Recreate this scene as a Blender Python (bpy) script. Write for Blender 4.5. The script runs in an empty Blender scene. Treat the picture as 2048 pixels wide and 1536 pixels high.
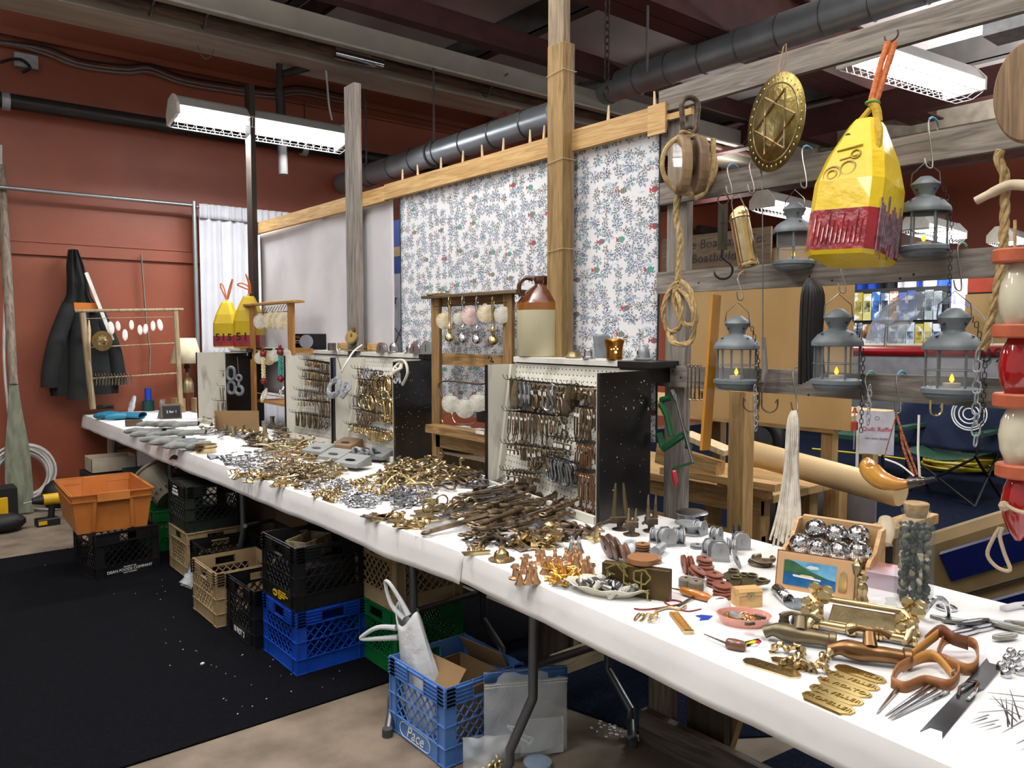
import bpy, bmesh, math, random
import numpy as np
from mathutils import Vector, Matrix, Euler
from math import pi, sin, cos, radians as rad
SC = bpy.context.scene
COL = SC.collection
rnd = random.Random(7)
# ---------------------------------------------------------------- camera, world, lights, exposure
CAM_F, CAM_H, CAM_YAW, CAM_PITCH = 1560.0, 1.5, rad(39.2), rad(3.75)
cd = bpy.data.cameras.new('camera')
cd.sensor_fit = 'HORIZONTAL'
cd.sensor_width = 36.0
cd.lens = 36.0 * CAM_F / 2048.0
cd.clip_start = 0.05
cd.clip_end = 100
cam = bpy.data.objects.new('camera',cd)
cam.location = (0,0,CAM_H)
cam.rotation_euler = (pi / 2 - CAM_PITCH,0,-CAM_YAW)
COL.objects.link(cam)
SC.camera = cam
SC.view_settings.view_transform = 'Standard'
SC.view_settings.look = 'None'
SC.view_settings.gamma = 1.0
SC.view_settings.use_curve_mapping = False
SC.view_settings.exposure = 0.0
SC.cycles.use_denoising = True
SC.cycles.max_bounces = 7
SC.cycles.transparent_max_bounces = 12
SC.cycles.caustics_reflective = False
SC.cycles.caustics_refractive = False
SC.cycles.sample_clamp_indirect = 4.0
wd = bpy.data.worlds.new('world')
SC.world = wd
wd.use_nodes = True
wd.node_tree.nodes['Background'].inputs[0].default_value = (1.0,.985,.96,1)
wd.node_tree.nodes['Background'].inputs[1].default_value = 0.5
# fluorescent tube fixtures that hang under the roof (the photograph shows four of them, the hall goes on behind the viewer)
LAMPS = [  # x, y, z, power, length, rotation, lamp fixture is in view
 (1.0,0.4,3.7,52,1.25,0),(-0.6,2.2,3.7,55,1.25,0),(1.3,3.6,3.75,72,1.25,0),
 (-0.6,5.6,3.7,42,1.25,0),
 (4.2,-0.6,3.7,62,1.25,0),(6.5,0.8,3.6,60,1.25,0),(9.5,2.5,3.6,90,1.25,0),(9.0,6.6,3.6,70,1.25,0)]
for i, (x,y,z,w,l,r) in enumerate(LAMPS):
 ld = bpy.data.lights.new('tube_or_fill_light','AREA')
 ld.shape = 'RECTANGLE'; ld.size = l; ld.size_y = 0.3; ld.energy = w * .68; ld.color = (1.0,.985,.95)
 lo = bpy.data.objects.new('tube_or_fill_light',ld); lo.location = (x,y,z); lo.rotation_euler = (0,0,r)
 COL.objects.link(lo)
 roof_fill = ld.copy(); roof_fill.energy = w * (3.2 if y < 5 else .25)   # upward fill light added above each lamp to brighten the roof
 lo = bpy.data.objects.new('tube_or_fill_light',roof_fill); lo.location = (x,y,z + .12); lo.rotation_euler = (pi,0,r); COL.objects.link(lo)
# ---------------------------------------------------------------- picture to place helpers (rays of the survey camera met with real planes)
_cp, _sp, _cy, _sy = cos(CAM_PITCH), sin(CAM_PITCH), cos(CAM_YAW), sin(CAM_YAW)
_R = Vector((_cy,-_sy,0)); _F = Vector((_sy * _cp,_cy * _cp,-_sp)); _U = _R.cross(_F)
def ray(x,y): return _F + _R * ((x - 1024) / CAM_F) - _U * ((y - 768) / CAM_F)
def onz(x,y,z=0.0):
 d = ray(x,y); t = (z - CAM_H) / d.z; return Vector((d.x * t,d.y * t,z))
def onx(x,y,X):
 d = ray(x,y); t = X / d.x; return Vector((X,d.y * t,CAM_H + d.z * t))
def ony(x,y,Y):
 d = ray(x,y); t = Y / d.y; return Vector((d.x * t,Y,CAM_H + d.z * t))
ZT = 0.742
def T(x,y,z=ZT): return onz(x,y,z)
# ---------------------------------------------------------------- materials
MATS = {}
def lin(h):
 h = h.lstrip('#'); c = [int(h[i:i + 2],16) / 255 for i in (0,2,4)]
 return tuple(((v / 12.92) if v <= 0.04045 else ((v + 0.055) / 1.055) ** 2.4) for v in c)
def mat(name,col,rough=0.5,metal=0.0,var=0.12,scale=9.0,bump=0.0,kind='noise',col2=None,rvar=0.0,spec=0.5,alpha=1.0,trans=0.0,emit=0.0,coat=0.0,stretch=None,bscale=None,fac=(0.35,0.65),ior=1.45):
 if name in MATS: return MATS[name]
 m = bpy.data.materials.new(name); m.use_nodes = True
 nt = m.node_tree; N = nt.nodes; L = nt.links
 b = N['Principled BSDF']
 c = lin(col) if isinstance(col,str) else col
 b.inputs['Roughness'].default_value = rough; b.inputs['Metallic'].default_value = metal
 b.inputs['Specular IOR Level'].default_value = spec
 b.inputs['IOR'].default_value = ior
 b.inputs['Alpha'].default_value = alpha
 b.inputs['Transmission Weight'].default_value = trans
 b.inputs['Coat Weight'].default_value = coat
 tc = N.new('ShaderNodeTexCoord'); mp = N.new('ShaderNodeMapping')
 L.new(tc.outputs['Object'],mp.inputs[0])
 if stretch: mp.inputs['Scale'].default_value = stretch
 if kind == 'wood':
  t = N.new('ShaderNodeTexNoise'); t.inputs['Scale'].default_value = scale; t.inputs['Detail'].default_value = 6; t.inputs['Distortion'].default_value = 1.2
 elif kind == 'speck':
  t = N.new('ShaderNodeTexNoise'); t.inputs['Scale'].default_value = scale; t.inputs['Detail'].default_value = 2
 else:
  t = N.new('ShaderNodeTexNoise'); t.inputs['Scale'].default_value = scale; t.inputs['Detail'].default_value = 4
 L.new(mp.outputs[0],t.inputs['Vector'])
 r = N.new('ShaderNodeValToRGB')
 r.color_ramp.elements[0].position, r.color_ramp.elements[1].position = fac
 if col2: c2 = lin(col2) if isinstance(col2,str) else col2; c1 = c
 else: c1 = tuple(v * (1 - var) for v in c); c2 = tuple(min(1,v * (1 + var)) for v in c)
 r.color_ramp.elements[0].color = (*c1,1); r.color_ramp.elements[1].color = (*c2,1)
 L.new(t.outputs['Fac'],r.inputs[0])
 out = r.outputs[0]
 if rvar > 0:
  oi = N.new('ShaderNodeObjectInfo'); mr = N.new('ShaderNodeMapRange')
  mr.inputs['To Min'].default_value = 1 - rvar; mr.inputs['To Max'].default_value = 1 + rvar
  L.new(oi.outputs['Random'],mr.inputs['Value'])
  mx = N.new('ShaderNodeHueSaturation'); L.new(out,mx.inputs['Color']); L.new(mr.outputs[0],mx.inputs['Value']); out = mx.outputs[0]
 L.new(out,b.inputs['Base Color'])
 if bump > 0:
  bp = N.new('ShaderNodeBump'); bp.inputs['Strength'].default_value = bump; bp.inputs['Distance'].default_value = 0.01
  if bscale:
   t2 = N.new('ShaderNodeTexNoise'); t2.inputs['Scale'].default_value = bscale; t2.inputs['Detail'].default_value = 3
   L.new(mp.outputs[0],t2.inputs['Vector']); L.new(t2.outputs['Fac'],bp.inputs['Height'])
  else: L.new(t.outputs['Fac'],bp.inputs['Height'])
  L.new(bp.outputs[0],b.inputs['Normal'])
 if emit > 0:
  b.inputs['Emission Color'].default_value = (*c,1); b.inputs['Emission Strength'].default_value = emit
 MATS[name] = m
 return m
def wood(name,col,col2,axis='x',rough=0.7,scale=3.0,bump=0.25,rvar=0.08,**k):
 s = {'x': (1.2,14,14),'y': (14,1.2,14),'z': (14,14,1.2)}[axis]
 return mat(name,col,rough,col2=col2,kind='wood',scale=scale,stretch=s,bump=bump,rvar=rvar,**k)
BRASS = mat('brass','#c6b184',0.24,1.0,var=0.15,scale=25,rvar=0.25)
BRASSD = mat('old_brass','#8c8060',0.38,1.0,col2='#b3a57e',scale=18,rvar=0.25)
BRONZE = mat('bronze','#716353',0.4,1.0,col2='#9a8871',scale=30,rvar=0.25)
COPPER = mat('copper','#d0ac88',0.28,1.0,var=0.1,scale=25,rvar=0.12)
CHROME = mat('chrome','#c8cbd0',0.12,1.0,var=0.06,scale=20,rvar=0.1)
STEEL = mat('steel','#8b8d90',0.32,1.0,var=0.15,scale=30,rvar=0.2)
GALV = mat('galvanized','#9a9ea1',0.5,0.55,var=0.14,scale=26,rvar=0.1)
GALVM = mat('galvanized_matte','#687074',0.55,0.3,var=0.14,scale=30,rvar=0.1)
IRON = mat('old_iron','#3d3630',0.5,0.6,col2='#6b5c4a',scale=40,rvar=0.25,bump=0.2)
BLACKM = mat('black_metal','#17171a',0.45,0.3,var=0.2,scale=20)
WOODN = wood('new_wood','#a3804f','#c7a570','x')
WOODNY = wood('new_wood_y','#a3804f','#c7a570','y')
WOODNZ = wood('new_wood_z','#a3804f','#c7a570','z')
WOODG = wood('grey_wood','#5a554f','#857e75','x',rough=0.85)
WOODGY = wood('grey_wood_y','#59544e','#867f76','y',rough=0.85)
WOODGZ = wood('grey_wood_z','#625d56','#88827a','z',rough=0.85)
WOODD = wood('brown_wood','#4b3a26','#7a6142','z',rough=0.75)
WHITEP = mat('white_paint','#b9b7ab',0.6,col2='#d9d8cf',scale=6,bump=0.1,fac=(0.3,0.5))
WHITEZ = mat('white_paint_worn','#9a9488',0.65,col2='#cfccc0',scale=14,stretch=(1,1,.25),bump=0.15,fac=(0.28,0.45))
BLACKP = mat('black_paint','#0c0b0b',0.32,col2='#1c1918',scale=7,bump=0.05)
CARD = mat('cardboard','#8a6f4c',0.85,var=0.07,scale=5)
CREAM = mat('shell','#d8cdb8',0.45,col2='#efe9dc',scale=14,rvar=0.12)
ROPE = mat('manila_rope','#8a744e',0.9,col2='#b59c6d',scale=60,bump=0.4)
GLASS = mat('clear_glass','#ffffff',0.02,trans=1.0,var=0.0,spec=0.5)
PLAST = mat('clear_plastic','#e4eaee',0.1,alpha=.24,var=0.05,scale=12,bump=0.5,bscale=14)
WHITE = mat('white_plain','#e8e8e6',0.5,var=0.03)
BLACK = mat('black_plain','#0b0b0c',0.6,var=0.1)
# ---------------------------------------------------------------- mesh builder
class MB:
 def __init__(s): s.v = []; s.f = []; s.mi = []; s.sm = []; s.cur = 0; s.M = None
 def add(s,vs,fs,smooth=False):
  o = len(s.v)
  if s.M is not None: vs = [s.M @ Vector(v) for v in vs]
  s.v += [tuple(v) for v in vs]
  for f in fs:
   s.f.append(tuple(i + o for i in f)); s.mi.append(s.cur); s.sm.append(smooth)
  return s
 def box(s,c,d,R=None):
  x, y, z = d[0] / 2, d[1] / 2, d[2] / 2
  vs = [Vector((a,b,e)) for a in (-x,x) for b in (-y,y) for e in (-z,z)]
  if R is not None: vs = [R @ v for v in vs]
  c = Vector(c); vs = [v + c for v in vs]
  return s.add(vs,[(0,1,3,2),(4,6,7,5),(0,4,5,1),(2,3,7,6),(0,2,6,4),(1,5,7,3)])
 def bb(s,lo,hi):
  return s.box([(a + b) / 2 for a,b in zip(lo,hi)],[abs(b - a) for a,b in zip(lo,hi)])
 def cbox(s,lo,hi,ch=0.004):   # box with chamfered vertical and top edges
  (x0,y0,z0), (x1,y1,z1) = lo, hi
  vs = []
  for z, i in ((z0,0),(z1 - ch,0),(z1,ch)):
   vs += [(x0 + i,y0 + i,z),(x1 - i,y0 + i,z),(x1 - i,y1 - i,z),(x0 + i,y1 - i,z)]
  fs = [(3,2,1,0),(8,9,10,11)]
  for k in (0,4):
   for i in range(4): j = (i + 1) % 4; fs.append((k + i,k + j,k + 4 + j,k + 4 + i))
  return s.add(vs,fs)
 def hexa(s,p8):                 # bottom 4 then top 4, counter-clockwise
  return s.add(p8,[(3,2,1,0),(4,5,6,7),(0,1,5,4),(1,2,6,5),(2,3,7,6),(3,0,4,7)])
 def bar(s,a,b,w,h,up=(0,0,1)):
  a, b = Vector(a), Vector(b); d = (b - a)
  L = d.length; d.normalize(); u = Vector(up)
  if abs(d.dot(u)) > 0.98: u = Vector((1,0,0))
  sd = d.cross(u).normalized(); u2 = sd.cross(d)
  R = Matrix((d,sd,u2)).transposed()
  return s.box((a + b) / 2,(L,w,h),R)
 def tube(s,pts,r,n=8,closed=False,caps=True):
  pts = [Vector(p) for p in pts]; m = len(pts)
  rs = r if isinstance(r,(list,tuple)) else [r] * m
  vs = []; prev = None
  for i, p in enumerate(pts):
   if closed: t = pts[(i + 1) % m] - pts[i - 1]
   else: t = pts[min(i + 1,m - 1)] - pts[max(i - 1,0)]
   if t.length < 1e-9: t = Vector((0,0,1))
   t.normalize()
   if prev is None:
    u = Vector((0,0,1)) if abs(t.z) < 0.9 else Vector((1,0,0))
    u = (u - t * u.dot(t)).normalized()
   else:
    u = prev - t * prev.dot(t)
    u = u.normalized() if u.length > 1e-6 else t.orthogonal().normalized()
   prev = u; w = t.cross(u)
   for k in range(n):
    a = 2 * pi * k / n; vs.append(p + (u * cos(a) + w * sin(a)) * rs[i])
  fs = []
  for i in range(m if closed else m - 1):
   j = (i + 1) % m
   for k in range(n):
    l = (k + 1) % n; fs.append((i * n + k,i * n + l,j * n + l,j * n + k))
  s.add(vs,fs,True)
  if caps and not closed:
   o = len(s.v) - len(vs)
   s.f += [tuple(o + k for k in reversed(range(n))),tuple(o + (m - 1) * n + k for k in range(n))]
   s.mi += [s.cur] * 2; s.sm += [False] * 2
  return s
 def cyl(s,a,b,r,n=12,r2=None): return s.tube([a,b],[r,r if r2 is None else r2],n)
 def lathe(s,prof,n=20,c=(0,0,0),R=None,caps=True):
  c = Vector(c); vs = []
  for (r,z) in prof:
   for k in range(n):
    a = 2 * pi * k / n; v = Vector((r * cos(a),r * sin(a),z))
    if R is not None: v = R @ v
    vs.append(v + c)
  fs = []
  for i in range(len(prof) - 1):
   for k in range(n):
    l = (k + 1) % n; fs.append((i * n + k,i * n + l,(i + 1) * n + l,(i + 1) * n + k))
  s.add(vs,fs,True)
  if caps:
   o = len(s.v) - len(vs); m = len(prof)
   if prof[0][0] > 1e-4: s.f.append(tuple(o + k for k in reversed(range(n)))); s.mi.append(s.cur); s.sm.append(False)
   if prof[-1][0] > 1e-4: s.f.append(tuple(o + (m - 1) * n + k for k in range(n))); s.mi.append(s.cur); s.sm.append(False)
  return s
 def ball(s,c,r,n=12,sc=(1,1,1)):
  k = max(4,n // 2); c = Vector(c)
  m = s.M
  s2 = Matrix.Diagonal((*sc,1)); s2 = Matrix.Translation(c) @ s2
  s.M = (m @ s2) if m is not None else s2
  s.lathe([(r * sin(pi * i / k),-r * cos(pi * i / k)) for i in range(k + 1)],n,caps=False); s.M = m
  return s
 def torus(s,c,R,r,n=20,k=6,Rm=None,arc=2 * pi,a0=0.0):
  c = Vector(c); full = abs(arc - 2 * pi) < 1e-6
  cnt = n if full else n + 1
  pts = [Vector((R * cos(a0 + arc * i / n),R * sin(a0 + arc * i / n),0)) for i in range(cnt)]
  if Rm is not None: pts = [Rm @ p for p in pts]
  return s.tube([p + c for p in pts],r,k,closed=full)
 def prism(s,out,h,z0=0.0):
  n = len(out)
  vs = [(x,y,z0) for x,y in out] + [(x,y,z0 + h) for x,y in out]
  fs = [tuple(reversed(range(n))),tuple(range(n,2 * n))] + [(i,(i + 1) % n,n + (i + 1) % n,n + i) for i in range(n)]
  return s.add(vs,fs)
 def grid(s,fn,nu,nv,smooth=True):
  vs = [fn(i / nu,j / nv) for i in range(nu + 1) for j in range(nv + 1)]
  fs = [(i * (nv + 1) + j,(i + 1) * (nv + 1) + j,(i + 1) * (nv + 1) + j + 1,i * (nv + 1) + j + 1) for i in range(nu) for j in range(nv)]
  return s.add(vs,fs,smooth)
 def mesh(s,name,mats,sharp=38):
  me = bpy.data.meshes.new(name)
  me.from_pydata(s.v,[],s.f)
  for m in (mats if isinstance(mats,(list,tuple)) else [mats]): me.materials.append(m)
  me.polygons.foreach_set('material_index',s.mi)
  me.polygons.foreach_set('use_smooth',s.sm)
  me.update()
  if any(s.sm): me.set_sharp_from_angle(angle=rad(sharp))
  return me
 def build(s,name,mats,parent=None,loc=None,rot=None,solid=0.0,sub=0,bevel=0.0):
  return link(name,s.mesh(name,mats),parent,loc,rot,solid,sub,bevel)
def link(name,me,parent=None,loc=None,rot=None,solid=0.0,sub=0,bevel=0.0):
 o = bpy.data.objects.new(name,me); COL.objects.link(o)
 if parent is not None: o.parent = parent
 if loc is not None: o.location = loc
 if rot is not None: o.rotation_euler = rot
 if solid: m = o.modifiers.new('s','SOLIDIFY'); m.thickness = solid; m.offset = 0
 if bevel: m = o.modifiers.new('b','BEVEL'); m.width = bevel; m.segments = 2; m.limit_method = 'ANGLE'
 if sub: m = o.modifiers.new('u','SUBSURF'); m.levels = sub; m.render_levels = sub
 return o
def tag(o,label,cat,group=None,kind=None):
 if label: o['label'] = label
 if cat: o['category'] = cat
 if group: o['group'] = group
 if kind: o['kind'] = kind
 return o
def thing(name,label,cat,loc=(0,0,0),rz=0.0,group=None,rot=None):
 o = bpy.data.objects.new(name,None); COL.objects.link(o)
 o.empty_display_size = 0.05
 o.location = loc; o.rotation_euler = rot if rot is not None else (0,0,rz)
 return tag(o,label,cat,group)
KIDS = {}
def dup(o,loc=None,rot=None,label=None,group=None,scale=None,_p=None):
 c = o.copy(); COL.objects.link(c)
 if _p is not None: c.parent = _p
 if loc is not None: c.location = loc
 if rot is not None: c.rotation_euler = rot
 if scale is not None: c.scale = (scale,) * 3 if not isinstance(scale,(tuple,list)) else scale
 if label: c['label'] = label
 if group: c['group'] = group
 for ch in o.children: dup(ch,_p=c)
 return c
def struct(name,mb,m,**k):
 o = mb.build(name,m,**k); o['kind'] = 'structure'; return o
def text(name,s,size,m,parent,loc,rot,ext=0.0008,align='CENTER',shear=0.0,space=1.0,sx=1.0,off=0.0):
 cu = bpy.data.curves.new(name,'FONT'); cu.body = s; cu.size = size; cu.extrude = ext
 cu.align_x = align; cu.align_y = 'CENTER'; cu.shear = shear; cu.space_character = space; cu.resolution_u = 3; cu.offset = off
 cu.materials.append(m)
 o = bpy.data.objects.new(name,cu); COL.objects.link(o)
 me = bpy.data.meshes.new_from_object(o); bpy.data.objects.remove(o)
 o = bpy.data.objects.new(name,me); COL.objects.link(o); o['kind'] = 'stuff'; o.parent = parent; o.location = loc; o.rotation_euler = rot; o.scale = (sx,1,1)
 return o
def Rx(a): return Matrix.Rotation(a,3,'X')
def Ry(a): return Matrix.Rotation(a,3,'Y')
def Rz(a): return Matrix.Rotation(a,3,'Z')
def noise(v):
 from mathutils import noise as nz
 return nz.noise(Vector(v))
def aim(a,b): # euler turning local +Z onto the direction a->b
 return (Vector(b) - Vector(a)).to_track_quat('Z','Y').to_euler()
def arc(c,r,a0,a1,n,plane='xz'):
 out = []
 for i in range(n + 1):
  a = a0 + (a1 - a0) * i / n; u, w = r * cos(a), r * sin(a)
  out.append(Vector(c) + (Vector((u,0,w)) if plane == 'xz' else Vector((0,u,w)) if plane == 'yz' else Vector((u,w,0))))
 return out
# ================================================================ SETTING
WY = 8.2
RED = mat('red_wall_paint','#844530',0.45,col2='#8c4a34',scale=3.0,bump=0.08,bscale=26)
REDD = mat('red_brown_steel','#3a1a17',0.6,var=0.25,scale=4)
ROOFM = mat('roof_insulation','#d0c8c8',0.6,var=0.06,scale=1.6,bump=0.3,bscale=2.2,spec=0.3)
BEAMW = mat('pale_beam_paint','#a39d8e',0.5,col2='#8b8275',scale=4,stretch=(.3,2,2))
RUST = mat('rusty_pipe','#33221a',0.7,col2='#5d4636',scale=22,stretch=(.25,2,2),bump=0.3)
DARKS = mat('dark_steel','#26211f',0.6,var=0.3,scale=8)
GREYS = mat('grey_purlin','#4b4a49',0.5,var=0.15,scale=5)
CONC = mat('concrete','#5c5244',0.75,col2='#7a6e5f',scale=5,bump=0.15,bscale=60)
mb = MB(); mb.bb((-4,-4,-0.1),(14.5,WY + 0.2,0)); struct('floor',mb,CONC)
# carpets
def carpet_mat(name,c,c2):
 return mat(name,c,0.98,col2=c2,scale=90,bump=0.8,spec=0.1,bscale=260,fac=(.45,.75))
CB = carpet_mat('black_carpet','#07080c','#12141b'); CN = carpet_mat('navy_carpet','#0a1020','#19243a')
def carpet(name,x0,x1,y0,y1,m,label):
 b = MB()
 n = 60
 def top(u,v):
  x = x0 + (x1 - x0) * u; y = y0 + (y1 - y0) * v
  return (x,y,0.006 + 0.0025 * noise((x * 2.2,y * 2.2,3)))
 b.grid(top,n,n)
 b.bb((x0,y0,0.0005),(x1,y1,0.003))
 o = b.build(name,m); tag(o,label,'carpet'); return o
carpet('carpet',-3.5,2.62,2.86,6.08,CB,'black carpet on the concrete left of the long table')
e1 = onz(1106,1368)
def poly_carpet(name,pts,m,label,z=0.006,mat2=None):
 b = MB(); b.prism([(p[0],p[1]) for p in pts],z,0.0004)
 o = b.build(name,m); return tag(o,label,'carpet')
poly_carpet('carpet',[(1.95,2.85),(2.66,2.85),(2.66,7.9),(12.9,7.9),(12.9,-3.5),(2.62,-3.5),(2.62,1.5),(2.18,1.8)],CN,'navy carpet running under the wooden fence into the next booth')
poly_carpet('carpet',[(1.0,-1.5),(2.58,-1.5),(2.58,1.46),(2.2,1.5),(1.9,1.2)],CN,'small navy carpet piece under the near end of the table')
# specks of paper and paint on the floor
fl = MB()
for i in range(46):
 px, py = rnd.choice([(405,1330),(480,1350),(620,1340),(560,1375),(460,1300),(190,1120),(300,1180),(370,1260),(520,1400)]), 0
 p = onz(px[0] + rnd.gauss(0,45),px[1] + rnd.gauss(0,28)); s = rnd.uniform(.0015,.004)
 fl.box((p.x,p.y,0.0105),(s,s * 1.3,0.002),Rz(rnd.random() * 3))
p = onz(405,1332); fl.box((p.x,p.y,0.0115),(.016,.011,.006),Rz(.5))
for i in range(60):
 p = onz(1235 + rnd.gauss(0,22),1452 + rnd.gauss(0,14)); s = rnd.uniform(.003,.012)
 fl.box((p.x,p.y,0.0015),(s,s * rnd.uniform(.4,1.4),0.002),Rz(rnd.random() * 3))
o = fl.build('paint_flecks',WHITE); tag(o,'white flecks of paper and chipped paint scattered on the carpet and concrete','debris',kind='stuff')
# walls
mb = MB(); mb.bb((-4,WY,0),(14.5,WY + 0.2,5.0)); struct('wall_back',mb,RED)
mb = MB(); mb.bb((13.2,-4,0),(13.4,WY,5.0)); struct('wall_right',mb,RED)
mb = MB(); mb.bb((-4,-4,4.95),(14.5,WY + .2,5.05)); struct('ceiling',mb,ROOFM)
# painted timber girt on the red wall + a ledge high up
mb = MB(); mb.bb((-4,WY - .035,2.2),(4.6,WY - .001,2.31)); mb.bb((-4,WY - .045,2.31),(4.6,WY - .001,2.33)); struct('trim_1',mb,RED)
mb = MB(); mb.bb((-4,WY - .06,4.08),(13,WY - .001,4.14)); mb.bb((-4,WY - .05,3.98),(13,WY - .001,4.0)); struct('trim_2',mb,RED)
# pale roof beams along the wall
mb = MB(); mb.bb((-4,6.72,3.95),(13.2,7.16,4.02)); mb.bb((-4,6.72,4.02),(13.2,6.8,4.16)); struct('beam_pale',mb,BEAMW)
mb = MB(); mb.bb((-4,6.24,3.97),(13.2,6.32,4.17)); struct('beam_grey',mb,mat('beam_grey_paint','#8a857b',0.5,var=.08,scale=4))
mb = MB(); mb.bb((-4,5.98,4.22),(13.2,6.12,4.42)); struct('beam_dark',mb,REDD)
mb = MB(); mb.tube([(-4,6.2,3.955),(13,6.2,3.975)],.013,8); tag(mb.build('conduit',mat('white_conduit','#a6a39b',.4)),'thin white conduit strapped along the front of the grey roof beam','pipe')
mb = MB(); mb.tube([(-4,6.55,4.0),(13,6.55,4.03)],.052,14); o = mb.build('sprinkler_pipe',RUST); tag(o,'thick rusty brown pipe between the two pale roof beams','pipe')
a, b_ = ony(672,104,6.5), ony(768,128,6.5)
mb = MB(); mb.tube([(a.x,6.55,4.0),(b_.x,6.55,4.0)],.058,14); mb.build('foil_sleeve',CHROME,o)
for x in (1.75,2.15,5.0):
 mb = MB(); mb.tube([(x,6.2,4.08)] + arc((x,6.55,4.0),.062,pi,2 * pi,8,'yz') + [(x,6.61,4.16)],.008,6); mb.build('pipe_hanger',GREYS,o)
# purlins (along Y) and red-brown girders (along X)
for i, x in enumerate([-1.3,1.0,3.3,5.6,7.9,10.2]):
 mb = MB(); mb.bb((x - .1,-4,4.66),(x - .085,WY,4.945)); mb.bb((x - .1,-4,4.66),(x + .03,WY,4.672)); struct('purlin_beam',mb,GREYS)
for y, zz in ((onz(1360,68,4.3).y,4.3),(onz(1640,150,4.3).y,4.3),(-1.2,4.3)):
 mb = MB(); mb.bb((1.0,y - .1,zz),(13.2,y + .1,zz + .02)); mb.bb((1.0,y - .01,zz + .02),(13.2,y + .01,zz + .64)); mb.bb((1.0,y - .1,zz + .62),(13.2,y + .1,zz + .645)); struct('girder_beam',mb,REDD)
mb = MB(); mb.bb((3.3,5.3,4.44),(3.36,8.2,4.62)); mb.bb((2.72,5.3,4.5),(2.8,6.2,4.62)); struct('brace_beam',mb,REDD)
# black heating pipe along the wall with clamps and drop
PW = 8.02
z1 = ony(360,258,PW).z
o = thing('black_pipe','long black insulated pipe running across the red wall','pipe',(0,PW,z1))
MB().tube([(-4,0,0),(7.2,0,0.02)],.066,16).build('pipe_run',mat('black_pipe_paint','#12100e',.45,var=.3),o)
for px in (14,607):
 q = ony(px,280,PW)
 MB().tube([(q.x - .03,0,0),(q.x + .03,0,0)],.078,16).build('clamp',GALV,o)
q = ony(607,120,PW); MB().tube([(q.x,0,.06),(q.x,0,3.98 - z1)],.006,6).build('hanger_rod',BLACKM,o)
q = ony(560,200,7.0)
mb = MB(); mb.tube([(q.x,7.0,3.72),(q.x + .02,7.0,2.96)],.042,12); mb.tube([(q.x,7.0,3.95),(q.x,7.0,3.7)],.03,10); mb.tube([(q.x + .02,7.0,3.86),(q.x + .55,7.0,4.1)],.035,10)
tag(mb.build('drop_pipe',DARKS),'short dark pipe dropping from the pale beam in front of the caged light','pipe')
# cables along the wall
def cable(pts,r,m,label,cat='cable',name='cable',grp=None):
 return tag(MB().tube(pts,r,6).build(name,m),label,cat,grp)
GC = mat('grey_cable','#6c6a68',.5); WC = mat('white_cable','#c7c5c0',.45); BC = mat('black_cable','#100f0f',.5)
def spl(pts,n=6):
 pts = [Vector(p) for p in pts]; out = []
 for i in range(len(pts) - 1):
  p0, p1, p2, p3 = pts[max(i - 1,0)], pts[i], pts[i + 1], pts[min(i + 2,len(pts) - 1)]
  for k in range(n):
   t = k / n
   out.append(0.5 * ((2 * p1) + (p2 - p0) * t + (2 * p0 - 5 * p1 + 4 * p2 - p3) * t * t + (3 * p1 - p0 - 3 * p2 + p3) * t ** 3))
 out.append(pts[-1]); return out
for k, (m,off,lb) in enumerate([(BC,0,'black cable stapled high on the red wall under the pale beam'),(GC,9,'grey cable sagging beside the black cable high on the wall'),(GC,16,'lower grey cable drooping between staples high on the red wall')]):
 pts = [ony(x,y + off * (1 if x > 30 else .3),8.12) for x,y in ((-60,78),(20,84),(90,92),(160,118),(250,130),(300,128),(360,150),(440,165),(540,178),(600,172),(690,190))]
 cable(spl(pts),.010,m,lb)
q = ony(52,122,8.14)
mb = MB(); mb.cbox((q.x - .09,8.12,q.z - .06),(q.x + .09,8.19,q.z + .06)); o = tag(mb.build('junction_box',GALV),'small grey electrical box high on the wall at the left','electrical box')
mb = MB(); mb.tube(spl([ony(0,125,8.1),ony(25,118,8.1),ony(45,120,8.1),ony(60,135,8.1),ony(45,145,8.1)]),.012,6); mb.build('plug_cord',BLACKM,o)
cable(spl([ony(x,y,8.1) for x,y in ((2,290),(4,400),(10,560),(8,720),(20,850))]),.011,WC,'white conduit running down the wall behind the oar')
cable(spl([ony(x,y,6.9) for x,y in ((652,140),(655,175),(658,210),(664,240))]),.010,WC,'white cord dropping to the right end of the caged light')
cable(spl([ony(x,y,7.0) for x,y in ((394,88),(400,105),(412,118),(425,108),(427,92))]),.005,GC,'little loop of grey wire under the pale beam')
# pink ribbon bits near the duct
mb = MB()
for pts in (((985,258),(995,235),(1010,225)),((1010,225),(1015,240),(1022,256)),((1035,218),(1036,255))):
 qs = [ony(x,y,6.6) for x,y in pts]
 for a, b in zip(qs,qs[1:]): mb.bar(a,b,.004,.05,(0,1,0))
tag(mb.build('ribbon',mat('pink_ribbon','#b04a55',.6)),'pink ribbon tied up under the roof at the end of the duct','ribbon')
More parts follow.
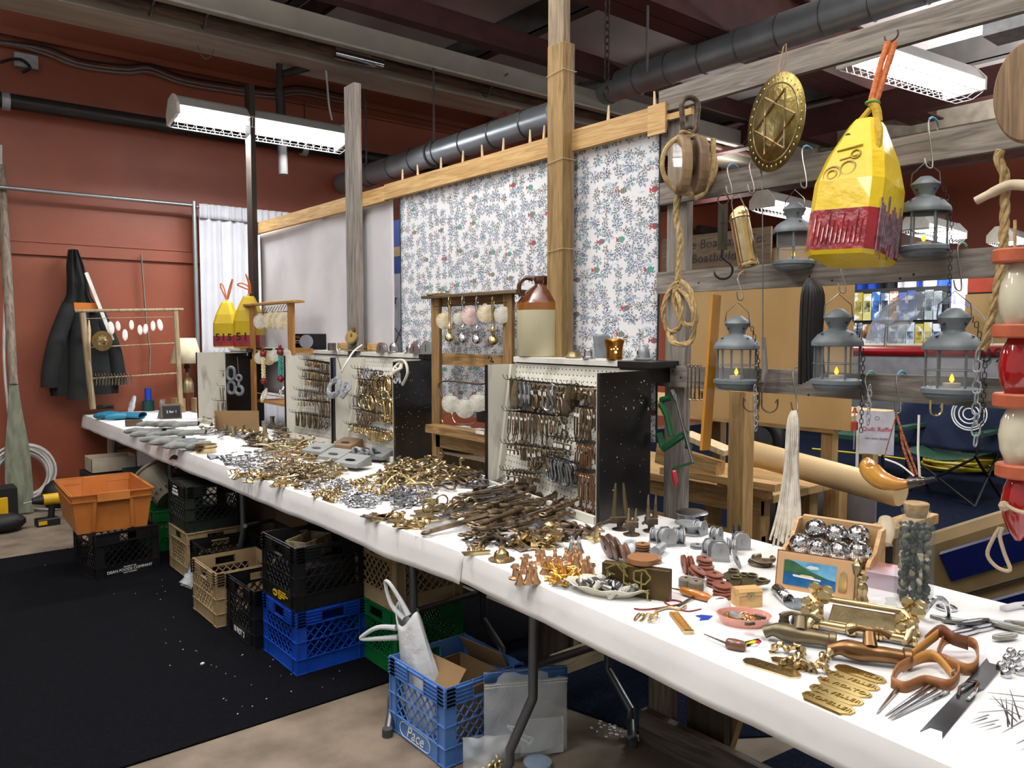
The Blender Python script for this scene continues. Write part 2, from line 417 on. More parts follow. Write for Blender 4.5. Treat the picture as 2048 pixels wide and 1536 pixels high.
# ducts along Y
def duct(x,z,y0,y1,r,label):
 t = thing('ventilation_duct',label,'duct',(x,y0,z))
 MB().tube([(0,0,0),(0,y1 - y0,0)],r,24).build('duct_pipe',mat('duct_metal','#878d91',.36,.55,var=.1,scale=4),t)
 me = MB().torus((0,0,0),r + .002,.008,24,5,Rm=Rx(pi / 2)).mesh('duct_seam',mat('duct_seam','#4e5254',.4,.6))
 y = .35
 while y < y1 - y0: link('duct_seam',me,t,(0,y,0),(0,0,rad(8))); y += .42
 for yy in (1.7,3.0):
  MB().torus((0,yy,0),r + .006,.012,24,5,Rm=Rx(pi / 2)).tube([(0,yy,r),(0,yy,.9)],.01,6).build('duct_strap',GREYS,t)
 return t
duct(6.42,4.2,-.5,8.1,.155,'shiny spiral metal duct hung under the roof at the upper right')
duct(4.15,3.18,4.55,8.1,.11,'dim duct end rising behind the wooden rail with the patterned sheet')
# hanging chain and drop rods
def chain(name,p0,p1,link_l,r,m,label,cat='chain',grp=None):
 p0, p1 = Vector(p0), Vector(p1); L = (p1 - p0).length; n = max(2,int(L / (link_l * .78)))
 t = thing(name,label,cat,p0,group=grp); d = (p1 - p0) / n
 mb = MB(); w = link_l * .3; h = link_l * .5 - w
 mb.tube(arc((0,0,h),w,0,pi,4,'xz') + arc((0,0,-h),w,pi,2 * pi,4,'xz'),r,5,closed=True)
 me = mb.mesh('chain_link',m)
 for i in range(n): link('chain_link',me,t,d * (i + .5),(rad(4),0,(i % 2) * pi / 2))
 return t
q0, q1 = ony(1215,0,4.6), ony(1213,190,4.6)
chain('hanging_chain',q0,q1,.075,.006,DARKS,'dark chain dropping from the roof left of the silver duct')
q = ony(1295,60,4.6); MB_ = MB().tube([(q.x,q.y,4.3),(q.x,q.y,ony(1295,145,4.6).z)],.012,6); tag(MB_.build('hanger_rod',GREYS),'thin grey strap hanging from the roof down to the duct','hanger')
# fluorescent fixtures with wire cages
def fixture(loc,rz,L=1.35,label='',power=38,roll=0.0):
 t = thing('fluorescent_light',label,'ceiling light',loc,rot=(roll,0,rz))
 W_, H_ = .14, .12
 mb = MB(); mb.prism([(-.15,-.02),(.15,-.02),(.09,.07),(.05,.1),(-.05,.1),(-.09,.07)],L,-L / 2)
 mb.v = [(v[2],v[0],v[1]) for v in mb.v]
 mb.build('housing',mat('fixture_white','#8f908d',.4,var=.06),t)
 for s in (-1,1):
  m2 = MB(); m2.prism([(-.15,-.09),(.15,-.09),(.15,-.0),(.06,.105),(-.06,.105),(-.15,0)],.025,s * L / 2 - .0125); m2.v = [(v[2],v[0],v[1]) for v in m2.v]
  m2.build('end_cap',mat('fixture_end','#bdbbb0',.4),t)
 TU = mat('tube_glow','#f4f8ff',.4,emit=16.0)
 me = MB().cyl((-L / 2 + .04,0,0),(L / 2 - .04,0,0),.019,10).mesh('lamp_tube',TU)
 for y in (-.085,0,.085): link('lamp_tube',me,t,(0,y,-.05))
 R_ = mat('reflector_white','#e9ebea',.3)
 MB().bb((-L / 2 + .02,-.145,-.021),(L / 2 - .02,.145,-.0205)).build('reflector',R_,t)
 cg = MB(); CW = mat('cage_wire','#d8d8d4',.4)
 pr = [(-.15,-.03),(-.13,-.1),(-.06,-.135),(.06,-.135),(.13,-.1),(.15,-.03)]
 for (y,z) in pr[1:-1] + [(0,-.135)]: cg.tube([(-L / 2,y,z),(L / 2,y,z)],.0028,5)
 k = int(L / .075)
 for i in range(k + 1):
  x = -L / 2 + L * i / k; cg.tube([(x,y,z) for y,z in pr],.0028,5)
 cg.build('wire_cage',CW,t)
 ld = bpy.data.lights.new('tube_or_fill_light','AREA'); ld.shape = 'RECTANGLE'; ld.size = L * .9; ld.size_y = .2; ld.energy = power; ld.color = (.95,.98,1)
 lo = bpy.data.objects.new('tube_or_fill_light',ld); COL.objects.link(lo); lo.parent = t; lo.location = (0,0,-.16)
 return t
a = ony(345,215,6.8); b = ony(683,278,6.8)
fixture((a + b) / 2 + Vector((0,0,.0)),0,(b - a).length,'long caged fluorescent light hanging in front of the red wall',95,rad(-10))
a = onz(1735,103,3.3); b = onz(1915,160,3.3)
fixture((a + b) / 2,math.atan2((b - a).y,(b - a).x),1.25,'bright caged fluorescent light above the hanging lanterns, upper right',60,0)
for (px,py), Z, lb in (((1580,412),2.95,'far fluorescent light glowing behind the smallest lantern and buoy'),((2030,478),2.7,'far fluorescent light at the right edge behind the rope'),((1870,455),2.72,'far fluorescent light behind the upper right lantern')):
 q = onz(px,py,Z) if py < 600 else None
 fixture(q,rad(4),1.25,lb,45)
# far steel beams behind the fence
for px, py, Y, h in ((1560,330,8.0,.25),(1700,500,8.05,.12)):
 q = ony(px,py,Y); mb = MB(); mb.bb((q.x - 5,Y - .1,q.z - h / 2),(13.2,Y,q.z + h / 2)); struct('far_beam',mb,DARKS)
for px, py, X in ((1700,250,9),(1900,330,9),(1500,330,11)):
 q = onx(px,py,X); mb = MB(); mb.bb((X,-3,q.z),(X + .16,8,q.z + .3)); struct('far_beam',mb,REDD if X == 9 else BEAMW)
q = onx(1990,60,4.4); mb = MB(); mb.bb((4.3,q.y - .35,q.z - .05),(4.5,q.y + .02,q.z + .09)); mb.tube([(4.4,q.y - .3,q.z),(4.4,-1,q.z + .1)],.015,6)
tag(mb.build('junction_box',GALV),'grey metal electrical box under the roof at the upper right','electrical box')
# ================================================================ FENCE, RAILS, POSTS, SHEETS
FX = 2.6
fence = thing('wooden_fence','weathered grey post-and-board fence behind the near table with lanterns hooked on it','fence',(FX,2.15,0))
def wob_board(mb,y0,y1,z0,z1,x0=0.0,t=.026,n=10,seed=0):
 # slightly uneven sawn board running along Y (local to fence)
 vs = []; fs = []
 for i in range(n + 1):
  y = y0 + (y1 - y0) * i / n; a = .0025 * noise((y * 3,seed,0)); b = .0025 * noise((y * 3,seed,9))
  vs += [(x0,y,z0 + a),(x0 + t,y,z0 + a),(x0 + t,y,z1 + b),(x0,y,z1 + b)]
 for i in range(n):
  for k in range(4):
   l = (k + 1) % 4; fs.append((i * 4 + k,i * 4 + l,i * 4 + 4 + l,i * 4 + 4 + k))
 fs += [(0,1,2,3),(n * 4 + 3,n * 4 + 2,n * 4 + 1,n * 4)]
 mb.add(vs,fs)
for i, (z0,z1,yl) in enumerate(((2.425,2.515,.06),(2.04,2.132,.05),(1.667,1.757,.06),(1.273,1.363,.06))):
 mb = MB(); wob_board(mb,-3.3,yl,z0,z1,0,.026,26,i); mb.build('fence_board',WOODGY,fence)
mb = MB(); mb.cbox((.028,-.075,.0),(.066,.03,2.44),.003); mb.build('fence_post',WOODGZ,fence)
mb = MB(); mb.cbox((.028,-3.1,.0),(.066,-3.0,2.44),.003); mb.build('fence_post',WOODGZ,fence)
# dark knots / nails
mb = MB()
for (px,py) in ((1345,742),(1361,755),(1397,566),(1619,553),(1664,561),(1800,557),(1827,549),(1617,790),(1972,770),(1355,728),(1337,240),(1371,236)):
 q = onx(px,py,FX - .001) - Vector((FX,2.15,0)); mb.cyl(q,q + Vector((.001,0,0)),.004,8)
mb.build('nail_hole',BLACK,fence)
# long new-wood rail with the sheets
RX = 2.6
rail = thing('wooden_rail','long pale two-by-four rail that the patterned sheet and the white sheet hang from','rail',(RX,2.2,0))
mb = MB(); wob_board(mb,-.01,2.3,2.362,2.458,0,.035,10,5); mb.build('rail_board',WOODNY,rail)
mb = MB(); wob_board(mb,2.3,4.56,2.355,2.45,0,.035,10,6); mb.build('rail_board',WOODNY,rail)
mb = MB(); mb.bb((-.012,-.035,2.335),(.0,.06,2.46)); mb.bb((0.0,-.16,2.385),(.02,0,2.41)); mb.build('rail_end_block',WOODNY,rail)
PCL = wood('clothespin_wood','#cbb088','#e3cda6','z',rough=.7)
pin = MB(); pin.hexa([(-.005,-.007,0),(.005,-.007,0),(.005,.007,0),(-.005,.007,0),(-.003,-.0025,.085),(.003,-.0025,.085),(.003,.0025,.085),(-.003,.0025,.085)])
pin_me = pin.mesh('clothespin',PCL)
for i, (px,py) in enumerate(((805,364),(836,354),(882,341),(925,328),(965,318),(1006,306),(1060,288),(1087,279),(1216,244),(1310,216))):
 q = onx(px,py,RX + .012); o = link('clothespin',pin_me,None,(q.x,q.y,2.44),(rad(rnd.uniform(-6,6)),0,0))
 tag(o,'pale wooden clothespin clamped on the top of the sheet rail','clothespin','clothespins along the sheet rail')
# posts
def post(name,x0,x1,y0,y1,z1,m,label):
 mb = MB(); mb.cbox((x0,y0,0),(x1,y1,z1),.004); return tag(mb.build(name,m),label,'post')
post('wooden_post',2.555,2.598,6.66,6.78,3.62,wood('dark_post','#17120d','#382a1d','z'),'tall dark brown post in front of the white curtain')
post('wooden_post',2.545,2.598,4.79,4.93,3.17,WOODGZ,'tall weathered grey post in front of the plain white sheet')
tan = thing('wooden_post','tallest tan wooden post, standing in front of the patterned sheet','post',(2.57,2.8,0))
WT = wood('tan_post','#6d5634','#94794c','z'); WT2 = wood('tan_post_old','#675a47','#8c7c63','z')
mb = MB(); mb.cbox((-.03,-.062,0),(.028,.045,2.86),.004); mb.build('lower_board',WT,tan)
mb = MB(); mb.cbox((-.012,-.045,2.86),(.03,.062,4.3),.004); mb.cbox((.0285,-.062,0),(.045,.05,2.86),.002); mb.build('upper_board',WT2,tan)
mb = MB()
for z in (1.9,2.32,2.73): mb.tube([(-.035,-.066,z),(-.035,.05,z - .012),(.05,.056,z),(.05,-.07,z),(-.035,-.066,z)],.0018,5)
mb.build('fishing_line',mat('fishing_line','#b9b190',.3),tan)
# printed sheet material: coral sprigs and little striped fish
def sheet_print():
 m = bpy.data.materials.new('printed_sheet'); m.use_nodes = True; nt = m.node_tree; N = nt.nodes; L = nt.links; b = N['Principled BSDF']
 b.inputs['Roughness'].default_value = .9
 tc = N.new('ShaderNodeTexCoord'); sx = N.new('ShaderNodeSeparateXYZ'); L.new(tc.outputs['Object'],sx.inputs[0])
 cb = N.new('ShaderNodeCombineXYZ'); L.new(sx.outputs['Y'],cb.inputs[0]); L.new(sx.outputs['Z'],cb.inputs[1])
 def mth(op,a,b_=None,c=None):
  n = N.new('ShaderNodeMath'); n.operation = op
  for i, v in enumerate((a,b_,c)):
   if v is None: continue
   if isinstance(v,(int,float)): n.inputs[i].default_value = v
   else: L.new(v,n.inputs[i])
  return n.outputs[0]
 def mix(f,a,b_):
  n = N.new('ShaderNodeMix'); n.data_type = 'RGBA'; L.new(f,n.inputs[0])
  for i, v in ((6,a),(7,b_)):
   if isinstance(v,tuple): n.inputs[i].default_value = v
   else: L.new(v,n.inputs[i])
  return n.outputs[2]
 def cells(scale,rndm,off):
  mp = N.new('ShaderNodeMapping'); L.new(cb.outputs[0],mp.inputs[0]); mp.inputs['Location'].default_value = off
  v = N.new('ShaderNodeTexVoronoi'); v.voronoi_dimensions = '2D'; v.inputs['Scale'].default_value = scale; v.inputs['Randomness'].default_value = rndm
  L.new(mp.outputs[0],v.inputs['Vector'])
  s = N.new('ShaderNodeVectorMath'); s.operation = 'SUBTRACT'
  L.new(mp.outputs[0],s.inputs[0]); L.new(v.outputs['Position'],s.inputs[1])
  d = N.new('ShaderNodeSeparateXYZ'); L.new(s.outputs[0],d.inputs[0])
  c = N.new('ShaderNodeSeparateColor'); L.new(v.outputs['Color'],c.inputs[0])
  return d.outputs[0], d.outputs[1], c.outputs[0], c.outputs[1], mp.outputs[0]
 base = (.78,.78,.80,1)
 # faint blue sea strokes
 nz = N.new('ShaderNodeTexNoise'); nz.inputs['Scale'].default_value = 14; nz.inputs['Detail'].default_value = 3
 mp = N.new('ShaderNodeMapping'); L.new(cb.outputs[0],mp.inputs[0]); mp.inputs['Scale'].default_value = (1,2.6,1); mp.inputs['Rotation'].default_value = (0,0,.3); L.new(mp.outputs[0],nz.inputs['Vector'])
 f = mth('MULTIPLY',mth('GREATER_THAN',nz.outputs['Fac'],.62),.55)
 col = mix(f,base,(.2,.42,.55,1))
 n2 = N.new('ShaderNodeTexNoise'); n2.inputs['Scale'].default_value = 160; n2.inputs['Detail'].default_value = 2; L.new(cb.outputs[0],n2.inputs['Vector'])
 for scale, rn, off, R, pet, cols in ((13.5,.6,(0,0,0),.037,3.5,((.02,.03,.05,1),(.06,.09,.2,1))),(15,.65,(.37,.81,0),.030,2.5,((.03,.028,.03,1),(.04,.11,.15,1)))):
  dx, dy, ca, cbb, pv = cells(scale,rn,off)
  r = mth('SQRT',mth('ADD',mth('MULTIPLY',dx,dx),mth('MULTIPLY',dy,dy)))
  a = mth('ADD',mth('ARCTAN2',dy,dx),mth('MULTIPLY',ca,6.28))
  s = mth('ABSOLUTE',mth('SINE',mth('MULTIPLY',a,pet)))
  s = mth('POWER',s,.7)
  lim = mth('MULTIPLY',mth('ADD',mth('MULTIPLY',s,.85),.15),mth('MULTIPLY',mth('ADD',mth('MULTIPLY',cbb,.45),.65),R))
  k = mth('LESS_THAN',r,lim)
  k = mth('MULTIPLY',k,mth('GREATER_THAN',n2.outputs['Fac'],.48))
  cc = mix(mth('GREATER_THAN',cbb,.45),cols[0],cols[1])
  col = mix(mth('MULTIPLY',k,.88),col,cc)
 # fish: ellipse body with stripes + tail
 dx, dy, ca, cbb, pv = cells(6.2,.45,(1.3,.4,0))
 e = mth('SQRT',mth('ADD',mth('POWER',mth('DIVIDE',dx,.020),2.0),mth('POWER',mth('DIVIDE',dy,.013),2.0)))
 body = mth('LESS_THAN',e,1.0)
 st = mth('GREATER_THAN',mth('SINE',mth('MULTIPLY',dx,520)),.1)
 tail = mth('MULTIPLY',mth('LESS_THAN',mth('ABSOLUTE',dy),mth('MULTIPLY',mth('SUBTRACT',dx,.017),.9)),mth('LESS_THAN',dx,.032))
 fc = mix(mth('GREATER_THAN',cbb,.5),(.02,.25,.27,1),(.10,.11,.12,1))
 fc = mix(st,fc,mix(mth('GREATER_THAN',ca,.5),(.40,.05,.06,1),(.2,.34,.18,1)))
 has = mth('GREATER_THAN',ca,.4)
 col = mix(mth('MULTIPLY',body,has),col,fc)
 col = mix(mth('MULTIPLY',tail,has),col,(.5,.03,.04,1))
 L.new(col,b.inputs['Base Color'])
 return m
def sheet(name,x,y0,y1,z0,z1,m,label,fold=.012,freq=5.0,nu=60,nv=24,cat='sheet',seed=0,edge=None,solid=.0015):
 t = thing(name,label,cat,(x,y0,z0))
 mb = MB()
 def fn(u,v):
  y = (y1 - y0) * u; z = (z1 - z0) * v
  f = fold * (1 - .75 * v)
  return (f * (sin(y * freq + 2 * noise((y * 1.3,seed,z * .6))) + .6 * noise((y * 7,z * 2,seed))),y,z + (.006 * noise((y * 4,1,seed)) if v == 0 else 0))
 mb.grid(fn,nu,nv); mb.build('cloth',m,t,solid=solid)
 if edge:
  for q in (0,1): MB().tube([fn(q,k / 24) for k in range(25)],.0045,6).build('hem',edge,t)
 return t
SHEETP = sheet_print()
sheet('printed_sheet',2.642,2.235,4.37,1.02,2.38,SHEETP,'white sheet printed with blue coral sprigs and little fish, hung from the rail',fold=.008,edge=mat('dark_teal_hem','#0f2a30',.8),seed=2)
WS = mat('white_sheet','#c4c2c6',.85,col2='#d2d0d3',scale=2,fac=(.4,.6))
sheet('white_sheet',2.645,4.47,6.73,.98,2.37,WS,'plain white sheet hung from the rail left of the printed sheet',fold=.02,freq=4.2,seed=5,cat='sheet')
# blue and white banner seen in the gap between the sheets
ban = thing('banner','blue and white banner with a ship drawing in the gap between the two sheets','banner',(2.95,4.6,.95))
MB().bb((0,-.1,0),(.004,.8,.98)).build('banner_sheet',mat('banner_white','#c9ccd2',.7),ban)
mb = MB(); mb.bb((-.002,-.1,.98),(.004,.8,1.36)); mb.build('blue_band',mat('banner_blue','#163a86',.7),ban)
mb = MB(); mb.bb((-.004,-.1,1.1),(-.002,.8,1.17)); mb.build('tan_stripe',mat('banner_tan','#a78e5c',.7),ban)
text('lettering','schooner',.1,BLACK,ban,(-.004,.52,.79),(pi / 2,0,-pi / 2),align='CENTER')
mb = MB()
for pts in (((.18,.3),(.72,.3)),((.18,.34),(.72,.34)),((.25,.34),(.25,.62)),((.42,.34),(.42,.68)),((.6,.34),(.6,.6)),((.2,.3),(.3,.12)),((.3,.12),(.66,.12)),((.66,.12),(.72,.3)),((.25,.62),(.42,.4)),((.42,.68),(.6,.4)),((.25,.5),(.42,.62)),((.18,.22),(.5,.2))):
 a, b = [Vector((-.004,p[0],p[1])) for p in pts]; mb.bar(a,b,.003,.004,(1,0,0))
mb.build('ship_drawing',BLACK,ban)
# curtain rod, upright and white drape at the wall
RODM = mat('rod_metal','#9a9d9e',.35,.8,var=.06)
ra = ony(0,378,7.98); rb = ony(388,411,7.98)
cs = thing('curtain_stand','metal pipe stand with crossbar carrying the white curtain by the red wall','stand',(rb.x,7.98,0))
MB().tube([(0,0,0.004),(0,0,rb.z + .04)],.022,12).build('upright',RODM,cs)
MB().tube([(-4.5,0,ra.z + .005),(-.02,0,rb.z)],.018,12).build('crossbar',RODM,cs)
MB().tube([(0.02,0,rb.z - .01),(1.15,0,rb.z - .01)],.016,10).build('crossbar',RODM,cs)
MB().lathe([(.16,0),(.16,.006),(.03,.012),(.03,.03)],20).build('base_plate',RODM,cs)
t = thing('white_curtain','gathered white curtain hanging from the metal rod beside the red wall','curtain',(rb.x + .04,7.97,0))
mb = MB(); H0, H1 = .45, rb.z + .01
mb.grid(lambda u,v: (u * 1.06,.02 * sin(u * 62 + 2 * noise((u * 9,0,v * .5))) * (1 - .3 * v) + .012 * sin(u * 23) * (1 - v),H0 + (H1 - H0) * v),130,12)
mb.grid(lambda u,v: (u * 1.06,-.022 + .012 * sin(u * 95 + 3 * noise((u * 20,3,0))),H1 - .13 + .14 * v),130,3)
mb.build('curtain_cloth',mat('curtain_white','#bcbbc1',.8,col2='#c9c8cd',scale=3),t,solid=.001)
# ================================================================ TABLES AND CLOTHS
CL = mat('tablecloth','#e3e2e0',.82,col2='#ebeae9',scale=2.5,bump=.5,bscale=6)
TTOP = mat('table_plastic','#bdbab2',.6); LEGM = mat('table_leg_steel','#63666a',.36,.75,var=.08,scale=6)
def table(fa,fb,ba,bb_,label,legs):
 # fa, fb: front edge ends, ba, bb_: back edge ends (x, y); the top lies 25 mm inside the cloth
 t = thing('folding_table',label,'table',((fa[0] + ba[0]) / 2,(fa[1] + ba[1]) / 2,0))
 O = Vector(t.location)
 pts = [Vector((*p,0)) - O for p in (fa,ba,bb_,fb)]
 c = sum(pts,Vector()) / 4; pts = [c + (p - c) * .97 for p in pts]
 mb = MB(); mb.hexa([(p.x,p.y,.695) for p in pts] + [(p.x,p.y,.736) for p in pts]); mb.build('tabletop',TTOP,t)
 for (x0,x1,y,dy) in legs:
  for x in (x0,x1):
   s = 1 if x == x0 else -1
   pts = spl([Vector((x,y,.695)),Vector((x,y,.5)),Vector((x,y,.38)),Vector((x - s * .02,y + dy * .12,.26)),Vector((x - s * .03,y + dy * .3,.1)),Vector((x - s * .03,y + dy * .32,.0))],4)
   MB().tube([p - O for p in pts],.016,10).build('leg',LEGM,t)
  MB().tube([Vector((x0,y,.47)) - O,Vector((x1,y,.47)) - O],.013,8).build('crossbar',LEGM,t)
 return t
def straight(fx0,y0,fx1,y1,w): return (fx0,y0), (fx1,y1), (fx0 + w,y0), (fx1 + w,y1)
def crookleg(O,a,b,c,d): return MB().tube([Vector(p) - O for p in (a,b,c,d)],.017,12)
tA = table(*straight(1.5,5.5,1.48,8.1,.88),'far folding table against the red wall under its own white cloth',[(1.62,2.25,5.9,1),(1.62,2.25,7.6,-1)])
tB = table(*straight(1.545,2.24,1.5,5.38,.92),'middle folding table carrying the pegboard cases under a white cloth',[])
tC = table((1.54,2.19),(1.33,-.8),(2.49,2.19),(2.29,-.8),'near folding table with bent steel legs, under the closest white cloth',[])
def bent_leg(t,px_top,px_bend,px_low,px_foot,X1,X2,cross=None):
 O = t.location
 a = onx(*px_top,X1); b = onx(*px_bend,X1); c = onz(*px_low,.12) if len(px_low) == 2 else onz(px_low[0],px_low[1],px_low[2]); d = onz(*px_foot,0.0)
 a.z = .70
 pts = [a,Vector((b.x,b.y,b.z + .05)),b,c,Vector((c.x,c.y,c.z - .04)),d]
 MB().tube([p - O for p in pts],.0165,12).build('leg',LEGM,t)
 MB().lathe([(.02,0),(.02,.03)],12,c=d - O).build('foot_cap',mat('grey_rubber','#3c3d3f',.7),t)
# near table legs
bent_leg(tC,(1068,1230),(1066,1395),(1020,1500,.14),(985,1580),1.62,1.6)
bent_leg(tC,(1216,1290),(1216,1340),(1262,1420,.09),(1265,1492),2.18,2.1)
a = onx(1068,1332,1.62); b = onx(1212,1285,2.18)
MB().tube([a - tC.location,b - tC.location],.014,10).build('crossbar',LEGM,tC)
# middle table legs
bent_leg(tB,(822,1140),(829,1262),(783,1400,.1),(775,1472),1.62,1.5)
bent_leg(tB,(960,1185),(967,1240),(1005,1300,.1),(1020,1330),2.22,2.3)
a = onx(832,1222,1.62); b = onx(955,1185,2.2); MB().tube([a - tB.location,b - tB.location],.013,10).build('crossbar',LEGM,tB)
bent_leg(tB,(485,1000),(487,1060),(478,1110,.2),(470,1180),1.62,1.6)
a = onx(490,1052,1.62); b = onx(592,1030,2.2); MB().tube([a - tB.location,b - tB.location],.013,10).build('crossbar',LEGM,tB)
def cloth(label,fa,fb,ba,bb_,z,seed,fh=.1,n=None,endhem=False):
 (fx0,y0), (fx1,y1), (bx0,_), (bx1,_) = fa, fb, ba, bb_
 L = abs(y1 - y0); n = n or int(L * 22)
 prof = []   # (t across 0 front .. 1 back, drop)
 for k in range(6): prof.append(('f',k / 5))
 for k in range(15): prof.append(('t',k / 14))
 for k in range(4): prof.append(('b',(k + 1) / 4))
 def pt(u,j):
  y = y0 + (y1 - y0) * u; f = fx0 + (fx1 - fx0) * u; b = bx0 + (bx1 - bx0) * u
  kind, k = prof[j]
  w = noise((y * 1.7,seed,0)); w2 = noise((y * 6,seed,4))
  if kind == 'f':
   d = 1 - k; drop = fh + .011 * w + .004 * w2
   return (f - .004 - d * (.012 + .02 * max(0,noise((y * 3.2,seed,7)))) ,y,z - .012 - d * drop) if k < 1 else (f + .004,y,z - .002)
  if kind == 't':
   x = f + .012 + (b - f - .024) * k
   return (x,y,z + .0032 * noise((x * 3.5,y * 3.1,seed)) + .0016 * noise((x * 11,y * 3,seed)) + .0012)
  return (b + .006 + .01 * noise((y * 4,seed,2)) * k,y,z - .01 - k * .15)
 mb = MB(); m = len(prof)
 vs = [pt(i / n,j) for i in range(n + 1) for j in range(m)]
 fs = [(i * m + j,(i + 1) * m + j,(i + 1) * m + j + 1,i * m + j + 1) for i in range(n) for j in range(m - 1)]
 mb.add(vs,fs,True)
 o = mb.build('tablecloth',CL,solid=.0014)
 return tag(o,label,'tablecloth')
cloth('white tablecloth over the far table end by the red wall',(1.5,5.3),(1.47,8.13),(2.4,5.3),(2.38,8.13),.741,3)
cloth('white tablecloth over the middle table with the pegboard cases',(1.54,2.15),(1.5,5.36),(2.5,2.15),(2.45,5.36),.743,8)
cloth('white tablecloth over the near table with toys, taps and the jar of pebbles',(1.545,2.18),(1.32,-.85),(2.5,2.18),(2.34,-.85),.7445,12,fh=.085)
mb = MB(); mb.grid(lambda u,v: (1.475 + .2 * v,5.4 - .14 * u,.752 + .02 * sin(v * 3 + u * 2) - .09 * (1 - v) ** 3 * 1.0),8,8)
tag(mb.build('black_cloth',BLACK,solid=.003),'small fold of black cloth between the far and middle white tablecloths','cloth')
# ================================================================ PEGBOARD CASES
def peg_mat():
 m = mat('pegboard_white','#8f8a7c',.7,col2='#c9c6bb',scale=9,bump=.1,fac=(.25,.48))
 nt = m.node_tree; N = nt.nodes; L = nt.links; b = N['Principled BSDF']
 src = b.inputs['Base Color'].links[0].from_socket
 tc = N.new('ShaderNodeTexCoord'); sx = N.new('ShaderNodeSeparateXYZ'); L.new(tc.outputs['Object'],sx.inputs[0])
 ds = []
 for ax in ('Y','Z'):
  a = N.new('ShaderNodeMath'); a.operation = 'PINGPONG'; a.inputs[1].default_value = .0127; L.new(sx.outputs[ax],a.inputs[0])
  c = N.new('ShaderNodeMath'); c.operation = 'MULTIPLY'; L.new(a.outputs[0],c.inputs[0]); L.new(a.outputs[0],c.inputs[1]); ds.append(c.outputs[0])
 s = N.new('ShaderNodeMath'); s.operation = 'ADD'; L.new(ds[0],s.inputs[0]); L.new(ds[1],s.inputs[1])
 k = N.new('ShaderNodeMath'); k.operation = 'LESS_THAN'; k.inputs[1].default_value = .0034 ** 2; L.new(s.outputs[0],k.inputs[0])
 mx = N.new('ShaderNodeMix'); mx.data_type = 'RGBA'; L.new(k.outputs[0],mx.inputs[0]); L.new(src,mx.inputs[6]); mx.inputs[7].default_value = (.01,.01,.01,1)
 L.new(mx.outputs[2],b.inputs['Base Color']); return m
PEG = peg_mat()
hook_mb = MB(); hook_mb.tube([(0,0,0),(-.02,0,0),(-.115,0,.004),(-.128,0,.012),(-.136,0,.03)],.0015,5)
HOOK = hook_mb.mesh('peg_hook',BLACKM)
CASES = {}
def quad_slab(mb,p,q,z0,z1,t):   # upright slab from p to q (2D), thickness t to its left
 d = (Vector(q) - Vector(p)).normalized(); nrm = Vector((-d.y,d.x)) * t
 P = [Vector(p),Vector(q),Vector(q) + nrm,Vector(p) + nrm]
 mb.hexa([(a.x,a.y,z0) for a in P] + [(a.x,a.y,z1) for a in P])
